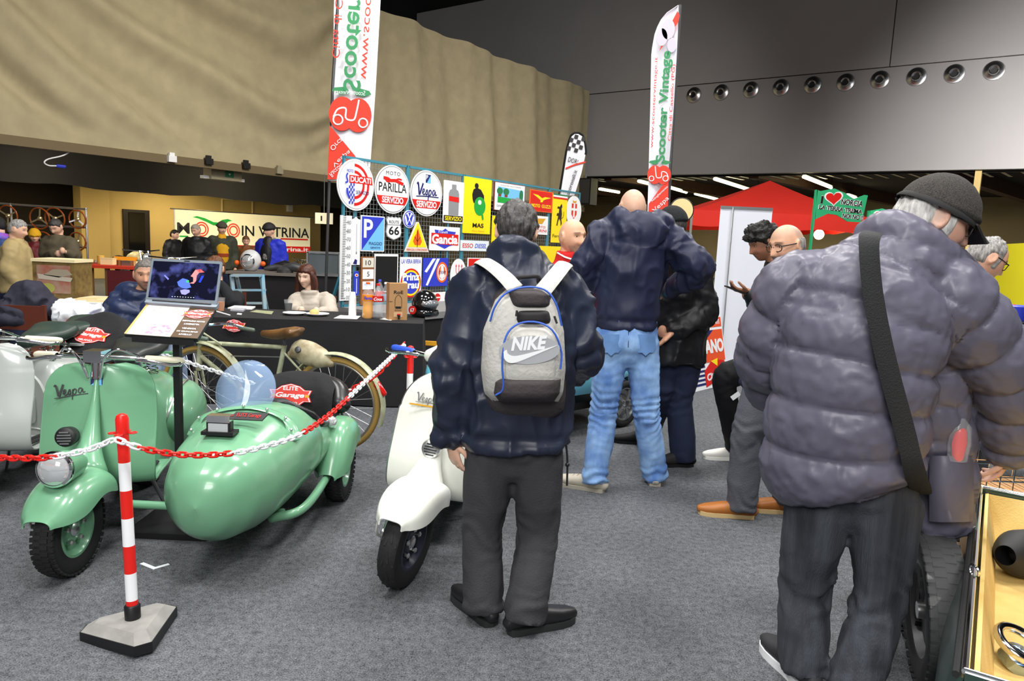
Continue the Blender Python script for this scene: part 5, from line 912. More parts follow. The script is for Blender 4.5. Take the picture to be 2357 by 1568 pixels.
s = sign('triangle_sign', 'yellow triangular fire warning sign with burning tree', (932, 511, 988, 580), lambda w_, h_: [(-w_ / 2, -h_ / 2), (w_ / 2, -h_ / 2), (w_ * .05, h_ / 2), (-w_ * .05, h_ / 2)], pl('pale_sign', 226, 220, 206)); s.shp([(-.76, -.68), (.78, -.68), (.06, .93), (-.02, .93)], YELP, 'field'); s.shp([(-.35, -.3), (-.2, -.55), (.25, -.55), (.38, -.3), (.25, .0), (.1, .4), (.02, .6), (-.1, .2), (-.25, .0)], ORNG, 'flames'); s.ln([(0, -.68), (.02, .0), (.0, .45)], .012, INK, 'tree_trunk'); s.ln([(.0, -.3), (.25, .0)], .007, INK, 'branch', 4); s.ln([(.0, -.3), (-.2, .0)], .007, INK, 'branch', 4); s.tx("PERICOLO D'INCENDIO", 0, -.85, .84, .07, RED)
s = sign('vermouth_sign', 'white sign with red and blue shield reading Gancia', (989, 522, 1058, 577), None, WHITE, .012); s.shp([(-.7, .72), (-.2, .65), (0, .85), (.2, .65), (.72, .6), (.6, .2), (.6, -.5), (.3, -.62), (0, -.85), (-.3, -.68), (-.6, -.5), (-.6, .2)], BLUEP, 'shield'); s.shp([(-.9, -.45), (.9, -.55), (.9, .38), (-.9, .45)], RED, 'band'); s.tx('Gancia', 0, -.05, .86, .4, WHITE, bold=.04); s.tx('Fratelli', -.15, .55, .3, .1, WHITE)
s = sign('fuel_sign', 'narrow white sign reading ESSO DIESEL', (1060, 554, 1125, 578), None, pl('pale_blue_white', 222, 232, 238), .003); s.tx('ESSO', -.5, 0, .36, .42, RED, bold=.01); s.tx('DIESEL', .4, 0, .42, .42, BLUEP, shear=.3, bold=.005)
s = sign('wooden_board', 'brown wooden board with small enamel number plates 10 and 5', (831, 591, 861, 702), None, pl('brown_board', 150, 96, 54, .6, noise=.2, nscale=12), .003); s.shp([(-.8, .56), (.9, .56), (.9, .95), (-.8, .95)], pl('cream_plate', 220, 216, 204), 'number_plate'); s.tx('10', .05, .75, .42, .1, INK); s.shp([(-.8, .08), (.9, .08), (.9, .48), (-.8, .48)], WHITE, 'number_plate'); s.tx('5', .05, .28, .18, .1, INK); s.shp([(-.8, -.35), (.9, -.35), (.9, -.02), (-.8, -.02)], WHITE, 'text_plate'); s.tx('AVVISO', .05, -.14, .6, .04, CYANP)
s = sign('black_board_sign', 'plain black sign with a broad white border above the carton', (862, 585, 916, 672), None, WHITE, .003); s.shp([(-.92, -.95), (.92, -.95), (.92, .88), (-.92, .88)], INK, 'field')
s = sign('beer_sign', 'white beer sign reading LA VERA BIRRA Prinz Brau with rainbow arch', (921, 592, 970, 680), None, WHITE, .004); s.tx('LA VERA BIRRA', 0, .78, .9, .11, BLUEP)
for k, mm in ((.95, RED), (.84, YELP), (.72, BLUEP)): s.shp(ellipse(k, k * .8, 40, (0, -.35)), mm, 'arch')
s.tx('Prinz', 0, -.02, .8, .2, WHITE, bold=.04); s.tx('Brau', 0, -.45, .76, .2, WHITE, bold=.04)
s = sign('blue_lamp_sign', 'blue sign with white fluorescent tubes and an orange oval lamp', (974, 594, 1031, 659), None, BLUEP, .003); s.shp([(-.28, .96), (-.02, .96), (-.72, -.02), (-.9, .05)], WHITE, 'tube_print'); s.shp([(.06, .96), (.3, .96), (-.62, -.94), (-.78, -.9)], WHITE, 'tube_print'); s.shp(ellipse(.46, .74, 32, (.5, -.02)), ORNG, 'oval'); s.shp(ellipse(.36, .6, 32, (.5, -.02)), WHITE, 'oval_field'); s.shp(ellipse(.3, .5, 32, (.5, -.02)), ORNG, 'oval_core'); s.shp([(.4, .45), (.6, .45), (.64, .0), (.74, -.3), (.5, -.55), (.28, -.3), (.36, .0)], WHITE, 'bulb_print'); s.tx('OSRAM', .5, -.02, .3, .12, NAVYP)
s = sign('oval_trident_sign', 'white and blue oval sign with a red trident', (1037, 596, 1073, 675), ell); s.shp(bandpts(-.6, -.15, .95), NAVYP, 'band'); s.shp(bandpts(-.93, -.6, .95), NAVYP, 'band_low'); s.tx('MASERATI', 0, -.3, .8, .1, WHITE, bold=.02)
for x in (-.35, 0, .35): s.ln([(x * .5, .05), (x, .3), (x, .6)], .008, RED, 'tine', 8); s.shp([(x - .08, .56), (x + .08, .56), (x, .7)], RED, 'tine_tip')
s.shp([(-.3, .02), (.3, .02), (.3, .08), (-.3, .08)], RED, 'base_bar')
s = sign('red_gear_sign', 'red square sign with a white gear wheel and gold crown', (1076, 594, 1127, 665), None, WHITE, .003); s.shp([(-.94, -.95), (.94, -.95), (.94, .95), (-.94, .95)], RED, 'field'); s.shp([((.62 if i % 2 else .5) * math.cos(i * math.pi / 12), -.15 + (.62 if i % 2 else .5) * math.sin(i * math.pi / 12)) for i in range(24)], WHITE, 'gear'); s.shp(ellipse(.4, .4, 24, (0, -.15)), GRNP, 'gear_core'); s.shp([(-.22, .42), (.22, .42), (.34, .72), (.12, .6), (0, .78), (-.12, .6), (-.34, .72)], GOLDP, 'crown')
s = sign('no_entry_sign', 'white sign with red no-entry disc reading DIVIETO DI ACCESSO', (976, 673, 1033, 719), None, WHITE, .004); s.shp(ellipse(.24, .4, 32, (.05, .48)), RED, 'disc'); s.shp([(-.17, .42), (.27, .42), (.27, .54), (-.17, .54)], WHITE, 'disc_bar'); s.tx('DIVIETO DI ACCESSO', 0, -.25, .92, .16, GREYP); s.tx('AUTOMEZZI NON AUTORIZZATI', 0, -.65, .92, .13, GREYP)
s = sign('blue_thermometer', 'small narrow blue enamel thermometer with round white top', (815, 624, 826, 681), lambda w_, h_: rrect(w_, h_, w_ * .48), BLUEP); s.shp(ellipse(.7, .13, 20, (0, .66)), WHITE, 'disc'); s.shp(ellipse(.4, .08, 20, (0, .66)), RED, 'emblem'); s.shp([(-.12, -.8), (.12, -.8), (.12, .4), (-.12, .4)], WHITE, 'scale_tube')
# ------------------------------------------------------------------ vermouth board standing on the floor, roll-up banner
cz0, cz1, cz2 = G(1583, 905), G(1672, 883), None
ce = nrm(cz1 - cz0); cn = V3(ce[1], -ce[0], 0); up = nrm(ZZ - cn * .22); czw = np.linalg.norm(cz1 - cz0) * 1.04; czh = 1.0
topz = P(1660, 727, cz1[1] + .12)[2]; czh = topz / up[2]
O = (cz0 + cz1) / 2 + up * czh / 2 + cn * .02; t = thing('vermouth_board', 'leaning enamel board reading CINZANO and Cinsoda in red, white and blue', 'sign', (cz0 + cz1) / 2)
def czs(pts, m, nm, lay): mb = MB(); mb.plate([(x * czw / 2, y * czh / 2) for x, y in pts], O, ce, up, .0015 * lay, .0015 * lay + .0015); return obj(nm, mb, m, t, 0)
mb = MB(); mb.plate([(-czw / 2, -czh / 2), (czw / 2, -czh / 2), (czw / 2, czh / 2), (-czw / 2, czh / 2)], O, ce, up, -.015, 0); obj('panel', mb, WHITE, t, 0)
ORED = pl('orange_red', 232, 84, 40); czs([(-.96, .7), (.96, .7), (.96, .97), (-.96, .97)], ORED, 'top_band', 1); czs([(-.96, -.28), (.96, -.28), (.96, .62), (-.96, .62)], ORED, 'field', 1); czs([(-.96, -.28), (.5, .62), (-.96, .62)], NAVYP, 'blue_field', 2)
for k in range(5): y = -.4 - k * .12; czs([(-.96, y), (-.1, y), (-.1, y + .06), (-.96, y + .06)], NAVYP, 'stripe', 1)
text('VERMOUTH SPUMANTI', czw * .86, czh * .07, WHITE, t, O + up * czh * .42, ce, up, .003, .001, .02); text('CINZANO', czw * .94, czh * .2, WHITE, t, O + up * czh * .08, ce, up, .0046, .001, .05)
czs([(-.15, -.95), (.9, -.72), (.9, -.3), (.3, -.2), (-.15, -.5)], RED, 'lower_label', 2); czs([(.2, -.25), (.55, -.2), (.5, -.42)], YELP, 'yellow_flash', 3); text('Cinsoda', czw * .46, czh * .1, WHITE, t, O + up * czh * -.3 + ce * czw * .19, nrm(ce + up * .22), nrm(up - ce * .22), .006, .001, .04)
for sx in (-.8, .8): mb = MB(); p0 = O + ce * sx * czw / 2 + up * czh * .3 - cn * .016; mb.bar(p0, V3(*(p0 - cn * .35)[:2], 0.005), .02, .02); obj('prop_leg', mb, WHITE, t, 0)
r0, r1 = P(1640, 800, 9.0), P(1742, 790, 9.0); ra = V3(r0[0], 9.0, 0); rb_ = V3(r1[0], 9.0, 0); zt = P(1690, 478, 9.0)[2]
t = thing('roll_up_banner', 'plain white roll-up banner seen from behind beside the red tent', 'banner', (ra + rb_) / 2); lx = P(1626, 480, 9.0)[0]; rx_ = P(1746, 478, 9.0)[0]
mb = MB(); mb.box(((ra[0] + rb_[0]) / 2, 9.0, zt / 2 + .04), (rx_ - lx, .006, zt - .08)); obj('sheet', mb, pl('banner_white', 226, 228, 238, .6), t, 0); mb = MB(); mb.box(((ra[0] + rb_[0]) / 2, 9.0, .05), (rx_ - lx + .04, .16, .09)); obj('base_case', mb, ALU, t, 20); mb = MB(); mb.tube([((lx + rx_) / 2, 8.97, .09), ((lx + rx_) / 2, 8.97, zt)], .012, 8); obj('pole', mb, ALU, t); mb = MB(); mb.box(((ra[0] + rb_[0]) / 2, 8.995, zt), (rx_ - lx, .03, .03)); obj('top_rail', mb, ALU, t, 20)
# ================================================================== people
def fabric(name, r, g, b, rough=.6, bump=.25, bscale=18, noise=.12, sheen=.0, stretch=None, spec=.4, fine=None):
    m = pl(name, r, g, b, rough, noise=noise, nscale=6, bump=bump * 1.3, bscale=bscale * .55, sheen=sheen, spec=spec, stretch=stretch, bdist=.018, ridged=bscale < 25); return m
SKINM = mat('skin', (.8, .6, .5), .5, vcol=True, noise=.08, nscale=40, bump=.12, bscale=180, spec=.4, bdist=.003)
SK_FAIR, SK_TAN, SK_PALE = srgb(222, 176, 150), srgb(196, 146, 118), srgb(232, 196, 172)
def head_surface(n=56, m=64, inflate=None):
    th = np.linspace(0, math.pi, n)[:, None]; ph = np.linspace(0, 2 * math.pi, m, endpoint=False)[None, :]
    d = np.stack([np.sin(th) * np.cos(ph), np.sin(th) * np.sin(ph), np.cos(th) * np.ones_like(ph)], -1)
    x, y, z = .076 * d[..., 0], .098 * d[..., 1], .118 * d[..., 2]
    low = sstep(-.01, -.115, z) if False else 1 - sstep(-.115, -.005, z)
    x = x * (1 - .27 * low ** 1.3); y = np.where((y < 0), y * (1 - .42 * (1 - sstep(-.11, -.02, z))), y + .010 * low * sstep(0, .05, y)); y = np.where(y > .062, .062 + (y - .062) * .85, y); z = np.where(z > .06, .06 + (z - .06) * .9, z)
    fr = sstep(.02, .05, y); ax = np.abs(x)
    nz = np.clip((.022 - z) / .052, 0, 1) * sstep(-.047, -.036, z)
    y = y + fr * (.027 * gs(x, .010 + .006 * np.clip((.02 - z) / .05, 0, 1)) * nz - .013 * gs(ax - .031, .016) * gs(z - .008, .013) + .006 * gs(z - .029, .009) * (1 - sstep(.045, .06, ax)) + .006 * gs(z + .062, .009) * gs(x, .027) - .005 * gs(z + .0635, .003) * gs(x, .024) + .009 * gs(z + .102, .02) * gs(x, .026) + .005 * gs(ax - .042, .018) * gs(z + .028, .02) - .004 * gs(ax - .03, .012) * gs(z + .055, .016))
    p = np.stack([x, y, z], -1); f = []
    for i in range(n - 1):
        for j in range(m): k = (j + 1) % m; f.append((i * m + j, (i + 1) * m + j, (i + 1) * m + k, i * m + k))
    return p, d, f
def hframe(fwd, up):
    f = nrm(fwd); u = np.asarray(up, float); u = nrm(u - np.dot(u, f) * f); l = np.cross(u, f); return np.stack([l * -1, f, u], 1)   # columns: right, forward, up
def tohead(p, c, R, k): return np.asarray(p) @ R.T * k + c
def hand(B, w, d, n, th, curl=.5, k=1.0, spread=.05):
    """w wrist, d finger direction, n palm normal (towards palm), th thumb side"""
    d = nrm(d); n = nrm(n - np.dot(n, d) * d); lat = nrm(th - np.dot(th, d) * d - np.dot(th, n) * n); w = np.asarray(w, float)
    kn = w + d * .085 * k
    B.tube([w - d * .03 * k, w + d * .01 * k, w + d * .045 * k, kn, kn + d * .006 * k], [(.026 * k, .02 * k), (.029 * k, .019 * k), (.04 * k, .016 * k), (.042 * k, .014 * k), (.038 * k, .010 * k)], 14, tuple(lat), rnd=True)
    for i, (L, off) in enumerate(((.072, .031), (.08, .0105), (.075, -.0105), (.058, -.031))):
        p = kn + lat * off * k - d * .01 * k; dd = nrm(d + lat * spread * (1.5 - i) * .8); pts = [p]; c = curl * (1 + .12 * i)
        for s, fr in enumerate((.45, .32, .26)):
            a = c * (.55 + .35 * s); dd = nrm(dd * math.cos(a) + n * math.sin(a)); n2 = nrm(n - np.dot(n, dd) * dd); p = p + dd * L * k * fr; pts.append(p)
        B.tube(spline(pts, 7), [(r_ * k, r_ * k) for r_ in np.linspace(.0095, .0075, 7)], 8, tuple(lat), rnd=True)
    p0 = w + d * .02 * k + lat * .026 * k; t1 = nrm(d * .75 + lat * .75 + n * .35); p1 = p0 + t1 * .042 * k; t2 = nrm(d + lat * .15 + n * (.3 + curl * .4)); p2 = p1 + t2 * .032 * k; p3 = p2 + nrm(t2 + n * curl * .3) * .024 * k
    B.tube(spline([p0, p1, p2, p3], 9), [(r_ * k, r_ * k) for r_ in np.linspace(.0135, .0085, 9)], 8, tuple(n), rnd=True)
def stand(base, H=1.75, f=(0, 1, 0), **o):
    k = H / 1.75; f = nrm(f); l = np.cross(ZZ, f); b = V3(base[0], base[1], 0)
    J = dict(k=k, f=f, l=l, base=b, anL=b + l * .11 * k + ZZ * .08, anR=b - l * .11 * k + ZZ * .08, knL=b + l * .11 * k + ZZ * .49 * k + f * .02, knR=b - l * .11 * k + ZZ * .49 * k + f * .02, hip=b + ZZ * .95 * k, chest=b + ZZ * 1.26 * k, neck=b + ZZ * 1.47 * k, head=b + ZZ * 1.635 * k + f * .03, shL=b + l * .19 * k + ZZ * 1.41 * k, shR=b - l * .19 * k + ZZ * 1.41 * k, elL=b + l * .25 * k + ZZ * 1.12 * k - f * .03, elR=b - l * .25 * k + ZZ * 1.12 * k - f * .03, wrL=b + l * .24 * k + ZZ * .87 * k + f * .06, wrR=b - l * .24 * k + ZZ * .87 * k + f * .06, hf=f, hu=ZZ, toeL=f, toeR=f)
    for a, v in o.items(): J[a] = np.asarray(v, float) if not np.isscalar(v) else v
    return J
def chainparam(v, pts):
    best = np.full(len(v), 1e9); par = np.zeros(len(v)); s0 = 0
    for a, b in zip(pts[:-1], pts[1:]):
        ab = b - a; L = np.linalg.norm(ab); t = np.clip((v - a) @ ab / (L * L + 1e-9), 0, 1); d = np.linalg.norm(v - (a + t[:, None] * ab), axis=1); m = d < best; best[m] = d[m]; par[m] = s0 + t[m] * L; s0 += L
    return par, best
def folds(v, n, amp, sc, seed=0): return n * (amp * 1.5 * ((1 - np.abs(vnoise(v + .03 * np.stack([vnoise(v, 5, seed + 8)] * 3, 1), sc, seed))) ** 3 - .35 + .45 * (1 - np.abs(vnoise(v, np.asarray(sc) * 2.1, seed + 3))) ** 2 - .15))[:, None]
def cloth_mesh(name, MBx, vox, m, parent, disp=None, sm=3, decim=None):
    me = remesh(MBx, vox, sm, .5, None); 
    if disp is not None: v = getv(me); setv(me, v + disp(v, getn(me)))
    off = WLOC[parent.name] if parent.parent is None else WLOC[parent.parent.name]
    setv(me, getv(me) - off); me.shade_smooth(); me.name = name; return link(name, me, m, parent)
def foldsleeve(v, n, chains, amp, freq, seed=0):
    """rings of creases around bends of the limb chains"""
    out = np.zeros(len(v))
    for pts, bends in chains:
        s, d = chainparam(v, pts); L = np.concatenate([[0], np.cumsum(np.linalg.norm(np.diff(pts, axis=0), axis=1))]); w = np.zeros(len(v))
        for bi, wd in bends: w = np.maximum(w, gs(s - L[bi], wd))
        w = np.maximum(w * .8, .08); out += (d < .16) * w * np.sin(freq * s + 6.5 * vnoise(v, 8, seed) + 2.5 * vnoise(v, 19, seed + 1)) * amp * (.35 + .9 * np.abs(vnoise(v, 6, seed + 7)))
    return n * out[:, None]
def shoe(t, an, toe, L, m, msole, name='shoe', tall=.07, sole=.022, laces=None):
    toe = nrm(V3(toe[0], toe[1], 0)); sd_ = V3(-toe[1], toe[0], 0); o = V3(an[0], an[1], 0) - toe * .055
    st_ = [(-.01, .028, .05), (.02, .036, tall + .02), (.06, .037, tall + .03), (.11, .038, tall), (.16, .044, .062), (.21, .046, .05), (.25, .04, .042), (.275, .026, .034)]; k = L / .28; mb = MB()
    mb.tube([o + toe * s * k + ZZ * (sole * .6 + h / 2) for s, w_, h in st_], [(w_ * k, h / 2 + .004) for s, w_, h in st_], 18, tuple(sd_), rnd=True, pw=2.5); u = obj(name, mb, m, t, 60)
    out = [(s * k, w_ * k + .003) for s, w_, h in st_]; oo = [(s, w_) for s, w_ in out] + [(L + .006, 0)] + [(s, -w_) for s, w_ in out[::-1]] + [(-.02, 0)]; mb = MB(); mb.plate(oo, o, toe, sd_, 0.0, sole); obj('sole', mb, msole, u, 30)
    if laces:
        for q in (.115, .14, .165): mb = MB(); c = o + toe * q * k + ZZ * (sole * .6 + np.interp(q, [a[0] for a in st_], [a[2] for a in st_]) + .002); mb.tube([c - sd_ * .02, c + ZZ * .004, c + sd_ * .02], .003, 5, tuple(toe)); obj('lace', mb, laces, u)
    return u
def earcut(v): return 1 - .95 * (np.abs(v[:, 0]) > .052) * gs(v[:, 1] + .008, .030) * (1 - sstep(.015, .03, v[:, 2]))
def hair_shell(t, J, m, mask, thick, rough=.006, k=1.0, seed=0, name='hair', nsc=70, stretch=(1, 1, .35), n=64):
    p, d, f = head_surface(n, n + 8); R = hframe(J['hf'], J['hu']); v = p.reshape(-1, 3); dd = d.reshape(-1, 3); mk = np.clip(mask(v, dd), 0, 1); nz = vnoise(v * np.array(stretch), nsc, seed) * .7 + vnoise(v * np.array(stretch), nsc * 2.2, seed + 5) * .5
    out = v * (1 - .07 * (1 - mk))[:, None] + dd * (mk * thick + mk * rough * nz)[:, None]; w_ = tohead(out, J['head'], R, J['k'] ** .5 * k * J.get('hs', 1.0))
    return obj(name, (w_, f), m, t, 80)
def figure(label, J, skin=SK_FAIR, vox=.007, hands=(), face=True, jacket=None, trousers=None, shoes=None, beard=0.0, brow=(.06, .04, .03), stub=None, eyes=True, group=None, decim=.5, seated=False, name='person', smile=0.0, beardcol=(.3, .28, .26)):
    t = thing(name, label, 'person', J['base'], group); R = hframe(J['hf'], J['hu']); k = J['k']; hk = k ** .5 * J.get('hs', 1.0)
    B = MB(); p, d, f = head_surface(); pv = p.reshape(-1, 3).copy()
    if smile: fr = (pv[:, 1] > .03); pv[:, 1] += fr * smile * .006 * gs(np.abs(pv[:, 0]) - .04, .014) * gs(pv[:, 2] + .035, .018); 
    B.add(tohead(pv, J['head'], R, hk), f)
    for sx in (-1, 1):
        E_ = MB(); E_.torus((sx * .077, -.012, -.004), .017, .0065, (1, -.35 * sx, 0), 18, 6); E_.ball((sx * .075, -.008, -.006), (.006, .016, .024), 10, 8); v, ff = E_.data(); v[:, 2] = -.004 + (v[:, 2] + .004) * 1.45; B.add(tohead(v, J['head'], R, hk), ff)
    nb = J['neck']; hb = tohead([0, -.03, -.085], J['head'], R, hk); B.tube([nb - ZZ * .06, nb, (nb + hb) / 2, hb, tohead([0, -.02, -.03], J['head'], R, hk)], [.065 * k, .058 * k, .055 * k, .055 * k, .05 * k], 16, tuple(J['l']), rnd=True)
    B.tube(spline([J['hip'] - ZZ * .02, J['hip'] * .5 + J['chest'] * .5, J['chest'], J['neck'] - ZZ * .03], 10), [(.13 * k, .09 * k)] * 7 + [(.13 * k, .09 * k), (.10 * k, .08 * k), (.05 * k, .05 * k)], 18, tuple(J['l']), rnd=True)
    for s in 'LR':
        B.tube(spline([J['neck'] * .6 + J['sh' + s] * .4 - ZZ * .05, J['sh' + s], J['el' + s], J['wr' + s]], 14), list(np.interp(np.linspace(0, 1, 14), (0, .33, .66, 1), (.05, .05, .04, .026))), 12, (0, 0, 1), rnd=True, par=True)
        sg = 1 if s == 'L' else -1; hp = J.get('hp' + s, J['hip'] + J['l'] * sg * .09 * k - ZZ * .03); B.tube(spline([hp, J['kn' + s], J['an' + s]], 12), list(np.interp(np.linspace(0, 1, 12), (0, .5, 1), (.075, .05, .035))), 12, tuple(J['l']), rnd=True)
        hd_ = J.get('hand' + s)
        if hd_ is not None: hand(B, J['wr' + s], *hd_[:3], curl=hd_[3] if len(hd_) > 3 else .5, k=k)
        else: B.ball(J['wr' + s] + nrm(J['wr' + s] - J['el' + s]) * .06, (.035, .035, .045), 10, 8)
    me = remesh(B, vox, 1, .4, decim); v = getv(me); loc = ((v - J['head']) @ R) / hk; col = np.tile(np.array(skin), (len(v), 1)); x, y, z = loc.T; ax = np.abs(x); inh = (np.abs(x) < .1) & (np.abs(y) < .13) & (z > -.13) & (z < .14); fr = inh & (y > .03)
    def mixc(w, c): 
        nonlocal col; w = np.clip(w, 0, 1)[:, None]; col = col * (1 - w) + np.array(c) * w
    mixc(inh * .25 * gs(ax - .045, .02) * gs(z + .03, .02) * fr, (.75, .3, .22)); mixc(fr * .3 * gs(x, .012) * gs(z + .03, .014), (.75, .3, .22))
    if stub is not None: mixc(inh * stub[1] * sstep(.035, .06, z) * .6 + inh * stub[1] * (1 - sstep(-.02, .0, y)) * sstep(-.07, -.02, z) , stub[0])
    mixc(fr * beard * np.clip((1 - sstep(-.06, -.045, z)) + gs(z + .05, .008) * (ax < .028), 0, 1) * (1 - .9 * gs(z + .062, .006) * gs(x, .02)), beardcol)
    mixc(fr * .6 * gs(z + .063, .007) * gs(x, .021), (.50, .16, .14)); mixc(fr * .8 * gs(z + .0635, .0022) * gs(x, .022), (.12, .04, .04))
    mixc(fr * .85 * gs(z - .031 + .15 * (ax - .03) ** 1, .0045) * sstep(.010, .018, ax) * (1 - sstep(.048, .056, ax)), brow)
    mixc(fr * .55 * gs(ax - .031, .013) * gs(z - .010, .0075), (.16, .08, .06))
    ca = me.color_attributes.new('Col', 'FLOAT_COLOR', 'POINT'); ca.data.foreach_set('color', np.c_[col, np.ones(len(v))].astype(np.float32).ravel())
    setv(me, v - J['base']); me.shade_smooth(); me.name = 'body'; bo = link('body', me, SKINM, t)
    if eyes:
        for sx in (-1, 1):
            mb = MB(); c = tohead([sx * .031, .0645, .0075], J['head'], R, hk); mb.ball(c, .0115 * hk, 14, 10); e_ = obj('eye', mb, pl('eye_white', 214, 206, 198, .25), t); mb = MB(); dv = R[:, 1]; mb.lathe([(.0055 * hk, .0095 * hk), (.004 * hk, .0118 * hk), (.001, .0122 * hk)], c, dv, 12); obj('iris', mb, pl('iris_brown', 34, 22, 16, .2), e_)
    # garments
    if jacket:
        g = jacket; M_ = MB(); sp_ = g.get('spine'); kk = k
        if sp_ is None:
            hem = J['hip'] - ZZ * g.get('drop', .12); q = g.get('w', 1.0); dp = g.get('d', 1.0); sp_ = [(hem, .19 * q, .15 * dp), (J['hip'] + ZZ * .03, .185 * q, .145 * dp), (J['hip'] * .5 + J['chest'] * .5, .185 * q, .14 * dp), (J['chest'], .205 * q, .145 * dp), (J['neck'] * .68 + J['chest'] * .32, .185 * q, .125 * dp), (J['neck'] - ZZ * .015, .10, .095), (J['neck'] + ZZ * g.get('collar', .04) + J['f'] * .0, .075, .08)]
        pts = np.array([a for a, *_ in sp_]); fr_ = np.linspace(0, len(pts) - 1, 22); M_.tube(spline(pts, 22), [(np.interp(q, range(len(pts)), [s_[1] for s_ in sp_]), np.interp(q, range(len(pts)), [s_[2] for s_ in sp_])) for q in fr_], 28, tuple(J.get('jl', J['l'])), rnd=g.get('rnd', False))
        chains = [(pts, [])]; sr = g.get('sleeve', (.085, .082, .066, .05))
        for s in 'LR':
            a = J['neck'] * .55 + J['sh' + s] * .45 - ZZ * .06; e_ = J['wr' + s] - nrm(J['wr' + s] - J['el' + s]) * .03; cpts = np.array([a, J['sh' + s], J['sh' + s] * .5 + J['el' + s] * .5 + 0, J['el' + s], J['el' + s] * .5 + J['wr' + s] * .5, e_])
            M_.tube(spline(cpts, 18), list(np.interp(np.linspace(0, 1, 18), (0, .2, .4, .6, .8, 1), (sr[0], sr[0], (sr[0] + sr[1]) / 2, sr[1], sr[2], sr[3]))), 16, (0, 0, 1), par=True, rnd=True); chains.append((cpts, [(3, .12), (5, .06), (1, .1)]))
        for fn in g.get('extra', []): fn(M_)
        seed = g.get('seed', 1)
        def disp(v, n):
            if 'quilt' in g:
                qs, qa = g['quilt']; S_ = [chainparam(v, c[0]) for c in chains]; rr = [.19] + [.085] * (len(chains) - 1); D_ = np.stack([s_[1] / r_ for s_, r_ in zip(S_, rr)]); w_ = D_.argmin(0); par = np.choose(w_, [s_[0] for s_ in S_]); qq = np.abs(np.sin(math.pi * (par + .018 * vnoise(v, 5, seed)) / qs)) ** .45
                return n * ((qq - .6) * qa + qa * .28 * (1 - np.abs(vnoise(v, (26, 26, 13), seed))) + .12 * qa * vnoise(v, 55, seed))[:, None]
            a_ = g.get('amp', .012); o_ = folds(v, n, a_, np.array(g.get('fsc', (7, 7, 4.2))), seed) + foldsleeve(v, n, chains[1:], a_ * .55, 62, seed)
            if 'hemband' in g: z0 = pts[0][2]; o_ = o_ + n * (-.012 * gs(v[:, 2] - z0 - .05, .02))[:, None]
            return o_
        o_ = cloth_mesh(g.get('name', 'jacket'), M_, g.get('vox', .012), g['mat'], t, disp, 3)
    if trousers:
        g = trousers; M_ = MB(); r0, r1, r2 = g.get('r', (.105, .082, .07)); ch = []
        M_.tube(spline([J['hip'] - ZZ * .12, J['hip'] - ZZ * .04, J['hip'] + ZZ * .08], 6), [(.14 * k, .11 * k), (.175 * k, .13 * k), (.18 * k, .132 * k), (.18 * k, .13 * k), (.175 * k, .128 * k), (.17 * k, .12 * k)], 22, tuple(J['l']), rnd=True)
        for s in 'LR':
            sg = 1 if s == 'L' else -1; hp = J.get('hp' + s, J['hip'] + J['l'] * sg * .088 * k - ZZ * .06); an = J['an' + s] - ZZ * g.get('hem', .045); cp = np.array([hp, (hp + J['kn' + s]) / 2, J['kn' + s], (J['kn' + s] + an) / 2, an]); M_.tube(spline(cp, 20), [(a, a * 1.08) for a in np.interp(np.linspace(0, 1, 20), (0, .25, .5, .75, 1), (r0, (r0 + r1) / 2 + .006, r1, (r1 + r2) / 2 + .004, r2))], 20, tuple(J['l'])); ch.append((cp, [(2, .11), (4, .10)]))
        a_ = g.get('amp', .009); sd0 = g.get('seed', 4)
        cloth_mesh(g.get('name', 'trousers'), M_, g.get('vox', .012), g['mat'], t, lambda v, n: folds(v, n, a_ * .6, np.array((8, 8, 3.2)), sd0) + foldsleeve(v, n, ch, a_ * g.get('crease', 1.0), g.get('freq', 70), sd0), 3)
    if shoes:
        for s in 'LR': shoe(t, J['an' + s], J['toe' + s], shoes.get('L', .28) * k, shoes['mat'], shoes.get('sole', BLACK), 'shoe', shoes.get('tall', .07), shoes.get('thick', .022), shoes.get('laces'))
    t['R_'] = [float(q) for q in R.ravel()]; del t['R_']; return t
def glasses(t, J, m=BLACK, rim=.004, rx=.026, ry=.019):
    R = hframe(J['hf'], J['hu']); hk = J['k'] ** .5 * J.get('hs', 1.0); T = lambda p: tohead(p, J['head'], R, hk)
    mb = MB(); 
    for sx in (-1, 1):
        mb.tube(np.array([T([sx * .033 + rx * np.sign(math.cos(a)) * abs(math.cos(a)) ** .8, .094 - .008 * abs(math.cos(a)), .004 + ry * math.sin(a)]) for a in np.linspace(0, 2 * math.pi, 24, endpoint=False)]), rim * .6, 6, (0, 0, 1), closed=True); mb.tube([T([sx * .06, .088, .012]), T([sx * .078, .04, .012]), T([sx * .082, -.005, .012])], rim * .7, 6, (0, 0, 1))
    mb.tube([T([-.008, .095, .008]), T([.008, .095, .008])], rim * .7, 6, (0, 0, 1)); o = obj('spectacles', mb, m, t); return o
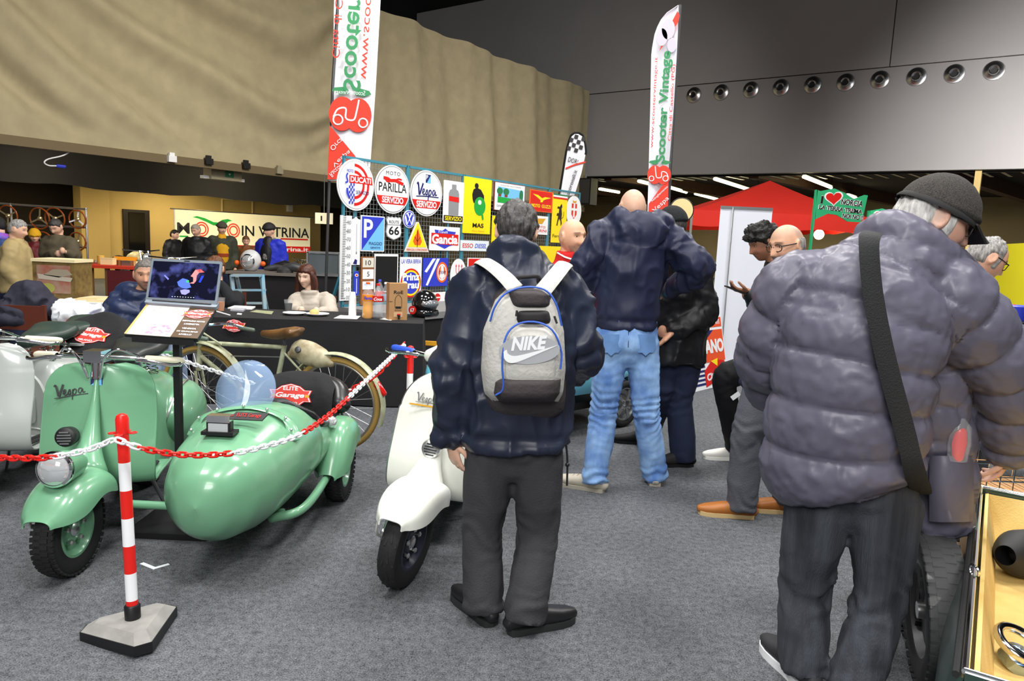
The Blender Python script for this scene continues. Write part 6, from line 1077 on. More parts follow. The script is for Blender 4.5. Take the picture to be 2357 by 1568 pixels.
# hair masks (local head coordinates, y forward)
def m_full(front=.055, low=-.055):
    return lambda v, d: sstep(-.012, .012, v[:, 2] - np.where(v[:, 1] > 0, np.interp(v[:, 1], (0, .03, .06, .1), (low + .03, .0 + .02, front, front + .008)), np.interp(v[:, 1], (-.1, -.03, 0), (low - .02, low, low + .03))) + .006 * vnoise(v, 90)) * (1 - .9 * (np.abs(v[:, 0]) > .055) * gs(v[:, 1] + .012, .028) * (1 - sstep(.02, .035, v[:, 2])))
def m_sides(top=.05): return lambda v, d: sstep(-.01, .01, v[:, 2] + .06) * (1 - sstep(top - .02, top + .02, v[:, 2])) * (1 - sstep(-.005, .015, v[:, 1]))
HDARK = pl('hair_dark_grey', 26, 24, 24, .5, noise=.55, nscale=90, col2=srgb(70, 66, 65), stretch=(1, 1, .2), bump=.6, bscale=120); HGREY = pl('hair_grey', 172, 168, 164, .6, noise=.5, nscale=90, col2=srgb(92, 90, 90), stretch=(1, 1, .25), bump=.6, bscale=120); HBLK = pl('hair_black', 22, 18, 17, .55, noise=.4, nscale=60, bump=.8, bscale=140); HBRN = pl('hair_brown', 70, 44, 30, .5, noise=.5, nscale=40, col2=srgb(120, 74, 42), stretch=(1, 1, .12), bump=.5, bscale=90); HWHT = pl('hair_white', 214, 212, 208, .6, noise=.4, nscale=80, col2=srgb(150, 148, 146), stretch=(1, 1, .25), bump=.5, bscale=110)
NAVYJ = fabric('navy_nylon', 36, 42, 60, .42, .2, 14, .2); NAVY2 = fabric('navy_jacket_cloth', 35, 40, 66, .5, .22, 16, .2); BLKJ = fabric('black_jacket_cloth', 24, 24, 27, .5, .25, 16, .2); REDJ = fabric('red_fleece', 206, 34, 34, .8, .1, 40); GREYT = fabric('grey_wool', 62, 62, 66, .85, .15, 260, .25); DENIM = pl('blue_denim', 156, 194, 236, .85, noise=.6, nscale=9, col2=srgb(84, 124, 190), bump=.25, bscale=300, stretch=(1, 1, .6)); DENIMD = pl('dark_denim', 24, 34, 62, .85, noise=.4, nscale=7, bump=.2, bscale=300); GREYP2 = fabric('grey_trouser_cloth', 92, 94, 102, .85, .15, 200, .2); CORD = pl('grey_corduroy', 70, 74, 82, .9, noise=.35, nscale=6, col2=srgb(40, 42, 48), bump=.5, bscale=90, stretch=(3, 3, .12)); PUFF = fabric('grey_puffer_nylon', 94, 92, 108, .4, .25, 22, .14); PUFFN = fabric('navy_puffer_nylon', 34, 46, 78, .42, .25, 22, .15)
# --- man with the backpack -------------------------------------------------
Y1 = 2.76
J1 = stand((.0, Y1), 1.68, (0, 1, 0)); q = lambda x, y, d=0.0, Y=Y1: P(x, y, Y + d)
J1.update(head=q(1188, 533, .13), hf=nrm(V3(.02, .86, -.52)), hu=nrm(V3(0, .5, .86)), neck=q(1192, 600, .02), shL=q(1098, 662), shR=q(1290, 668), elL=q(1052, 850, -.04), wrL=q(1038, 1012, .0), elR=q(1345, 818, .03), wrR=q(1300, 868, .26), chest=q(1190, 760, -.01), hip=q(1182, 985), anL=G(1112, 1425) + ZZ * .09, anR=G(1206, 1452) + ZZ * .09, knL=q(1110, 1215, .02), knR=q(1238, 1215, .03), toeL=nrm(V3(-.55, .8, 0)), toeR=nrm(V3(1, .5, 0)), hpL=q(1132, 1010), hpR=q(1236, 1010), handL=(V3(.22, .05, -1), V3(.75, .6, 0.1), V3(.5, -.9, 0), .3))
def col1(M_): M_.tube(np.array([J1['neck'] + V3(0, 0, -.05), J1['neck'] + V3(0, .0, .0), J1['neck'] + V3(0, .02, .045)]), [(.13, .11), (.105, .10), (.10, .10)], 22, (1, 0, 0))
p1 = figure('man in navy jacket and grey trousers wearing a white backpack', J1, SK_FAIR, .0055, jacket=dict(mat=NAVYJ, vox=.011, amp=.02, seed=2, spine=[(q(1188, 1022), .215, .155), (q(1186, 960), .215, .155), (q(1188, 860, -.01), .22, .16), (q(1190, 760, -.01), .222, .16), (q(1192, 680, 0), .195, .14), (q(1192, 622, .01), .12, .11), (q(1192, 590, .03), .09, .09)], sleeve=(.084, .086, .07, .062), extra=[col1], hemband=1), trousers=dict(mat=GREYT, vox=.011, amp=.007, r=(.102, .08, .08), seed=8, hem=.05), shoes=dict(mat=pl('black_leather', 26, 26, 28, .4), sole=pl('dark_sole', 40, 42, 42), L=.29, thick=.028), eyes=False)
hair_shell(p1, J1, HDARK, m_full(.05, -.07), .017, .010, 1.0, 1)
# --- backpack ---------------------------------------------------------------
BPW = fabric('backpack_canvas_white', 196, 194, 188, .8, .2, 90, .14); BPG = fabric('backpack_grey', 66, 60, 62, .8, .2, 90, .2); BPK = pl('backpack_black', 28, 26, 28, .7); BPB = pl('backpack_blue_piping', 52, 92, 190, .5)
yb_ = Y1 - .17; k_ = lambda x, y, d=0.0: P(x, y, yb_ + d); bk_t = thing('backpack', 'white and grey backpack with NIKE lettering and blue piping on the man in navy', 'backpack', k_(1205, 960))
def bpsolid(nm, rows, m, parent, dy0, thick, n=26):     # outline rows (y, xl, xr) -> pillow
    out = []
    rws = np.array(rows, float); yy = np.linspace(rws[0, 0], rws[-1, 0], 30); xl = np.interp(yy, rws[:, 0], rws[:, 1]); xr = np.interp(yy, rws[:, 0], rws[:, 2]); A = []
    for i, y in enumerate(yy):
        e = 1 - abs(2 * i / 29 - 1) ** 4; row = []
        for s in np.linspace(-1, 1, n): ee = (1 - abs(s) ** 4) * e; row.append(P((xl[i] + xr[i]) / 2 + s * (xr[i] - xl[i]) / 2, y, yb_ + dy0 - thick * max(ee, 0) ** .5))
        A.append(row)
    A = np.array(A); mb = MB(); mb.grid(A); Bk = A.copy(); Bk[..., 1] = yb_ + dy0 + .02; mb.grid(Bk[::-1]); m_, n_ = A.shape[:2]
    rim_ = [(0, j) for j in range(n_)] + [(i, n_ - 1) for i in range(1, m_)] + [(m_ - 1, j) for j in range(n_ - 2, -1, -1)] + [(i, 0) for i in range(m_ - 2, -1, -1)]
    ra_ = np.array([A[i, j] for i, j in rim_]); rb2 = np.array([Bk[i, j] for i, j in rim_]); L_ = len(rim_); mb.add(np.vstack([ra_, rb2]), [(i, i + 1, L_ + i + 1, L_ + i) for i in range(L_ - 1)])
    return obj(nm, mb, m, parent, 60)
full = [(660, 1160, 1250), (672, 1140, 1272), (700, 1128, 1285), (760, 1112, 1298), (850, 1106, 1303), (920, 1112, 1302), (950, 1130, 1295), (966, 1165, 1262)]
bpsolid('main_body', full, BPG, bk_t, .06, .09); bpsolid('side_shell', [(664, 1168, 1240), (690, 1140, 1275), (760, 1112, 1298), (850, 1107, 1302), (905, 1114, 1296), (925, 1135, 1285)], BPW, bk_t, .0, .10)
bpsolid('top_flap', [(664, 1172, 1246), (680, 1170, 1268), (700, 1174, 1268), (712, 1180, 1262)], BPG, bk_t, -.03, .085)
bpsolid('zip_pocket', [(712, 1184, 1266), (735, 1180, 1272), (750, 1182, 1272)], BPK, bk_t, -.035, .082)
bpsolid('front_pocket', [(741, 1195, 1255), (750, 1172, 1275), (775, 1160, 1290), (820, 1155, 1294), (870, 1152, 1292), (905, 1154, 1286)], BPW, bk_t, -.04, .095)
bpsolid('bottom_panel', [(868, 1150, 1292), (880, 1136, 1291), (905, 1135, 1288), (925, 1150, 1275)], BPG, bk_t, -.046, .098)
def bpline(nm, pts, w_, m, d0=-.14, tk=.004): mb = MB(); mb.tube(spline([k_(x, y, d) for x, y, d in pts], 30), w_, 8, par=True); return obj(nm, mb, m, bk_t, 60)
bpline('piping', [(1141, 910, -.12), (1158, 895, -.13), (1156, 840, -.138), (1160, 790, -.138), (1175, 758, -.13), (1205, 742, -.125), (1245, 744, -.125), (1275, 765, -.13), (1292, 810, -.12), (1290, 850, -.12)], .0035, BPB); bpline('piping', [(1128, 740, -.08), (1140, 705, -.09), (1165, 675, -.09), (1210, 661, -.09), (1255, 668, -.09), (1280, 700, -.09), (1293, 750, -.08)], .0035, BPB)
bpline('grab_handle', [(1190, 648, .02), (1192, 640, -.02), (1215, 637, -.03), (1238, 637, -.02), (1240, 650, .02)], .008, BPK)
bpline('zip_pull', [(1190, 715, -.13), (1188, 728, -.135)], .004, BPK); bpline('zip_pull', [(1276, 728, -.13), (1282, 745, -.135)], .004, BPK)
for pts, wd in (([(1185, 662, -.06), (1165, 640, -.03), (1140, 618, .02), (1118, 604, .08), (1108, 602, .16), (1104, 612, .24)], .034), ([(1247, 672, -.06), (1265, 650, -.03), (1283, 628, .02), (1296, 612, .08), (1302, 608, .16), (1304, 618, .24)], .034)):
    c = spline([k_(x, y, d) for x, y, d in pts], 16); mb = MB(); sdv = nrm(np.cross(c[5] - c[0], V3(0, -.5, 1))); mb.tube(c, [(wd * (1 - .15 * i / 15), .009) for i in range(16)], 12, tuple(sdv), rnd=True); obj('shoulder_strap', mb, BPW, bk_t, 60)
nO = k_(1218, 798, -.141); ex = nrm(V3(1, 0, .09)); ez = nrm(V3(-.09, -.06, 1)); HALO = pl('grey_halo_print', 166, 169, 173, .8)
mb = MB(); mb.plate(ellipse(.105, .05, 32, (0, -.012)), nO, ex, ez, .0, .0008); obj('print_halo', mb, HALO, bk_t, 0); text('NIKE', .125, .048, WHITE, bk_t, nO + ez * .012, ex, ez, .001, .001, .04, .28)
def swoosh(t, O, e1, e2, w_, m):
    a = spline([(-.48, .08), (-.46, -.06), (-.36, -.13), (-.2, -.11), (.1, -.0), (.52, .16)], 24); b = spline([(.52, .16), (.05, .05), (-.2, -.0), (-.32, -.0), (-.4, .05), (-.42, .12), (-.48, .08)][:6] + [(-.48, .08)], 24); mb = MB(); mb.plate([(x * w_, y * w_) for x, y in np.vstack([a, b[1:-1]])], O, e1, e2, .001, .002); return obj('swoosh', mb, m, t, 0)
swoosh(bk_t, nO - ez * .03, ex, ez, .185, WHITE)
# --- bald man in jeans --------------------------------------------------------
Y2 = 4.45; q2 = lambda x, y, d=0.0: P(x, y, Y2 + d)
J2 = stand((.76, Y2), 1.86, (0, 1, 0)); J2.update(head=q2(1456, 480, .05), hf=nrm(V3(-.15, 1, -.18)), hu=nrm(V3(-.02, .18, 1)), neck=q2(1455, 540), chest=q2(1450, 620), hip=q2(1443, 765), shL=q2(1398, 535), shR=q2(1545, 550), elL=q2(1345, 615, -.02), wrL=q2(1375, 668, .06), elR=q2(1605, 625, -.02), wrR=q2(1530, 668, .22), hpL=q2(1412, 785), hpR=q2(1478, 785), knL=q2(1390, 945, .02), knR=q2(1488, 945, .02), anL=G(1366, 1128) + ZZ * .09, anR=G(1506, 1112) + ZZ * .09, toeL=nrm(V3(-1, .45, 0)), toeR=nrm(V3(.12, 1, 0)), handL=(V3(1, .2, -.25), V3(.1, .3, -1), V3(0, -1, .2), .5))
def hood2(M_): M_.tube(spline([q2(1405, 512, .0), q2(1430, 505, -.06), q2(1470, 545, -.13), q2(1515, 510, -.06), q2(1530, 510, .0)], 16), [(.05, .05)] * 16, 14, (0, 0, 1), rnd=True, par=True); M_.ball(q2(1474, 532, -.09), (.15, .09, .105), 18, 12); M_.tube([q2(1455, 545), q2(1456, 505, .02)], [(.13, .12), (.10, .10)], 18, (1, 0, 0))
p2 = figure('bald man in navy hooded jacket and light blue jeans seen from behind', J2, SK_FAIR, .0065, jacket=dict(mat=NAVY2, vox=.012, amp=.02, seed=5, spine=[(q2(1444, 755), .185, .14), (q2(1444, 725), .20, .15), (q2(1448, 670), .20, .155), (q2(1455, 610), .215, .155), (q2(1462, 560), .20, .14), (q2(1460, 530), .13, .12), (q2(1458, 515), .09, .09)], sleeve=(.095, .088, .07, .05), extra=[hood2], hemband=1), trousers=dict(mat=DENIM, vox=.0115, amp=.012, r=(.105, .082, .076), seed=12, crease=1.3, freq=125), shoes=dict(mat=pl('beige_suede', 190, 182, 166, .85), sole=pl('cream_sole', 176, 170, 156), L=.30, laces=pl('lace_beige', 160, 152, 138)), stub=(srgb(170, 140, 120), .25), eyes=False)
for x, sg in ((1410, -1), (1483, 1)):       # back pockets
    mb = MB(); A = np.array([[q2(x + u * 24 + (3 if sg > 0 else -3) * v, 770 + 42 * v, -.130 - .006 * math.cos(u * 1.5) + .03 * abs(u) * (1 if u * sg > 0 else .2)) for u in np.linspace(-1, 1, 7)] for v in np.linspace(0, 1, 5)]); A[-1, [0, -1]] = A[-2, [0, -1]]; A[-1, 3] += ZZ * -.02; mb.grid(A, .004); obj('back_pocket', mb, pl('pocket_denim', 104, 144, 198, .85, noise=.3, nscale=12), p2, 60)
mb = MB(); mb.tube([q2(1447, 757, -.137), q2(1446, 800, -.142)], .0022, 5); obj('seat_seam', mb, DENIMD, p2)
# --- man in red -----------------------------------------------------------------
Y3 = 5.0; q3 = lambda x, y, d=0.0: P(x, y, Y3 + d); f3 = nrm(V3(.45, -.9, 0))
J3 = stand((P(1232, 800, Y3)[0], Y3), 1.70, f3); J3.update(head=q3(1317, 546, -.02), hf=nrm(V3(.62, -.78, -.05)), hs=1.08, neck=q3(1305, 603), shR=q3(1262, 640), shL=q3(1360, 640), chest=q3(1308, 700))
def col3(M_): M_.tube([q3(1306, 610), q3(1308, 578, -.01)], [(.095, .095), (.082, .085)], 18, (1, 0, 0))
p3 = figure('smiling bald man in a red zip jacket in front of the sign rack', J3, srgb(226, 172, 140), .006, jacket=dict(mat=REDJ, vox=.014, amp=.006, extra=[col3]), trousers=dict(mat=DENIMD, vox=.02), shoes=dict(mat=BLACK), beard=.55, stub=(srgb(186, 150, 126), .3), smile=1.0, beardcol=srgb(120, 104, 94))
mb = MB(); mb.tube([q3(1283, 582, -.04), q3(1300, 592, -.1), q3(1325, 600, -.12)], .006, 6, (0, 0, 1)); obj('collar_trim', mb, WHITE, p3)
# --- man with the black beanie ---------------------------------------------------
Y4 = 4.98; q4 = lambda x, y, d=0.0: P(x, y, Y4 + d); f4 = nrm(V3(-.55, .8, 0))
J4 = stand((1.15, Y4), 1.76, f4); J4.update(head=q4(1547, 518), hf=nrm(V3(-.75, .65, -.15)), neck=q4(1562, 578), chest=q4(1565, 680), hip=q4(1560, 800), shL=q4(1530, 600, .05), shR=q4(1605, 610, -.05), elL=q4(1500, 700, .1), wrL=q4(1520, 750, -.1), elR=q4(1612, 720, -.1), wrR=q4(1548, 765, -.2), anL=G(1485, 1022) + ZZ * .08, anR=G(1572, 1072) + ZZ * .08, knL=q4(1520, 910), knR=q4(1565, 920), toeL=nrm(V3(-1, .1, 0)), toeR=nrm(V3(-1, -.15, 0)), hpL=q4(1535, 820), hpR=q4(1580, 820), handR=(V3(-.7, -.2, -.7), V3(-.3, .5, -.3), V3(0, -1, 0), .6))
p4 = figure('man in black padded jacket and black beanie with dark jeans', J4, SK_TAN, .007, jacket=dict(mat=BLKJ, vox=.013, amp=.02, seed=9, w=1.12, d=1.25, sleeve=(.1, .095, .08, .06), drop=.1, collar=.05), trousers=dict(mat=DENIMD, vox=.0125, amp=.007, r=(.11, .085, .082), seed=3), shoes=dict(mat=pl('black_suede', 24, 24, 26, .8), L=.3, tall=.085), eyes=False)
hair_shell(p4, J4, HDARK, m_sides(.02), .004, .003)
hair_shell(p4, J4, pl('beanie_knit', 26, 28, 30, .95, bump=.6, bscale=200, stretch=(1, 1, .3)), lambda v, d: sstep(-.006, .006, v[:, 2] - .012 + .12 * v[:, 1] * 0), .016, .001, 1.03, 2, 'beanie')
# --- man with phone, curly hair ------------------------------------------------------
Y5 = 5.0; q5 = lambda x, y, d=0.0: P(x, y, Y5 + d); f5 = nrm(V3(-.9, .25, 0))
J5 = stand((1.9, Y5), 1.74, f5); J5.update(head=q5(1757, 560), hf=nrm(V3(-.92, -.1, -.42)), hu=nrm(V3(-.4, 0, .92)), neck=q5(1790, 620), chest=q5(1790, 720), hip=q5(1760, 850), shL=q5(1785, 650, -.15), shR=q5(1800, 650, .15), elL=q5(1765, 735, -.15), wrL=q5(1722, 672, -.1), elR=q5(1770, 735, .18), wrR=q5(1730, 690, .12), knL=q5(1668, 870, -.05), anL=G(1690, 1058) + ZZ * .1, knR=q5(1745, 930, .1), anR=G(1765, 1068) + ZZ * .09, hpL=q5(1740, 840, -.05), hpR=q5(1765, 840, .08), toeL=nrm(V3(-1, 0, 0)), toeR=nrm(V3(-.9, -.3, 0)), handL=(V3(-1, 0, .15), V3(.1, .2, 1), V3(0, -1, .4), .55))
p5 = figure('young man with curly black hair in black tracksuit looking at his phone', J5, srgb(150, 104, 80), .007, jacket=dict(mat=BLKJ, vox=.014, amp=.008, seed=3, collar=.05), trousers=dict(mat=fabric('black_jersey', 22, 22, 25, .75), vox=.013, r=(.1, .075, .052), seed=7, amp=.006), shoes=dict(mat=pl('white_trainer', 216, 214, 208, .6), sole=pl('white_sole', 226, 226, 220), L=.28), eyes=True)
hair_shell(p5, J5, HBLK, m_full(.04, -.05), .035, .028, 1.0, 4, nsc=55, stretch=(1, 1, 1))
mb = MB(); mb.tube([q5(1690, 905, -.1), q5(1703, 913, -.1)], [(.012, .012)] * 2, 8, (0, 0, 1)); A, B = q5(1684, 918, -.115), q5(1702, 905, -.115); mb = MB(); mb.bar(A, B, .03, .012, (0, 1, 0)); obj('white_stripe', mb, WHITE, p5, 0)
ph = q5(1692, 668, -.1); t = thing('smartphone', 'black smartphone held by the curly-haired man', 'phone', ph); RP = hframe(nrm(V3(-.94, 0, .34)), nrm(V3(.34, 0, .94))); mb = MB(); mb.box(ph, (.07, .14, .009), RP); obj('case', mb, BLACK, t, 20); mb = MB(); mb.box(ph + RP[:, 2] * .005, (.064, .13, .001), RP); obj('glass_screen', mb, pl('phone_glass', 12, 12, 16, .08), t, 0)
# --- bald man with glasses --------------------------------------------------------------
Y6 = 4.1; q6 = lambda x, y, d=0.0: P(x, y, Y6 + d); f6 = nrm(V3(-.9, .1, 0))
J6 = stand((1.5, Y6), 1.72, f6); J6.update(head=q6(1812, 566), hf=nrm(V3(-.9, -.35, -.22)), hu=nrm(V3(-.15, 0, 1)), hs=1.06, neck=q6(1836, 640), chest=q6(1815, 730), hip=q6(1775, 880), shL=q6(1805, 665, -.17), shR=q6(1850, 660, .17), elL=q6(1780, 770, -.2), wrL=q6(1745, 840, -.12), elR=q6(1800, 770, .2), wrR=q6(1760, 840, .15), knL=q6(1720, 1010, -.08), anL=G(1706, 1190) + ZZ * .09, knR=q6(1812, 1030, .1), anR=G(1812, 1180) + ZZ * .09, toeL=nrm(V3(-1, .12, 0)), toeR=nrm(V3(-1, .1, 0)), hpL=q6(1762, 900, -.06), hpR=q6(1795, 900, .08))
p6 = figure('bald man with black glasses and grey beard in navy sweater and tan shoes', J6, srgb(214, 164, 134), .006, jacket=dict(mat=fabric('navy_fleece', 24, 30, 52, .8, .2, 30), vox=.013, amp=.007, seed=6, drop=.02, w=.98, d=1.15, hemband=1), trousers=dict(mat=GREYP2, vox=.0125, amp=.009, r=(.115, .085, .08), seed=17), shoes=dict(mat=pl('tan_leather', 176, 108, 48, .5, noise=.15, nscale=10), sole=pl('pale_sole', 206, 178, 128), L=.30, thick=.024), beard=.95, beardcol=srgb(150, 146, 142), smile=1.0, stub=(srgb(150, 138, 128), .4))
hair_shell(p6, J6, HGREY, m_sides(.035), .005, .003, 1.0, 3); glasses(p6, J6)
# --- man in the grey puffer jacket ----------------------------------------------------
Y7 = 2.42; q7 = lambda x, y, d=0.0: P(x, y, Y7 + d); f7 = nrm(V3(.45, .9, 0)); l7 = np.cross(ZZ, f7)
J7 = stand((1.25, Y7), 1.82, f7); J7.update(head=q7(2150, 505, .02), hf=nrm(V3(.93, -.14, -.36)), hu=nrm(V3(.38, -.04, .92)), hs=1.12, neck=q7(2085, 590, .05), chest=q7(2000, 800, .0), hip=q7(1975, 1080, .0), shL=q7(1838, 665, .08), shR=q7(2185, 690, -.05), elL=q7(1770, 800, .16), wrL=q7(1775, 905, .32), elR=q7(2318, 860, .0), wrR=q7(2325, 1040, .12), hpL=q7(1882, 1140, .03), hpR=q7(2040, 1140, -.03), knL=q7(1852, 1350, .05), knR=q7(2022, 1370, -.06), anL=G(1846, 1575) + ZZ * .09, anR=G(1960, 1625) + ZZ * .09, toeL=nrm(V3(-.2, 1, 0)), toeR=nrm(V3(.4, 1, 0)), jl=nrm(V3(1, -.25, 0)), handR=(V3(-.15, .3, -1), V3(-.5, .4, -.2), V3(-.5, -.7, 0), .6))
def ext7(M_):
    M_.tube(spline([q7(2010, 545, .06), q7(2050, 530, -.02), q7(2110, 560, -.06), q7(2180, 610, -.02), q7(2215, 640, .1)], 16), [(.055, .05)] * 16, 14, (0, 0, 1), rnd=True, par=True)
    M_.tube(spline([q7(2060, 640), q7(2085, 580, .04), q7(2105, 550, .08)], 8), [(.17, .15), (.16, .15), (.14, .14), (.13, .13), (.12, .12), (.11, .12), (.105, .115), (.10, .11)], 20, (1, 0, 0))
    M_.tube(spline([q7(2150, 860, .06), q7(2165, 1000, .08), q7(2178, 1120, .1), q7(2180, 1215, .1)], 14), [(.10, .075)] * 4 + [(.105, .07)] * 6 + [(.10, .05)] * 4, 18, (1, 0, 0), rnd=True)
p7 = figure('man in grey puffer jacket and corduroy trousers bending over the display with a flat cap', J7, srgb(206, 160, 138), .006, jacket=dict(mat=PUFF, vox=.0105, quilt=(.145, .024), seed=11, spine=[(q7(1945, 1112), .235, .18), (q7(1935, 1065), .255, .205), (q7(1945, 980, -.01), .25, .20), (q7(1965, 850, -.02), .245, .20), (q7(1995, 730, -.02), .255, .19), (q7(2030, 650, .0), .21, .16), (q7(2065, 605, .02), .13, .12)], sleeve=(.125, .115, .10, .085), extra=[ext7]), trousers=dict(mat=CORD, vox=.011, amp=.010, r=(.114, .083, .08), seed=21, freq=45), shoes=dict(mat=pl('dark_trainer', 40, 40, 44, .7), sole=WHITE, L=.29, thick=.03), eyes=False, stub=(srgb(190, 180, 172), .3), beard=.5, beardcol=srgb(190, 186, 182))
hair_shell(p7, J7, HWHT, lambda v, d: sstep(-.012, .012, v[:, 2] + .065) * (1 - sstep(.02, .045, v[:, 1])) * earcut(v), .014, .008, 1.0, 6)
glasses(p7, J7, DARKST, .003)
CAPW = pl('grey_tweed', 70, 66, 62, .95, noise=.6, nscale=260, col2=srgb(28, 26, 25), bump=.3, bscale=300); CAPB = pl('black_cap_band', 26, 25, 26, .8)
R7 = hframe(J7['hf'], J7['hu']); hk7 = J7['k'] ** .5 * 1.12
cap = hair_shell(p7, J7, CAPW, lambda v, d: sstep(-.008, .006, v[:, 2] - .022 - .0 * v[:, 1]), .018, .001, 1.03, 8, 'cap')
mb = MB(); c7 = [tohead([.092 * math.sin(a), .111 * math.cos(a) - .003, .024 - .01 * math.cos(a)], J7['head'], R7, hk7 * 1.02) for a in np.linspace(0, 2 * math.pi, 40, endpoint=False)]; mb.tube(np.array(c7), [(.004, .013)] * 40, 8, tuple(R7[:, 0]), closed=True); obj('cap_band', mb, CAPB, cap)
rows = [[tohead([.085 * s * (1 - .15 * r_), .085 + .075 * r_ * (1 - .35 * s * s), .03 - .035 * r_ - .015 * s * s], J7['head'], R7, hk7) for s in np.linspace(-1, 1, 13)] for r_ in np.linspace(0, 1, 6)]; mb = MB(); mb.grid(np.array(rows), .006); obj('cap_peak', mb, CAPB, cap, 60)
mb = MB(); mb.tube([tohead([-.104 * math.cos(a) , -.108 * math.sin(a), .02], J7['head'], R7, hk7 * 1.03) for a in np.linspace(.15, 1.25, 10)], [(.005, .012)] * 10, 8, tuple(R7[:, 2]), rnd=True); obj('cap_strap', mb, CAPB, cap, 60)
mb = MB(); mb.box(tohead([-.098, -.055, .02], J7['head'], R7, hk7 * 1.06), (.016, .03, .02), R7); obj('cap_buckle', mb, CHROME, cap, 20)
# shoulder bag strap across his back
sp7 = spline([q7(2008, 535, -.12), q7(2000, 560, -.21), q7(2010, 680, -.245), q7(2040, 830, -.262), q7(2085, 1000, -.262), q7(2105, 1085, -.25), q7(2120, 1130, -.12), q7(2110, 1130, .1), q7(2040, 1080, .33)], 30); t = thing('shoulder_bag', 'black shoulder bag hanging on a wide strap across the grey puffer jacket', 'bag', q7(2120, 1190)); mb = MB(); mb.tube(sp7, [(.031, .004)] * 30, 8, (1, 0, 0), rnd=True); obj('strap', mb, pl('black_webbing', 30, 31, 33, .85, bump=.4, bscale=200), t, 60); mb = MB(); mb.box(q7(2000, 1060, .38), (.26, .1, .26)); obj('bag_body', mb, BPK, t, 20)
pk = q7(2190, 1110, .0); rows = [[P(x, y, Y7 + .06 - .06 * max(0, 1 - ((x - 2190) / 48) ** 2) ** .5 - .02 * math.sin(math.pi * (y - 1050) / 150)) for x in np.linspace(2143, 2237, 15)] for y in np.linspace(1050, 1200, 9)]; mb = MB(); mb.grid(np.array(rows), .006); obj('pocket_flap', mb, PUFF, p7, 60)
c = q7(2208, 1022, .0); t = thing('red_packet', 'red item in a clear plastic wrap in the puffer jacket pocket', 'packet', c); mb = MB(); mb.tube([c - ZZ * .05, c, c + ZZ * .045], [(.02, .014), (.026, .018), (.02, .014)], 12, (1, 0, 0), rnd=True); obj('content', mb, mat('red_gloss', srgb(216, 40, 44), .3), t); mb = MB(); mb.tube([c - ZZ * .06, c, c + ZZ * .06, c + ZZ * .09], [(.034, .02), (.04, .026), (.034, .02), (.008, .006)], 12, (1, 0, 0)); obj('wrapper', mb, CLEARP, t)
# --- man with glasses further right -------------------------------------------------------
Y8 = 3.9; q8 = lambda x, y, d=0.0: P(x, y, Y8 + d); f8 = nrm(V3(.9, .1, 0)); J8 = stand((2.35, Y8), 1.7, f8); J8.update(head=q8(2272, 596), hf=nrm(V3(.86, -.1, -.5)), hu=nrm(V3(.5, 0, .86)), neck=q8(2235, 660), chest=q8(2210, 780), hip=q8(2200, 960), shL=q8(2230, 700, .18), shR=q8(2220, 700, -.18), elL=q8(2260, 800, .2), wrL=q8(2300, 830, .1), elR=q8(2260, 800, -.2), wrR=q8(2300, 830, -.1))
p8 = figure('grey-haired man with glasses looking down beside the yellow tent', J8, srgb(214, 164, 138), .007, jacket=dict(mat=BLKJ, vox=.016, collar=.05), trousers=dict(mat=DENIMD, vox=.02), shoes=dict(mat=BLACK), eyes=True)
hair_shell(p8, J8, HGREY, lambda v, d: sstep(-.012, .012, v[:, 2] + .05) * (1 - sstep(.02, .05, v[:, 1])) * earcut(v), .012, .008, 1.0, 9); glasses(p8, J8)
# --- seated people at the stand -------------------------------------------------------------
def seat(base, H, f, zs=.46, **o):
    J = stand(base, H, f); k = J['k']; b = J['base']; ff, l = J['f'], J['l']; dz = zs + .09 - .95 * k
    for n_ in ('hip', 'chest', 'neck', 'head', 'shL', 'shR', 'elL', 'elR', 'wrL', 'wrR'): J[n_] = J[n_] + ZZ * dz
    for s, sg in (('L', 1), ('R', -1)): J['hp' + s] = J['hip'] + l * sg * .09 - ZZ * .02; J['kn' + s] = J['hip'] + l * sg * .13 + ff * .42 - ZZ * .03; J['an' + s] = V3(*(b + l * sg * .13 + ff * .45)[:2], .08)
    for a, v in o.items(): J[a] = np.asarray(v, float) if not np.isscalar(v) else v
    return J
def chair(base, f, label, m=pl('chair_brown', 96, 44, 28, .5)):
    f = nrm(f); l = np.cross(ZZ, f); b = V3(base[0], base[1], 0); R_ = np.stack([l, f, ZZ], 1); t = thing('folding_chair', label, 'chair', b); mb = MB(); mb.box(b + ZZ * .42, (.42, .42, .03), R_); obj('seat', mb, m, t, 20); mb = MB(); mb.box(b - f * .22 + ZZ * .72, (.42, .025, .2), R_); obj('backrest', mb, m, t, 20)
    for sx in (-1, 1): 
        mb = MB(); mb.bar(b + l * sx * .2 + f * .19, b + l * sx * .2 + f * .19 + ZZ * .42, .03, .03); obj('leg', mb, m, t, 0); mb = MB(); mb.bar(b + l * sx * .2 - f * .2, b + l * sx * .2 - f * .22 + ZZ * .83, .03, .03); obj('leg', mb, m, t, 0)
    return t
Y9 = 5.75; q9 = lambda x, y, d=0.0: P(x, y, Y9 + d); f9 = nrm(V3(.75, -.55, 0)); b9 = q9(300, 700); J9 = seat((b9[0], Y9), 1.72, f9, .46); J9.update(head=q9(335, 632), hf=nrm(V3(.45, -.88, -.12)), neck=q9(318, 690), chest=q9(305, 740, .0), shL=q9(345, 705, .0), shR=q9(268, 700), elR=q9(275, 790, -.1), wrR=q9(335, 800, -.3), elL=q9(360, 780, -.15), wrL=q9(385, 770, -.35), hs=1.06, knL=q9(400, 820, -.25), knR=q9(350, 830, -.35)); 
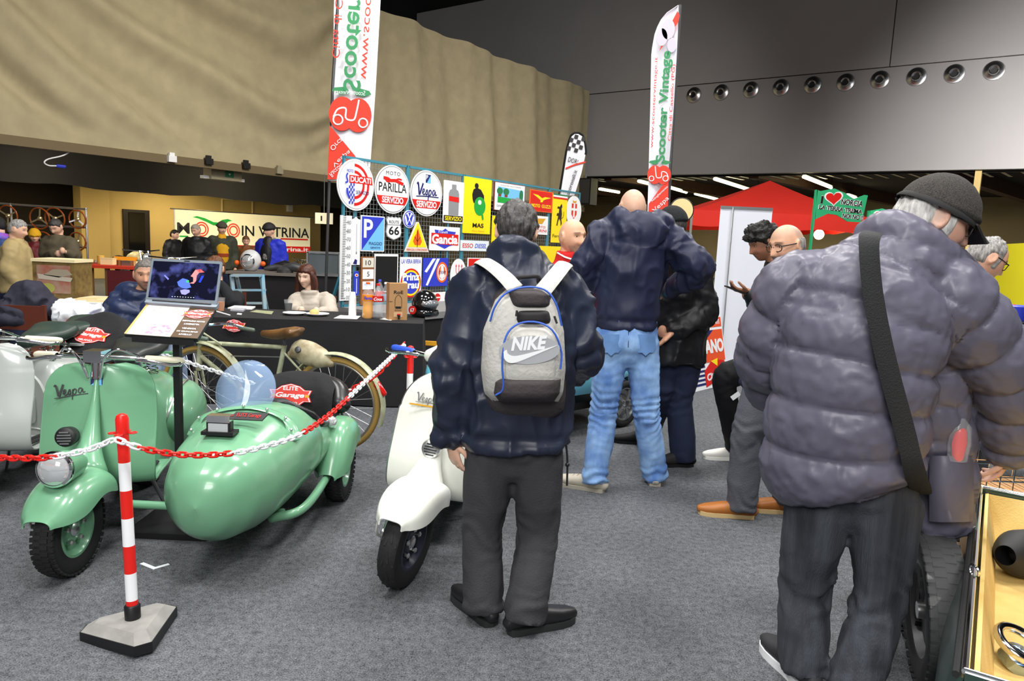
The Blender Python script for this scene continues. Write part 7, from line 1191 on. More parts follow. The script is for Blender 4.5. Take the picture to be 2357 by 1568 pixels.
def hood9(M_): M_.ball(q9(298, 672, .08), (.11, .09, .08), 16, 10); M_.tube([q9(315, 700), q9(318, 668, -.01)], [(.13, .12), (.1, .1)], 18, (1, 0, 0))
p9 = figure('seated man in navy puffer jacket with grey hair beside the laptop stand', J9, srgb(204, 152, 122), .006, jacket=dict(mat=PUFFN, vox=.012, quilt=(.11, .014), seed=4, w=1.1, d=1.25, sleeve=(.1, .09, .075, .055), extra=[hood9], drop=.06), trousers=dict(mat=pl('pale_denim', 130, 148, 176, .85, noise=.3, nscale=8), vox=.014, seed=2), shoes=dict(mat=BLACK), beard=.45, beardcol=srgb(96, 84, 78), stub=(srgb(120, 112, 106), .5))
hair_shell(p9, J9, pl('hair_mid_grey', 122, 116, 110, .6, noise=.5, nscale=80, col2=srgb(70, 66, 62), bump=.5, bscale=120), m_full(.062, -.045), .004, .004, 1.0, 3); chair((b9[0], Y9), f9, 'brown chair under the seated man in navy puffer')
Y10 = 7.75; q10 = lambda x, y, d=0.0: P(x, y, Y10 + d); f10 = V3(-.1, -1, 0); b10 = q10(500, 720); J10 = seat((b10[0], Y10), 1.74, f10, .46); J10.update(head=q10(496, 618), neck=q10(502, 668), chest=q10(510, 720, .05), shL=q10(545, 688), shR=q10(455, 685), elL=q10(538, 702, -.35), wrL=q10(506, 648, -.25), elR=q10(440, 705, -.3), wrR=q10(478, 700, -.5), hs=1.08, handL=(V3(-.3, .2, 1), V3(-1, .2, 0), V3(0, 1, 0), .5))
p10 = figure('seated man in black sweater resting his head on his hand behind the laptop', J10, SK_FAIR, .007, jacket=dict(mat=fabric('black_knit', 24, 26, 30, .85), vox=.014, amp=.006, w=1.0, sleeve=(.085, .078, .062, .045), name='sweater'), trousers=dict(mat=DENIMD, vox=.02), shoes=dict(mat=BLACK)); hair_shell(p10, J10, HBRN, m_full(.05, -.05), .016, .008, 1.0, 5); chair((b10[0], Y10), f10, 'brown chair behind the laptop under the man in black sweater')
Y11 = 7.75; q11 = lambda x, y, d=0.0: P(x, y, Y11 + d); f11 = nrm(V3(.0, -1, 0)); b11 = q11(716, 720); J11 = seat((b11[0], Y11), 1.64, f11, .46); J11.update(head=q11(706, 636), hf=nrm(V3(-.25, -.93, -.2)), hu=nrm(V3(0, -.2, 1)), neck=q11(716, 680), chest=q11(720, 725, .03), shL=q11(752, 690), shR=q11(684, 690), elL=q11(760, 722, -.2), wrL=q11(735, 718, -.4), elR=q11(676, 720, -.2), wrR=q11(690, 716, -.4), hs=1.08)
def scarf(M_): M_.tube([q11(716, 700), q11(712, 668, -.02)], [(.1, .1), (.085, .085)], 16, (1, 0, 0))
p11 = figure('woman with long auburn hair in beige puffer jacket sitting behind the black table', J11, SK_PALE, .006, jacket=dict(mat=fabric('beige_puffer', 188, 178, 164, .55, .2, 22), vox=.012, quilt=(.09, .010), seed=14, w=.95, d=1.1, sleeve=(.085, .08, .065, .05), drop=.05, extra=[scarf]), trousers=dict(mat=DENIMD, vox=.02), shoes=dict(mat=BLACK))
AUB = pl('auburn_hair', 92, 44, 26, .45, noise=.7, nscale=30, col2=srgb(40, 20, 15), stretch=(1, 1, .08), bump=.6, bscale=60); hair_shell(p11, J11, AUB, m_full(.052, -.08), .016, .004, 1.0, 7)
mb = MB()
for sx in (-1, 1): R_ = hframe(J11['hf'], J11['hu']); mb.tube(spline([tohead([sx * .062, .02, .05], J11['head'], R_, 1.0), tohead([sx * .092, .01, -.04], J11['head'], R_, 1.0), tohead([sx * .098, .03, -.15], J11['head'], R_, 1.0), tohead([sx * .08, .07, -.34], J11['head'], R_, 1.0)], 12), [(.034, .03), (.04, .034), (.044, .036), (.046, .036), (.046, .036), (.046, .036), (.045, .035), (.044, .034), (.042, .03), (.038, .028), (.03, .022), (.018, .014)], 14, (0, 1, 0), rnd=True)
me = remesh(mb, .009, 2); v = getv(me); setv(me, v + getn(me) * (.006 * vnoise(v, (90, 90, 9), 2))[:, None] - J11['base']); me.shade_smooth(); link('long_hair', me, AUB, p11); chair((b11[0], Y11), f11, 'brown chair under the woman with auburn hair')
# --- visitors and sellers in the background --------------------------------------------------
def far(label, px, ytop, Y, f, H, jm, tm, hair=None, skin=SK_FAIR, hf=None, hd=1.0, jw=1.0, cap=None, extra=None, yz=None, **o):
    b = P(px, 700, Y); ff = nrm(V3(*f)); H = P(px, ytop, Y)[2] if H is None else H; J = stand((b[0], Y), H, ff); J['hf'] = nrm(V3(*(hf or (ff[0], ff[1], -.15)))); J['hs'] = hd
    for a, v in o.items(): J[a] = v
    fig = figure(label, J, skin, .010, jacket=dict(mat=jm, vox=.02, amp=.010, w=jw, d=1.1), trousers=dict(mat=tm, vox=.025), shoes=dict(mat=BLACK), eyes=True, decim=.6)
    if hair: hair_shell(fig, J, hair, m_full(.055, -.05), .007, .006, 1.0, 2, n=36)
    return fig, J
OLIVE = fabric('tan_parka', 170, 150, 104, .7, .2, 18); BRWN = fabric('brown_coat', 84, 76, 58, .8); BLU = fabric('royal_blue_shell', 34, 48, 190, .5); GRN = fabric('dark_olive_coat', 58, 62, 48, .7); MUST = fabric('mustard_knit', 214, 160, 30, .9)
far('man in a black coat with grey cropped hair in front of the banner', 455, 517, 13.2, (0, -1, 0), None, BLKJ, DENIMD, pl('hair_silver', 150, 142, 132, .6), hf=(-.25, -.9, -.35), jw=1.1)
pf_, Jf = far('man in flat cap with mustard sweater and olive coat near the banner', 512, 514, 13.6, (.5, -.85, 0), None, GRN, DENIMD, None, hf=(.6, -.8, -.1))
hair_shell(pf_, Jf, pl('flat_cap_cloth', 74, 70, 58, .9), lambda v, d: sstep(-.01, .01, v[:, 2] - .03), .03, .002, 1.05, 2, 'flat_cap', n=36); mb = MB(); mb.tube([Jf['chest'] - ZZ * .25 + Jf['f'] * .1, Jf['chest'] + Jf['f'] * .11, Jf['neck'] + ZZ * .03 + Jf['f'] * .03], [(.10, .07), (.12, .07), (.07, .06)], 16, tuple(Jf['l']), rnd=True); obj('sweater', mb, MUST, pf_, 60); mb = MB(); mb.tube([Jf['chest'] - ZZ * .16 + Jf['f'] * .112, Jf['chest'] - ZZ * .1 + Jf['f'] * .115], [(.105, .072), (.11, .072)], 16, tuple(Jf['l'])); obj('sweater_stripe', mb, pl('rust_knit', 150, 60, 30, .9), pf_, 60)
pb_, Jb = far('man in royal blue jacket with checked scarf and black cap by the motorcycle parts', 622, 517, 12.4, (-.2, -1, 0), None, BLU, DENIMD, None, hf=(-.55, -.83, -.1), jw=1.12)
hair_shell(pb_, Jb, BPK, lambda v, d: sstep(-.01, .01, v[:, 2] - .02), .03, .004, 1.05, 3, 'black_cap', n=36); mb = MB(); mb.tube([Jb['chest'] - ZZ * .3 + Jb['f'] * .11, Jb['chest'] + Jb['f'] * .125, Jb['neck'] + Jb['f'] * .06], [(.09, .06), (.11, .06), (.08, .07)], 16, tuple(Jb['l']), rnd=True); obj('black_shirt', mb, BLKJ, pb_, 60); mb = MB(); mb.torus(Jb['neck'] + ZZ * .01, .075, .032, (0, 0, 1), 18, 8); mb.tube([Jb['neck'] + Jb['f'] * .1, Jb['neck'] + Jb['f'] * .16 - ZZ * .2, Jb['neck'] + Jb['f'] * .17 - ZZ * .32], [(.045, .02)] * 3, 10, tuple(Jb['l']), rnd=True); obj('scarf', mb, pl('check_scarf', 170, 166, 164, .9, noise=.8, nscale=22, col2=srgb(50, 46, 50)), pb_, 60)
far('seller with brown hair bending behind the motorcycle headlamp', 568, 560, 14.4, (.1, -1, 0), 1.38, fabric('rust_coat', 120, 70, 34), DENIMD, HBRN, hf=(.4, -.9, -.3))
far('dark-haired person in dark coat standing at the banner edge', 402, 530, 15.2, (1, -.2, 0), None, BLKJ, DENIMD, HBLK, hf=(1, 0, -.1))
far('older man with grey hair in a tan parka at the parts stall', 42, 508, 8.2, (.85, .35, 0), None, OLIVE, DENIMD, HGREY, hf=(.95, .2, -.25), jw=1.32, hd=1.05)
far('man in brown coat with fur collar and folded arms looking at the stall', 140, 505, 9.6, (-.1, -1, 0), None, BRWN, DENIMD, HDARK, hf=(-.05, -.85, -.5), jw=1.22, elL=P(172, 590, 9.5), wrL=P(150, 580, 9.3), elR=P(108, 590, 9.5), wrR=P(130, 585, 9.3))
fy, Jy = far('person in a mustard beanie and maroon coat between two stall visitors', 88, 530, 11.2, (.3, -.9, 0), None, fabric('maroon_coat', 96, 24, 30), DENIMD, None, hf=(.5, -.8, -.2))
hair_shell(fy, Jy, MUST, lambda v, d: sstep(-.01, .01, v[:, 2] - .005), .022, .003, 1.04, 3, 'beanie', n=36)
fw_, Jw = far('dark-haired woman with a blue and purple scarf behind the tan parka', 4, 500, 8.9, (-.3, .9, 0), None, fabric('teal_coat', 44, 70, 120), DENIMD, HBLK, hf=(-.8, .4, -.1)); mb = MB(); mb.torus(Jw['neck'] + ZZ * .0, .09, .05, (0, .2, 1), 20, 10); obj('scarf', mb, pl('blue_purple_scarf', 84, 120, 220, .8, noise=.9, nscale=14, col2=srgb(150, 60, 170)), fw_, 60)
# ================================================================== flags and banners
FLAGW = pl('flag_white', 232, 232, 240, .7); FGRN = pl('flag_green', 60, 140, 92, .7); FRED = pl('flag_red', 226, 62, 44, .7)
def cherry(t, O, e1, e2, s, z, mirror=1):
    mb = MB(); mb.plate([(mirror * x * s, y * s) for x, y in ellipse(.34, .42, 24, (-.2, 0))], O, e1, e2, z, z + .002); mb2 = MB(); mb2.plate([(mirror * x * s, y * s) for x, y in ellipse(.34, .42, 24, (.2, 0))], O, e1, e2, z + .0005, z + .0025); a = obj('cherry', mb, FRED, t, 0); obj('cherry', mb2, FRED, t, 0)
    mb = MB(); mb.torus(O + (e1 * mirror * -.34 + e2 * -.18) * s + np.cross(e1, e2) * (z + .003), .11 * s, .022 * s, np.cross(e1, e2), 20, 6); obj('scooter_wheel', mb, WHITE, a); mb = MB(); mb.torus(O + (e1 * mirror * .3 + e2 * -.16) * s + np.cross(e1, e2) * (z + .003), .12 * s, .022 * s, np.cross(e1, e2), 20, 6); obj('scooter_wheel', mb, WHITE, a)
    mb = MB(); stroke(mb, np.array([(-.2, .38), (-.16, .1), (-.1, -.12), (.1, -.1), (.12, .14), (.32, .1), (.42, -.1)]) * s * np.array([mirror, 1]), .04 * s, O, e1, e2, z + .003, z + .005, 26); obj('scooter_outline', mb, WHITE, a, 0)
    for k in (-1, 1): mb = MB(); mb.plate([(k * mirror * .05 * s, .5 * s), (k * mirror * .2 * s, .66 * s), (k * mirror * .44 * s, .62 * s), (k * mirror * .5 * s, .54 * s), (k * mirror * .3 * s, .46 * s)], O, e1, e2, z, z + .002); obj('leaf', mb, FGRN, t, 0)
def feather(label, base, quad, Yd, mirror, top_curve, e1=None):
    """quad: left/right px edges at rows"""
    t = thing('feather_flag', label, 'flag', V3(base[0], base[1], 0), 'feather flags of the scooter club')
    rows = np.array(quad, float); yy = np.linspace(rows[0, 0], rows[-1, 0], 30); A = [[P(np.interp(y, rows[:, 0], rows[:, 1]) * (1 - s) + np.interp(y, rows[:, 0], rows[:, 2]) * s, y, Yd + .05 * math.sin(s * 3 + y * .01)) for s in np.linspace(0, 1, 9)] for y in yy]
    mb = MB(); mb.grid(np.array(A), .004); o = obj('cloth', mb, FLAGW, t, 60); return t, o
def on(px, py, Y): return P(px, py, Y)
YF = 9.9
t, cl_ = feather('tall white feather flag printed in reverse with green Scooter lettering beside the sign rack', P(770, 415, YF), [(-160, 795, 880), (0, 769, 876), (200, 765, 865), (300, 761, 858), (416, 756, 850)], YF, -1, None)
eu = nrm(P(790, 0, YF) - P(765, 400, YF)); er = V3(1, 0, 0); er = nrm(er - np.dot(er, eu) * eu); fo_ = V3(0, -.07, 0)
mb = MB(); q0 = P(756, 417, YF) + V3(0, .07, 0); mb.tube([V3(q0[0] - .05, YF + .03, 0), P(768, 200, YF) + V3(-.02, .02, 0), P(792, -170, YF) + V3(-.02, .02, 0)], .02, 8, (1, 0, 0)); obj('pole', mb, DARKST, t); mb = MB(); mb.lathe([(.25, 0), (.25, .03), (.04, .05), (.03, .3)], V3(q0[0] - .05, YF + .03, 0)); obj('foot', mb, BLACK, t)
tr = lambda x, y: P(x, y, YF) + fo_
mb = MB(); c0, c1, c2, c3 = tr(762, 290), tr(757, 414), tr(848, 412), tr(820, 360); mb.add([c0, c1, c2, c3] + [p - V3(0, .003, 0) for p in (c0, c1, c2, c3)], [(0, 1, 2, 3), (7, 6, 5, 4), (0, 4, 5, 1), (1, 5, 6, 2), (2, 6, 7, 3), (3, 7, 4, 0)]); rc = obj('red_corner', mb, FRED, cl_, 0)
ru, rv = eu, -er       # reversed print: reading direction runs up the flag, mirrored
def vtext(s, px, py, L, h, m, sgn=1, par=cl_, **k): return text(s, L, h, m, par, P(px, py, YF) + fo_, eu * 1.0, er * 1.0, -.012, .002, **k)
# text seen from behind: mirrored baseline direction (e1 up, e2 right gives the mirror image facing the viewer)
vtext('Scooter Vintage', 820, 2, 2.3, .30, FGRN, bold=.02); vtext('Citta di Castello', 783, 27, 1.2, .10, FRED); vtext('www.scootervintage.it', 852, -17, 2.2, .13, FRED)
cherry(t, tr(809, 266), er, eu, .52, .006, -1)
text('Scooter', .2, .06, WHITE, cl_, tr(826, 216), -er, eu, -.014, .002); text('Vintage', .2, .06, WHITE, cl_, tr(790, 216), -er, eu, -.014, .002)
for s_, px, py, L in (('Vespa', 789, 366, .30), ('Orca', 779, 334, .2), ('Raccolta', 780, 392, .24)): text(s_, L, .065, WHITE, rc, tr(px, py), nrm(-er * .75 - eu * .75) * -1, nrm(er * .7 - eu * .7), -.014, .002)
YG = 8.2
t, cr = feather('tall white feather flag with green Scooter Vintage lettering behind the bald man', P(1515, 480, YG), [(12, 1560, 1562), (25, 1538, 1562), (50, 1517, 1561), (80, 1506, 1560), (120, 1499, 1558), (250, 1497, 1550), (400, 1493, 1538), (490, 1490, 1534)], YG, 1, None)
mb = MB(); q0 = P(1534, 492, YG); mb.tube([V3(q0[0] + .02, YG + .02, 0), q0 + V3(.02, .02, 0), P(1563, 10, YG) + V3(.015, .02, 0)], .018, 8, (1, 0, 0)); obj('pole', mb, DARKST, t); mb = MB(); mb.lathe([(.22, 0), (.22, .03), (.04, .05), (.03, .3)], V3(q0[0] + .02, YG + .02, 0)); obj('foot', mb, BLACK, t)
eu2 = nrm(P(1556, 60, YG) - P(1533, 480, YG)); er2 = V3(1, 0, 0); er2 = nrm(er2 - np.dot(er2, eu2) * eu2); tg = lambda x, y: P(x, y, YG) + V3(0, -.07, 0)
def gt(s, px, py, L, h, m, par=cr, **k): return text(s, L, h, m, par, tg(px, py), eu2, -er2, .006, .002, **k)
gt('Scooter Vintage', 1526, 250, 1.17, .13, FGRN, bold=.03); gt('www.scootervintage.it', 1503, 240, .95, .04, FRED); gt('Citta di Castello (PG)', 1543, 240, .8, .045, FRED)
cherry(t, tg(1514, 404), er2, eu2, .24, .004)
mb = MB(); c = [tg(1536, 408), tg(1534, 488), tg(1490, 488), tg(1491, 470)]; mb.add(c + [p - V3(0, .003, 0) for p in c], [(0, 1, 2, 3), (7, 6, 5, 4), (0, 4, 5, 1), (1, 5, 6, 2), (2, 6, 7, 3), (3, 7, 4, 0)]); rc = obj('red_corner', mb, FRED, cr, 0)
text('Vespa', .22, .06, WHITE, rc, tg(1518, 472), nrm(er2 + eu2), nrm(eu2 - er2), .006, .002); text('Abbigliamento', .24, .03, WHITE, rc, tg(1515, 448), nrm(er2 + eu2), nrm(eu2 - er2), .006, .002)
mb = MB(); c = [tg(1556, 30), tg(1561, 40), tg(1558, 55), tg(1515, 122), tg(1522, 95)]; mb.add(c + [p - V3(0, .003, 0) for p in c], [(0, 1, 2, 3, 4), (9, 8, 7, 6, 5)] + [(i, 5 + i, 5 + (i + 1) % 5, (i + 1) % 5) for i in range(5)]); obj('tricolour_stripe', mb, FRED, cr, 0)
for (x, y), r_ in (((1520, 90), .06), ((1535, 72), .07), ((1543, 108), .05)): mb = MB(); mb.plate(ellipse(r_, r_ * 1.5, 24), tg(x, y), er2, eu2, .004, .007); obj('scooter_print', mb, pl('flag_grey_print', 196, 190, 206, .7), cr, 0)
YH = 15.0
t = thing('teardrop_flag', 'small white teardrop flag with chequered flag print behind the sign rack', 'flag', V3(P(1310, 440, YH)[0], YH, 0)); rows = np.array([(306, 1322, 1332), (312, 1314, 1342), (330, 1308, 1347), (350, 1303, 1349), (400, 1295, 1338), (450, 1287, 1322)], float); A = [[P(np.interp(y, rows[:, 0], rows[:, 1]) * (1 - s) + np.interp(y, rows[:, 0], rows[:, 2]) * s, y, YH) for s in np.linspace(0, 1, 5)] for y in np.linspace(306, 450, 24)]; mb = MB(); mb.grid(np.array(A), .01); c_ = obj('cloth', mb, FLAGW, t, 60)
ed = [r_[0] for r_ in A[::-1]] + [r_[-1] for r_ in A[:9]]; mb = MB(); mb.tube(np.array([ed[0] * np.array([1, 1, 0])] + ed), .025, 6, (0, 1, 0)); obj('pole', mb, BLACK, t); th_ = lambda x, y: P(x, y, YH) + V3(0, -.03, 0); e_1 = nrm(V3(1, 0, -.25)); e_2 = nrm(V3(.25, 0, 1))
for i in range(4):
    for j in range(4):
        if (i + j) % 2 == 0: mb = MB(); mb.plate(rrect(.075, .075, .001), th_(1326, 331) + e_1 * (i - 1.5) * .075 + e_2 * (j - 1.5) * .085, e_1, e_2, 0, .004); obj('chequer', mb, INK, c_, 0)
text('DOR!', .2, .09, INK, c_, th_(1319, 370), e_1, e_2, 0, .004); mb = MB(); stroke(mb, np.array([(-.15, -.12), (0, 0), (.2, .12)]), .03, th_(1322, 380), e_1, e_2, 0, .004); obj('red_dash', mb, FRED, c_, 0); text('motoronali.it', .6, .07, INK, c_, th_(1314, 425), nrm(V3(.28, 0, 1)), nrm(V3(-1, 0, .28)), 0, .004)
# ---- MOTO IN VETRINA banner on the back stand
DB = 3.2; bO = lambda x, y: hit(x, y, cpt(0, DB, 0), H2)
bl, br = sz(403, 481, DB), sz(714, 501, DB); zb0 = sz(403, 577, DB)[1]; bw_ = br[0] - bl[0]; bh_ = bl[1] - zb0; O = cpt((br[0] + bl[0]) / 2, DB, (bl[1] + zb0) / 2); t = thing('trade_banner', 'wide white banner reading MOTO IN VETRINA with green bird mark', 'banner', V3(O[0], O[1], 0))
mb = MB(); mb.plate([(-bw_ / 2, -bh_ / 2), (bw_ / 2, -bh_ / 2), (bw_ / 2, bh_ / 2), (-bw_ / 2, bh_ / 2)], O, H1, ZZ, -.01, 0); sh = obj('sheet', mb, pl('banner_cream', 246, 240, 208, .6), t, 0)
mb = MB(); mb.tube([cpt(bl[0] - .12, DB, O[2] + bh_ / 2), cpt(br[0] + .12, DB, O[2] + bh_ / 2)], .015, 8, (0, 0, 1)); mb.tube([cpt(bl[0], DB + .03, 0), cpt(bl[0], DB + .03, O[2] + bh_ / 2)], .015, 8); mb.tube([cpt(br[0], DB + .03, 0), cpt(br[0], DB + .03, O[2] + bh_ / 2)], .015, 8); obj('frame', mb, ALU, t)
bb2 = lambda x, y: O + H1 * x * bw_ / 2 + ZZ * y * bh_ / 2
text('M', bw_ * .08, bh_ * .27, INK, sh, bb2(-.9, .1), H1, ZZ, .002, .004, .01); text('T', bw_ * .055, bh_ * .27, INK, sh, bb2(-.42, .1), H1, ZZ, .002, .004, .01); text('IN VETRINA', bw_ * .54, bh_ * .27, INK, sh, bb2(.44, .1), H1, ZZ, .002, .004, .01)
for x in (-.66, -.22):
    for r_ in (.17, .11): mb = MB(); mb.torus(bb2(x, .08), bh_ * r_, bh_ * .018, H2, 28, 6); obj('wheel_mark', mb, FRED, sh)
mb = MB(); mb.plate([(x * bw_ / 2, y * bh_ / 2) for x, y in [(-.78, .66), (-.72, .72), (-.62, .64), (-.5, .46), (-.44, .46), (-.38, .6), (-.3, .66), (-.24, .58), (-.3, .52), (-.34, .34), (-.5, .3), (-.6, .46), (-.7, .6)]], O, H1, ZZ, .002, .006); obj('bird_mark', mb, GRNP, sh, 0)
mb = MB(); mb.plate([(x * bw_ / 2, y * bh_ / 2) for x, y in [(-1, -1), (1, -1), (1, -.66), (-1, -.66)]], O, H1, ZZ, .001, .004); rs = obj('red_strip', mb, RED, sh, 0); text('www.motoinvetrina.it', bw_ * .72, bh_ * .11, WHITE, rs, bb2(.25, -.83), H1, ZZ, .004, .003, .02)
mb = MB(); mb.plate([(x * bw_ / 2, y * bh_ / 2) for x, y in [(.5, -.3), (.96, -.3), (.96, -.22), (.5, -.22)]], O, H1, ZZ, .001, .004); obj('red_line', mb, RED, sh, 0); mb = MB(); mb.plate([(x * bw_ / 2, y * bh_ / 2) for x, y in [(-.95, -.34), (-.84, -.34), (-.84, -.26), (-.95, -.26)]], O, H1, ZZ, .001, .004); obj('green_patch', mb, GRNP, sh, 0)
# ================================================================== left stall
WOODR = pl('steering_wood', 150, 72, 22, .35, noise=.3, nscale=12); BRASS = mat('brass', (.8, .6, .3), .3, .9); YS = 11.6
tS = thing('wheel_rack', 'metal display rack for old steering wheels at the parts stall', 'rack', V3(P(100, 600, YS)[0], YS, 0)); ps_ = lambda x, y, d=0.0: P(x, y, YS + d)
for a, b in (((-60, 464), (200, 482)), ((-60, 512), (200, 524)), ((-60, 560), (200, 570))): mb = MB(); mb.tube([ps_(*a), ps_(*b)], .016, 8, (0, 0, 1)); obj('rail', mb, ALU, tS)
for x in (198, 25, -60): q = ps_(x, 480); mb = MB(); mb.tube([V3(q[0], q[1], 0), V3(q[0], q[1], ps_(x, 478 if x > 100 else 468)[2])], .016, 8); obj('upright', mb, ALU, tS)
for k, (x, y, r_, lb) in enumerate(((18, 497, .16, 'at the left end of the top rail'), (91, 503, .165, 'second along the top rail'), (126, 503, .165, 'crossing its neighbour on the top rail'), (178, 505, .14, 'with white spokes at the end of the top rail'), (100, 556, .15, 'hanging on the lower rail behind the yellow beanie'), (178, 556, .14, 'with chrome boss on the lower rail'))):
    c = ps_(x, y, -.05); t = thing('steering_wheel', 'wooden steering wheel ' + lb, 'steering wheel', c, 'old steering wheels on the rack'); mb = MB(); mb.torus(c, r_, .012, (.1, 1, .1), 32, 8); obj('rim', mb, WOODR, t); mb = MB(); mb.lathe([(.035, -.02), (.035, .01), (.02, .025)], c, (0, -1, 0), 16); obj('boss', mb, BRASS, t)
    for j in range(3): a = j * 2.09 + .5 + k; mb = MB(); mb.bar(c, c + V3(math.cos(a), -.0, math.sin(a)) * r_, .022, .008, (0, 1, 0)); obj('spoke', mb, WHITE if k == 3 else BRASS, t, 0)
# stall counter with maroon cloth, goods on it
MAR = pl('maroon_cloth', 92, 20, 28, .9, noise=.2, nscale=6); REDT = pl('stall_red_cover', 200, 52, 26, .8); YC = 10.2
a0, a1 = G(140, 618, .86), G(420, 612, .86); t = thing('stall_counter', 'long stall counter with red cover and maroon front cloth', 'table', V3((a0[0] + a1[0]) / 2, YC, 0)); xa, xb = P(135, 610, YC)[0], P(430, 610, YC)[0]; zt_ = P(250, 612, YC)[2]
mb = MB(); mb.box(((xa + xb) / 2, YC + .4, zt_ - .02), (xb - xa, .8, .04)); obj('top', mb, REDT, t, 0); xm_ = P(247, 640, YC)[0]; mb = MB(); mb.box(((xm_ + xb) / 2, YC + .01, zt_ / 2 - .03), (xb - xm_, .02, zt_ - .06)); obj('front_cloth', mb, MAR, t, 0)
for x in (P(140, 640, YC)[0], P(205, 640, YC)[0], xm_ - .03, xb - .05): 
    for yy_ in (.06, .74): mb = MB(); mb.bar((x, YC + yy_, 0), (x, YC + yy_, zt_ - .04), .05, .05); obj('leg', mb, pl('stall_wood', 120, 84, 44, .7), t, 0)
mb = MB(); mb.bar((P(205, 660, YC)[0], YC + .06, .35), (xm_, YC + .06, .35), .03, .05); obj('brace', mb, MATS['stall_wood'], t, 0)
GD = [pl('goods_gold', 214, 170, 80, .4), pl('goods_cream', 232, 214, 160, .6), pl('goods_orange', 226, 140, 20, .6), pl('goods_brown', 120, 70, 30, .6), mat('goods_metal', (.6, .55, .45), .3, .9)]
pcs = [('small_carton', 'box'), ('metal_part', 'part'), ('tin_can', 'tin')]
CN_ = ('gold', 'cream', 'orange', 'brown', 'metallic')
for k in range(15):
    x = 165 + k * 14 + random.uniform(-4, 4); y_ = YC + random.uniform(.12, .6); X = P(x, 610, y_)[0]; s_ = random.uniform(.05, .11); nm, ct_ = pcs[k % 3]; mb = MB()
    if k % 3 == 0: mb.box((X, y_, zt_ + s_ * .4), (s_ * 1.6, s_, s_ * .8)); mb.box((X, y_, zt_ + s_ * .82), (s_ * 1.65, s_ * 1.05, s_ * .1))
    elif k % 3 == 1: mb.lathe([(s_ * .6, 0), (s_ * .62, s_ * .3), (s_ * .3, s_ * .4), (s_ * .25, s_ * .8)], (X, y_, zt_), n=14)
    else: mb.lathe([(s_ * .45, 0), (s_ * .45, s_ * 1.1), (s_ * .4, s_ * 1.15)], (X, y_, zt_), n=14)
    tag(obj(nm, mb, GD[k % 5], None, 30), CN_[k % 5] + ' ' + {0: 'small carton among the goods on the stall counter', 1: 'round engine part on the stall counter', 2: 'small tin standing on the stall counter'}[k % 3], ct_, 'small goods on the stall counter')
q0, q1 = P(258, 598, YC + .55), P(312, 580, YC + .75); mb = MB(); mb.box(((q0[0] + q1[0]) / 2, YC + .62, zt_ + .05), (.34, .2, .02), Matrix.Rotation(math.radians(28), 3, 'X')); mb.box(((q0[0] + q1[0]) / 2, YC + .7, zt_ + .04), (.3, .04, .08)); tag(obj('orange_case', mb, GD[2], None, 0), 'tilted orange panel displayed on the stall counter', 'panel')
mb = MB(); c = P(205, 668, YC + .3); mb.tube([V3(c[0], c[1], 0), V3(c[0], c[1], .2), V3(c[0], c[1], .42)], [(.13, .1), (.17, .13), (.14, .1)], 14, (1, 0, 0)); tag(obj('green_bag', mb, pl('bright_green_plastic', 70, 220, 40, .5), None), 'bright green plastic bag under the stall counter', 'bag')
# old painted box on a white folding table
YT = 7.1; zT = P(130, 692, YT)[2]; t = thing('white_table', 'white folding table on blue legs carrying the old painted box', 'table', V3(P(130, 690, YT)[0], YT, 0)); xa, xb = P(20, 690, YT)[0], P(250, 690, YT)[0]; mb = MB(); mb.box(((xa + xb) / 2, YT + .3, zT - .015), (xb - xa, .7, .03)); obj('tabletop', mb, WHITE, t, 20)
for x in (xa + .25, xb - .25):
    for y_ in (.05, .55): mb = MB(); mb.bar((x, YT + y_, 0), (x, YT + y_, zT - .03), .05, .05); obj('leg', mb, pl('blue_leg', 40, 96, 190, .5), t, 0)
OLDW = pl('old_box_wood', 128, 106, 52, .7, noise=.4, nscale=14, col2=srgb(84, 62, 30)); b0, b1 = P(78, 690, YT + .1), P(174, 690, YT + .1); zz = P(125, 600, YT + .1)[2]; bx = (b0 + b1) / 2; bW = b1[0] - b0[0]; bH = zz - zT; t = thing('painted_box', 'old wooden box with a faded red and grey picture on the white table', 'box', V3(bx[0], YT + .25, zT)); mb = MB(); mb.box((bx[0], YT + .25, zT + bH / 2), (bW, .3, bH)); obj('case', mb, OLDW, t, 0)
mb = MB(); mb.box((bx[0], YT + .25, zT + bH), (bW + .02, .32, .03)); obj('lid', mb, pl('pale_lid', 232, 216, 170, .7), t, 0); fO = V3(bx[0], YT + .1, zT + bH * .52); X_ = V3(1, 0, 0)
mb = MB(); mb.plate(rrect(bW * .8, bH * .72, .004), fO, X_, ZZ, 0, .004); pc_ = obj('picture', mb, pl('faded_red_print', 150, 70, 52, .7, noise=.5, nscale=9, col2=srgb(150, 130, 110)), t, 0)
mb = MB(); mb.plate([(-.1, .04), (0, .1), (.14, .1), (.19, .05), (.05, .02)], fO, X_, ZZ, .004, .006); obj('car_print', mb, pl('faded_grey_print', 150, 140, 118, .7), pc_, 0); mb = MB(); mb.plate(ellipse(.07, .05, 20, (-.06, -.09)), fO, X_, ZZ, .004, .006); obj('green_print', mb, pl('faded_green', 150, 150, 70, .7), pc_, 0); mb = MB(); mb.plate([(-.15, -.0), (.17, -.02), (.19, .02), (-.16, .05)], fO, X_, ZZ, .004, .006); obj('grey_band', mb, pl('faded_band', 176, 166, 150, .7), pc_, 0)
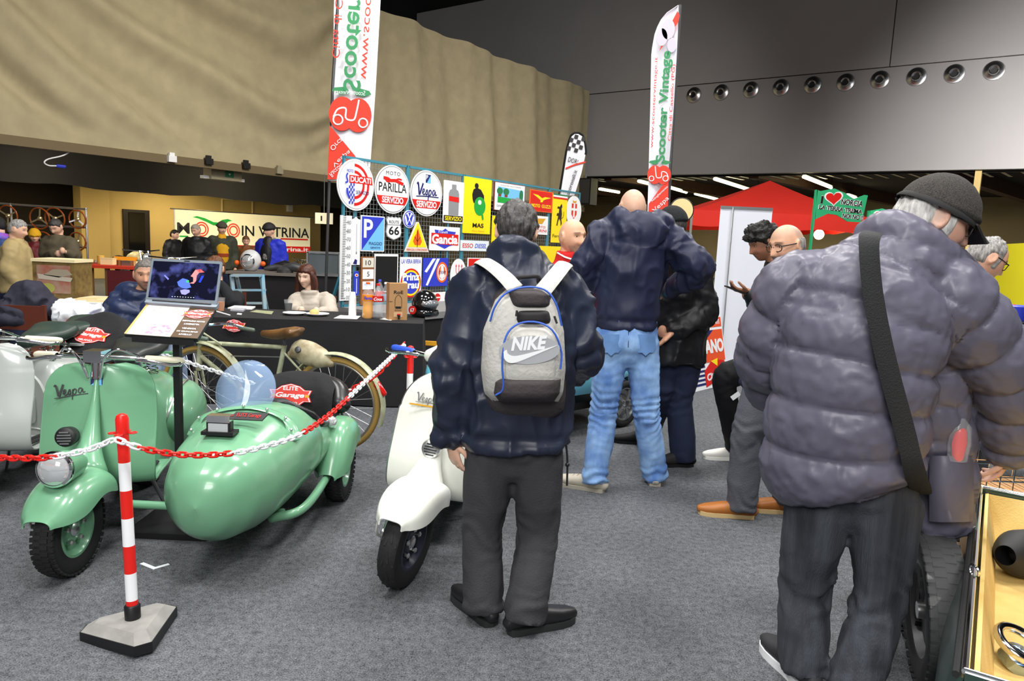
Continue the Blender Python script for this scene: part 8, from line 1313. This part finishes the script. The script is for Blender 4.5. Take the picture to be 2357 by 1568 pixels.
mb = MB(); c0, c1 = P(172, 690, YT + .05), P(250, 690, YT + .05); mb.box(((c0[0] + c1[0]) / 2, YT + .15, zT + .012), (c1[0] - c0[0], .3, .024)); mb.box(((c0[0] + c1[0]) / 2 - .03, YT + .15, zT + .03), (c1[0] - c0[0] - .15, .24, .012)); tag(obj('flat_tray', mb, pl('cream_tray', 226, 206, 160, .6), None, 20), 'flat cream tray beside the painted box on the white table', 'tray')
# coat over a chair, plastic bag, stools
cq = P(85, 700, 6.1); cht = chair((cq[0], 6.1), (0, 1, 0), 'brown wooden chair with a dark coat thrown over it'); mb = MB(); 
for p_, r_ in ((P(40, 720, 6.0), (.22, .14, .1)), (P(70, 695, 6.05), (.16, .16, .16)), (P(100, 710, 6.1), (.14, .14, .1)), (P(15, 735, 5.95), (.2, .14, .07))): mb.ball(p_, r_, 18, 12)
me = remesh(mb, .012, 3); v = getv(me); setv(me, v + folds(v, getn(me), .03, np.array((6, 6, 6)), 3)); me.shade_smooth(); tag(link('dark_coat', me, fabric('charcoal_coat', 44, 44, 58, .8)), 'dark grey-blue coat heaped over the brown chair', 'coat')
PBAG = pl('white_bag_plastic', 236, 240, 244, .35, bump=.5, bscale=20); mb = MB(); mb.ball(P(180, 728, 5.6), (.13, .12, .10), 18, 12); mb.ball(P(150, 718, 5.6), (.07, .08, .09), 14, 10); mb.ball(P(215, 722, 5.6), (.06, .08, .07), 14, 10); mb.tube([P(205, 715, 5.6), P(208, 702, 5.6)], [.02, .012], 8); c5 = P(180, 728, 5.6); mb.tube([V3(c5[0], 5.6, .02), V3(c5[0], 5.6, c5[2])], [(.12, .1), (.1, .1)], 14)
me = remesh(mb, .010, 1); v = getv(me); setv(me, v + folds(v, getn(me), .03, np.array((11, 11, 11)), 5)); me.shade_smooth(); t = link('plastic_bag', me, PBAG); tag(t, 'crumpled white plastic carrier bag behind the grey scooter', 'bag'); mb = MB(); mb.ball(P(162, 742, 5.48), (.035, .02, .03), 10, 8); obj('red_print', mb, RED, t); mb = MB(); mb.ball(P(212, 738, 5.49), (.06, .02, .02), 10, 8); obj('blue_print', mb, BLUEP, t)
# ---- centre background: parts tables, headlamp, ladder, crate
BT = pl('dark_table', 52, 50, 50, .7); YM = 11.0
zM = P(600, 627, YM)[2]; xa, xb = P(520, 627, YM)[0], P(790, 640, YM)[0]; t = thing('parts_table', 'long dark table covered with motorcycle parts behind the ladder', 'table', V3((xa + xb) / 2, YM, 0)); mb = MB(); mb.box(((xa + xb) / 2, YM + .4, zM - .02), (xb - xa, .9, .04)); obj('top', mb, pl('worn_top', 120, 112, 104, .6), t, 0); mb = MB(); mb.box(((xa + xb) / 2, YM + .42, (zM - .04) / 2), (xb - xa - .04, .8, zM - .04)); obj('skirt', mb, BPK, t, 0)
hl = P(577, 600, YM + .2); t = thing('headlamp_fairing', 'grey motorcycle headlamp fairing with orange indicators on the parts table', 'motorcycle part', V3(hl[0], hl[1], zM)); mb = MB(); mb.ball(hl, (.16, .12, .17), 22, 14); obj('fairing', mb, pl('fairing_grey', 196, 198, 200, .35), t); mb = MB(); mb.lathe([(.1, -.1), (.105, -.125), (.09, -.135)], hl, (0, 1, 0), 24, False); obj('lamp_rim', mb, CHROME, t); mb = MB(); mb.lathe([(.095, -.12), (.06, -.15), (.001, -.16)], hl, (0, 1, 0), 24, False); obj('lamp_glass', mb, LENS, t)
for sx in (-1, 1): mb = MB(); mb.ball(hl + V3(sx * .2, -.03, -.04), .04, 12, 8); obj('indicator', mb, ORNG, t); mb = MB(); mb.bar(hl + V3(sx * .09, 0, -.14), V3(hl[0] + sx * .11, hl[1], zM), .03, .03); obj('stay', mb, CHROME, t, 0)
SHP = [('exhaust_pipe', 'pipe'), ('engine_cover', 'part'), ('fuel_tank_part', 'fuel tank')]
for k in range(14):
    x = 635 + (k % 7) * 21; row = k // 7; y_ = YM + .15 + .4 * row; X = P(x, 630, y_)[0]; mb = MB(); s_ = .1 + .02 * (k % 3)
    if k % 3 == 0: mb.tube(spline([(X - .16, y_, zM + .05), (X, y_ + .03, zM + .08), (X + .16, y_, zM + .05)], 8), [.03, .04, .045, .045, .045, .045, .04, .03], 10, (0, 1, 0), rnd=True)
    elif k % 3 == 1: mb.lathe([(s_, 0), (s_ * 1.02, .05), (s_ * .6, .09), (s_ * .2, .1)], (X, y_, zM), n=16)
    else: mb.tube([(X - .14, y_, zM + .08), (X, y_, zM + .1), (X + .14, y_, zM + .07)], [(.05, .05), (.08, .08), (.05, .05)], 12, (0, 1, 0), rnd=True)
    tag(obj(SHP[k % 3][0], mb, [DARKST, ALU, BLACK, GREYV, BRASS][k // 3], None, 40), ('dark steel', 'aluminium', 'black', 'pale grey', 'brass')[k // 3] + ' ' + ['exhaust pipe lying on the parts table', 'round engine cover on the parts table', 'rounded fuel tank on the parts table'][k % 3], SHP[k % 3][1], 'motorcycle parts on the dark table')
LB = pl('light_blue_ladder', 120, 176, 204, .5, noise=.3, nscale=10, col2=srgb(170, 180, 180)); YL = 9.3; t = thing('step_ladder', 'worn light blue step ladder standing between the tables', 'ladder', V3(P(580, 700, YL)[0], YL, 0)); pL = lambda x, y, d=0.0: P(x, y, YL + d)
for a, b in (((533, 633), (555, 780)), ((604, 633), (622, 780))): mb = MB(); p0, p1 = pL(*a), pL(*b); mb.bar(p0, V3(p1[0], p1[1] - .1, 0), .045, .03); obj('rail', mb, LB, t, 0)
for y, xl, xr in ((668, 540, 611), (698, 545, 614), (728, 549, 617)): mb = MB(); mb.bar(pL(xl, y), pL(xr, y), .07, .025); obj('step', mb, LB, t, 0)
mb = MB(); mb.bar(pL(535, 634), pL(605, 634), .12, .03); obj('top_step', mb, LB, t, 0); 
for x in (545, 600): mb = MB(); p0 = pL(x, 638, .08); mb.bar(p0, V3(p0[0], p0[1] + .5, 0), .04, .025); obj('rear_leg', mb, LB, t, 0)
YX = 10.4; c0, c1 = P(708, 580, YX), P(782, 635, YX); t = thing('glass_cabinet', 'low metal-framed glass cabinet behind the seated woman', 'cabinet', V3((c0[0] + c1[0]) / 2, YX, 0)); xw = c1[0] - c0[0]; zc0, zc1 = c1[2], c0[2]; mb = MB(); mb.box(((c0[0] + c1[0]) / 2, YX + .25, (zc0 + zc1) / 2), (xw - .04, .5, zc1 - zc0 - .04)); obj('glass', mb, mat('dark_glass', (.12, .14, .15), .08), t, 0); mb = MB()
for x in (c0[0], c1[0]):
    for y_ in (0, .5): mb = MB(); mb.bar((x, YX + y_, 0), (x, YX + y_, zc1), .03, .03); obj('post', mb, ALU, t, 0)
for z_ in (zc0, zc1): mb = MB(); mb.bar((c0[0], YX, z_), (c1[0], YX, z_), .03, .03); obj('edge_rail', mb, ALU, t, 0)
mb = MB(); mb.box(((c0[0] + c1[0]) / 2, YX + .25, zc0 / 2), (xw - .06, .46, zc0 - .02)); obj('plinth', mb, BPK, t, 0)
q = P(746, 503, 17.5); mb = MB(); mb.box(q, (.42, .03, .26)); t = obj('toilet_sign', mb, pl('cream_sign', 236, 232, 208, .6), None, 0); tag(t, 'cream sign with a small figure above the dark passage', 'sign'); mb = MB(); mb.box(q + V3(-.06, -.02, 0), (.03, .01, .12)); obj('figure_symbol', mb, INK, t, 0); mb = MB(); mb.tube([q + V3(0, 0, .12), V3(q[0], q[1], ZC + .03)], .008, 6); obj('hanger', mb, STEEL, t)
# background motorcycles behind the stall (simplified to tank, wheels, bars, seat, lamp)
def moto(label, px, py, Y, rz, col):
    t = thing('motorcycle', label, 'motorcycle', (0, 0, 0), 'motorcycles at the back of the stall')
    for y in (0, 1.3): wheel(t, (0, y, .31), (1, 0, 0), .31, .1, .22, ALU, None, 0); 
    mb = MB(); mb.tube(spline([(0, .35, .82), (0, .5, .88), (0, .75, .84), (0, .85, .76)], 12), [(.06, .06), (.1, .08), (.13, .1), (.14, .11), (.14, .11), (.14, .11), (.13, .1), (.12, .1), (.11, .09), (.09, .08), (.07, .06), (.05, .04)], 16, (1, 0, 0), rnd=True); obj('fuel_tank', mb, col, t, 60)
    mb = MB(); mb.tube([(0, .85, .78), (0, 1.1, .77), (0, 1.4, .82)], [(.1, .05), (.13, .06), (.11, .05)], 14, (1, 0, 0), rnd=True); obj('seat', mb, BLACK, t, 60); mb = MB(); mb.tube([(-.36, .36, 1.02), (-.1, .24, 1.0), (.1, .24, 1.0), (.36, .36, 1.02)], .013, 8, (0, 0, 1)); obj('handlebar', mb, CHROME, t)
    for sx in (-1, 1): mb = MB(); mb.tube([(sx * .08, 0, .31), (sx * .08, .24, 1.0)], .02, 8); obj('fork_leg', mb, CHROME, t)
    mb = MB(); mb.lathe([(.03, .12), (.09, .04), (.095, 0)], (0, .1, .88), (0, 1, 0), 18); obj('lamp_shell', mb, BLACK, t); mb = MB(); mb.lathe([(.09, 0), (.06, -.03), (.001, -.04)], (0, .1, .88), (0, 1, 0), 18, False); obj('lamp_glass', mb, LENS, t)
    mb = MB(); mb.box((0, .65, .45), (.26, .4, .3)); mb.tube([(0, .45, .5), (0, .55, .75)], [.09, .08], 12); obj('engine', mb, DARKST, t, 20); mb = MB(); mb.tube(spline([(.12, .5, .5), (.16, .4, .3), (.17, .9, .25), (.18, 1.5, .32)], 14), [.025] * 8 + [.045] * 6, 10, par=True); obj('exhaust', mb, CHROME, t); place(t, V3(P(px, py, Y)[0], Y, 0), rz); return t
moto('yellow-tanked motorcycle parked behind the laptop stall', 402, 620, 11.6, .5, pl('moto_yellow', 226, 176, 60, .3)); moto('black-tanked motorcycle parked at the edge of the cream banner', 345, 610, 14.2, .9, pl('moto_cream', 210, 196, 150, .35)); moto('dark motorcycle parked in front of the red strip of the banner', 668, 620, 13.2, -.6, BLACK)
# ================================================================== right background
TENT = pl('red_tent_fabric', 222, 44, 30, .75, noise=.08, nscale=2)
YR = 15.5; t = thing('red_tent', 'red pop-up market tent with pitched roof behind the white banner', 'tent', V3(P(1790, 600, YR)[0], YR, 0)); cx0, cx1 = P(1592, 490, YR)[0], P(1995, 520, YR)[0]; dpt = 3.6; ze = P(1760, 490, YR)[2]; zap = P(1775, 416, YR + 1.8)[2]; xc_ = P(1772, 420, YR + 1.8)[0]; A = []
for v_ in np.linspace(0, 1, 9):
    zz_ = ze + (zap - ze) * (v_ ** 1.15); h_ = 1 - v_; A.append([V3(xc_ + (x - xc_) * h_, YR + 1.8 + (y - YR - 1.8) * h_, zz_) for x, y in [(cx0, YR), ((cx0 + cx1) / 2, YR - .02), (cx1, YR), (cx1, YR + 1.8), (cx1, YR + dpt), (cx0, YR + dpt), (cx0, YR + 1.8), (cx0, YR)]])
mb = MB(); mb.grid(np.array(A), .01); obj('roof', mb, TENT, t, 20); ring = A[0]
for i in range(7): p0, p1 = ring[i], ring[i + 1]; mb = MB(); rows = [[p0 + (p1 - p0) * s - ZZ * (.32 * k + .02 * math.sin(9 * s) * k) for s in np.linspace(0, 1, 10)] for k in (0, 1)]; mb.grid(np.array(rows), .008); obj('valance', mb, TENT, t, 60)
for x, y in ((cx0, YR), (cx1, YR), (cx0, YR + dpt), (cx1, YR + dpt)): mb = MB(); mb.bar((x, y, 0), (x, y, ze), .05, .05); obj('pole', mb, ALU, t, 0)
# goods stall under the tent
xg0, xg1 = P(1700, 560, YR + 1)[0], P(1990, 560, YR + 1)[0]; t = thing('tent_stall', 'bright stall table with goods under the red tent', 'table', V3((xg0 + xg1) / 2, YR + 1, 0)); mb = MB(); mb.box(((xg0 + xg1) / 2, YR + 1, .88), (xg1 - xg0, .8, .05)); obj('top', mb, pl('stall_cream', 226, 214, 190, .6), t, 0); mb = MB(); mb.box(((xg0 + xg1) / 2, YR + .98, .43), (xg1 - xg0, .7, .85)); obj('skirt', mb, GRNP, t, 0)
lm = P(1885, 540, YR + .9); t = thing('stall_lamp', 'glaring warm spotlight under the red tent', 'lamp', lm); mb = MB(); mb.ball(lm, .11, 14, 10); obj('bulb', mb, mat('warm_bulb', (1, .78, .45), .4, emit=14), t); mb = MB(); mb.tube([lm + V3(0, .05, .1), V3(lm[0], lm[1] + .05, ze - .02)], .015, 6); obj('cord', mb, BLACK, t); pl_ = bpy.data.lights.new('stall_lamp_light', 'POINT'); pl_.energy = 90; pl_.color = (1, .8, .5); pl_.shadow_soft_size = .15; po_ = bpy.data.objects.new('stall_lamp_light', pl_); COL.objects.link(po_); po_.location = lm + V3(0, -.05, -.2)
for k in range(10): x = xg0 + (k + .5) * (xg1 - xg0) / 10; mb = MB(); h_ = .25 + .12 * (k % 3); mb.lathe([(.06, 0), (.07, h_ * .6), (.03, h_ * .8), (.03, h_)], (x, YR + .9 + .1 * (k % 2), .905), n=12); tag(obj('jar', mb, [GD[0], GD[1], RED, GD[3]][k % 4], None), ('short', 'medium', 'tall')[k % 3] + ' ' + ('gold', 'cream', 'red', 'brown')[k % 4] + ' jar on the tent stall', 'jar', 'jars on the tent stall')
# green placards
def placard(label, pole, pts, px, Yd, full=True):
    t = thing('green_placard', label, 'placard', V3(P(px, 600, Yd)[0], Yd, 0), 'green Norcia placards'); out = [P(x, y, Yd) for x, y in pts]; O = sum(out) / len(out); uvp = [(p[0] - O[0], p[2] - O[2]) for p in out]; mb = MB(); mb.plate(uvp, O, V3(1, 0, 0), ZZ, -.01, .01); b_ = obj('board', mb, pl('placard_green', 40, 168, 112, .6), t, 0); p0, p1 = P(*pole[0], Yd), P(*pole[1], Yd); mb = MB(); mb.bar(p0 + V3(0, .02, 0), V3(p1[0], Yd + .02, .0), .06, .02); obj('stick', mb, MATS['placard_green'], t, 0); return t, b_, (lambda x, y: P(x, y, Yd) + V3(0, -.012, 0))
def heart(b_, c, s, tl=0.0):
    pts = [(16 * math.sin(a) ** 3 / 17, (13 * math.cos(a) - 5 * math.cos(2 * a) - 2 * math.cos(3 * a) - math.cos(4 * a)) / 17) for a in np.linspace(0, 2 * math.pi, 30, endpoint=False)]
    for k, m_, z_ in ((1.2, WHITE, 0), (1.0, RED, .003)): mb = MB(); mb.plate([(x * s * k, y * s * k * .85) for x, y in pts], c, nrm(V3(1, 0, .1)), nrm(V3(-.1, 0, 1)), z_, z_ + .003); obj('heart', mb, m_, b_, 0)
t, b_, on1 = placard('green flag-shaped placard reading I love NORCIA LA TERRA TREMA NOI NO', ((1880, 437), (1866, 560)), [(1880, 437), (1888, 440), (1920, 434), (1945, 445), (1965, 458), (1990, 449), (1997, 450), (1988, 490), (1980, 512), (1950, 510), (1925, 495), (1905, 492), (1876, 505)], 1872, 10.2)
e1t = nrm(V3(1, 0, -.07)); e2t = nrm(V3(.07, 0, 1)); heart(b_, on1(1918, 456), .115); 
for s_, x, y, w_, h_ in (('I', 1891, 460, .03, .11), ('NORCIA', 1960, 467, .31, .085), ('LA TERRA TREMA', 1934, 482, .62, .06), ('NOI NO !!', 1962, 499, .3, .07)): text(s_, w_, h_, WHITE, b_, on1(x, y), e1t, e2t, 0, .003, .1); text(s_, w_ * .97, h_ * .93, INK, b_, on1(x, y), e1t, e2t, .003, .003, .02)
t, b_, on2 = placard('second green placard reading I love LA partly hidden by the cap', ((2001, 485), (1996, 560)), [(2001, 485), (2010, 484), (2030, 480), (2050, 486), (2068, 494), (2064, 525), (2040, 530), (2015, 528), (2003, 534)], 2000, 12.2)
heart(b_, on2(2028, 497), .12); text('I', .03, .1, WHITE, b_, on2(2008, 500), e1t, e2t, 0, .003, .05); text('LA TERRA', .4, .07, WHITE, b_, on2(2028, 516), e1t, e2t, 0, .003, .05)
# round mirror-like sign in the far hall, yellow tent, right stall with chrome parts
q = P(1568, 484, 13.0); mb = MB(); mb.lathe([(.21, 0), (.22, .02), (.2, .03)], q, (0, -1, 0), 32); t = obj('round_board', mb, INK, None); tag(t, 'round cream board with black rim behind the beanie', 'sign'); mb = MB(); mb.lathe([(.2, .03), (.001, .035)], q, (0, -1, 0), 32, False); obj('face', mb, pl('cream_face', 232, 206, 150, .6), t); mb = MB(); mb.tube([q + V3(0, .02, -.2), V3(q[0], q[1] + .02, 0)], .02, 8); obj('post', mb, INK, t)
YW = 8.0; x0, x1 = P(2288, 600, YW)[0], P(2288, 600, YW)[0] + 2.5; zt_ = P(2350, 545, YW)[2]; YELT = pl('yellow_tent_fabric', 230, 216, 30, .7, noise=.08, nscale=3); rows = [[V3(x0 + (x1 - x0) * s + .05 * (1 - k), YW + .05 * math.sin(s * 14), .02 + (zt_ - .02 + .25 * s - .1) * k) for s in np.linspace(0, 1, 30)] for k in np.linspace(0, 1, 8)]; mb = MB(); mb.grid(np.array(rows), .01); tag(obj('yellow_curtain_wall', mb, YELT, None, 60), 'yellow fabric side wall of a market tent behind the glasses man', 'tent wall')
YP = 4.3; zP = .78; xp0, xp1 = 2.62, 4.6; t = thing('chrome_stall', 'stall table of chrome parts behind the puffer jacket man', 'table', V3(3.4, YP, 0)); mb = MB(); mb.box(((xp0 + xp1) / 2, YP + .3, zP - .02), (xp1 - xp0, 1.3, .04)); obj('top', mb, pl('pale_ply', 226, 206, 150, .5), t, 0)
for x in (xp0 + .08, xp1 - .08):
    for y in (-.3, .85): mb = MB(); mb.bar((x, YP + y, 0), (x, YP + y, zP - .04), .05, .05); obj('leg', mb, DARKST, t, 0)
for k in range(9):
    X = xp0 + .12 + (k % 3) * .22; y_ = YP - .2 + (k // 3) * .38; mb = MB()
    if k % 3 == 0: mb.tube(spline([(X - .1, y_, zP + .03), (X, y_ + .05, zP + .06), (X + .12, y_, zP + .03)], 8), .028, 10, (0, 0, 1), rnd=True)
    elif k % 3 == 1: mb.lathe([(.09, 0), (.1, .03), (.04, .05), (.03, .08)], (X, y_, zP), n=18)
    else: mb.torus((X, y_, zP + .02), .08, .02, (0, 0, 1), 20, 8); mb.lathe([(.03, .005), (.03, .05)], (X, y_, zP), n=10); 
    tag(obj(['chrome_bracket', 'chrome_bowl', 'chrome_ring'][k % 3], mb, CHROME, None), ['curved chrome bracket on the chrome stall', 'round chrome bowl on the chrome stall', 'chrome ring with hub on the chrome stall'][k % 3], 'part', 'chrome parts on the stall')
mb = MB(); mb.lathe([(.09, 0), (.12, .16), (.1, .17)], P(2335, 720, 6.6) - ZZ * .1, n=16); o = obj('blue_bucket', mb, BLUEP, None); tag(o, 'blue bucket on the dark table near the yellow tent', 'bucket')
q = P(2330, 728, 6.6); t = thing('dark_side_table', 'dark table with small goods near the yellow tent', 'table', V3(q[0] + .3, 6.6, 0)); mb = MB(); mb.box((q[0] + .4, 6.7, q[2] - .06), (1.6, .7, .05)); obj('top', mb, BLACK, t, 0); mb = MB(); mb.box((q[0] + .4, 6.7, (q[2] - .09) / 2), (1.5, .6, q[2] - .1)); obj('skirt', mb, BPK, t, 0)
mb = MB(); c = P(2312, 700, 6.6); mb.ball(V3(c[0], c[1], q[2] + .02), (.07, .06, .05), 14, 10); mb.tube([V3(c[0], c[1], q[2]), V3(c[0] + .1, c[1], q[2] + .1)], .015, 8); tag(obj('red_pliers', mb, RED, None), 'red handled tool on the dark table near the yellow tent', 'tool')
# ================================================================== open green trunk in the foreground right
GRB = pl('dark_green_coach_paint', 44, 66, 58, .3, coat=.4); FELT = pl('tan_felt', 228, 200, 130, .95, noise=.2, nscale=5, col2=srgb(204, 170, 96), bump=.25, bscale=160)
zR = .56; F0, N0 = G(2258, 1122, zR), G(2222, 1545, zR); dv = nrm(F0 - N0); rv_ = V3(dv[1], -dv[0], 0); Lb = np.linalg.norm(F0 - N0); Wb = .62; t = thing('open_trunk', 'open dark green car trunk lined with tan felt and edged in chrome', 'car trunk', V3(*((F0 + N0) / 2 + rv_ * Wb / 2)[:2], 0)); tb = lambda u, w_, z: V3(*(N0 + dv * u + rv_ * w_)[:2], z)
RT = np.stack([rv_, dv, ZZ], 1)
mb = MB(); rows = [[tb(u, -.0 - .05 * math.sin(k * math.pi), .04 + (zR - .06) * k) for u in np.linspace(0, Lb, 8)] for k in np.linspace(0, 1, 8)]; mb.grid(np.array(rows), .012); obj('left_panel', mb, GRB, t, 60)
for nm, a, b in (('rear_panel', (0, 0), (0, Wb)), ('front_panel', (Lb, 0), (Lb, Wb)), ('right_panel', (0, Wb), (Lb, Wb))): mb = MB(); p0, p1 = tb(*a, .3), tb(*b, .3); mb.bar(p0, p1, .02, .52); obj(nm, mb, GRB, t, 0)
mb = MB(); mb.box(tb(Lb / 2, Wb / 2, zR - .22), (Wb - .03, Lb - .03, .02), RT); obj('floor_felt', mb, FELT, t, 0)
def feltwall(nm, f_): mb = MB(); mb.grid(np.array(f_), .012); obj(nm, mb, FELT, t, 60)
feltwall('felt_side', [[tb(u, .03 + .05 * (1 - k), zR - .22 + .205 * k) for u in np.linspace(.02, Lb - .02, 10)] for k in np.linspace(0, 1, 5)]); feltwall('felt_end', [[tb(Lb - .03 - .05 * (1 - k), w_, zR - .22 + .205 * k) for w_ in np.linspace(.02, Wb - .02, 10)] for k in np.linspace(0, 1, 5)]); feltwall('felt_side', [[tb(u, Wb - .03 - .05 * (1 - k), zR - .22 + .205 * k) for u in np.linspace(.02, Lb - .02, 10)] for k in np.linspace(0, 1, 5)]); feltwall('felt_end', [[tb(.03 + .05 * (1 - k), w_, zR - .22 + .205 * k) for w_ in np.linspace(.02, Wb - .02, 10)] for k in np.linspace(0, 1, 5)])
mb = MB(); mb.tube(np.array([tb(0, 0, zR), tb(Lb, 0, zR), tb(Lb, Wb, zR), tb(0, Wb, zR)]), .009, 8, (0, 0, 1), closed=True); obj('chrome_edge', mb, CHROME, t); mb = MB(); mb.tube([tb(-.01, -.018, zR - .01), tb(Lb, -.018, zR - .01)], .009, 8, (0, 0, 1)); obj('rubber_seal', mb, RUBBER, t)
mb = MB(); mb.torus(tb(Lb * .38, .0, zR + .012), .018, .004, (1, .2, .2), 18, 6); obj('latch_ring', mb, CHROME, t)
mc = G(2352, 1275, zR - .12); ms = nrm(V3(*( -dv * .75 - rv_ * .35)[:2], .12)); tm = thing('muffler', 'matt black tapered muffler can lying on the tan felt', 'muffler', mc - ZZ * .06); mb = MB(); mb.lathe([(.035, .13), (.04, .125), (.075, .06), (.088, .02), (.088, -.2), (.06, -.24)], mc, ms, 32, False); obj('can', mb, pl('matt_black_metal', 30, 30, 31, .6), tm); mb = MB(); mb.lathe([(.036, .13), (.036, .02), (.001, .02)], mc, ms, 24, False); obj('outlet', mb, INK, tm)
cc_ = G(2345, 1505, zR - .17); tm = thing('chrome_clamp', 'round chrome headlamp ring lying on the tan felt', 'chrome part', cc_); mb = MB(); mb.torus(cc_ + ZZ * .03, .06, .014, (.2, -.4, 1), 28, 10); obj('ring', mb, CHROME, tm); mb = MB(); mb.lathe([(.055, .0), (.05, .03), (.02, .04)], cc_ - ZZ * .03, (.2, -.4, 1), 24); obj('bowl', mb, mat('blue_chrome', (.4, .5, .65), .15, 1.0), tm)
# wheels leaning beside the trunk
def tyre_thing(label, c, ax, R, w_, wrapped=False):
    t = thing('car_tyre', label, 'tyre', V3(c[0], c[1], 0), 'tyres beside the green trunk'); wheel(t, c, ax, R, w_, R * .62, DARKST if wrapped else ALU, 'block', 4)
    if wrapped: mb = MB(); mb.lathe([(R * .6, -w_ * .56), (R * 1.02, -w_ * .5), (R * 1.035, 0), (R * 1.02, w_ * .5), (R * .6, w_ * .56)], c, ax, 40, False); obj('clear_wrap', mb, mat('clear_wrap', (.85, .88, .9), .06, alpha=.05, spec=.9), t)
    return t
c1_ = P(2128, 1290, 2.78); tyre_thing('bare black tyre standing behind the corduroy trousers', V3(c1_[0], 2.78, .30), nrm(V3(1, -.35, .05)), .30, .13); c2_ = P(2150, 1400, 2.42); tyre_thing('black tyre in clear plastic wrap beside the green trunk', V3(c2_[0] + .02, 2.45, .27), nrm(V3(1, -.35, .08)), .27, .12, True)
# wire basket under the man's hand
t = thing('wire_basket', 'chrome wire basket of small parts under the hand of the puffer jacket man', 'basket', V3(1.9, 2.9, 0)); yb0 = F0[1] + .12; q = P(2246, 1066, yb0); zB = q[2]; bx0 = q[0]; yb1 = yb0 + .35
for k in range(9): mb = MB(); x = bx0 + k * .06; mb.tube([V3(x, yb0, zB), V3(x, yb0, zB - .16), V3(x, yb1, zB - .16), V3(x, yb1, zB)], .003, 5, (1, 0, 0)); obj('wire', mb, CHROME, t)
for k in range(3): z = zB - .08 * k; mb = MB(); mb.tube(np.array([V3(bx0, yb0, z), V3(bx0 + .48, yb0, z), V3(bx0 + .48, yb1, z), V3(bx0, yb1, z)]), .004, 5, (0, 0, 1), closed=True); obj('hoop', mb, CHROME, t)
mb = MB(); mb.box((bx0 + .24, yb0 + .175, (zB - .17) / 2), (.5, .35, zB - .17)); obj('stand', mb, CARD, t, 0)
# black cord hanging from the backpack man
mb = MB(); mb.tube(spline([P(1302, 1015, 2.72), P(1306, 1060, 2.72), P(1305, 1118, 2.72)], 10), .004, 6, (1, 0, 0)); o = obj('drawstring', mb, BLACK, None); tag(o, 'thin black cord hanging from the hem of the navy jacket', 'cord'); mb = MB(); mb.ball(P(1306, 1070, 2.72), .009, 8, 6); obj('toggle', mb, BLACK, o)
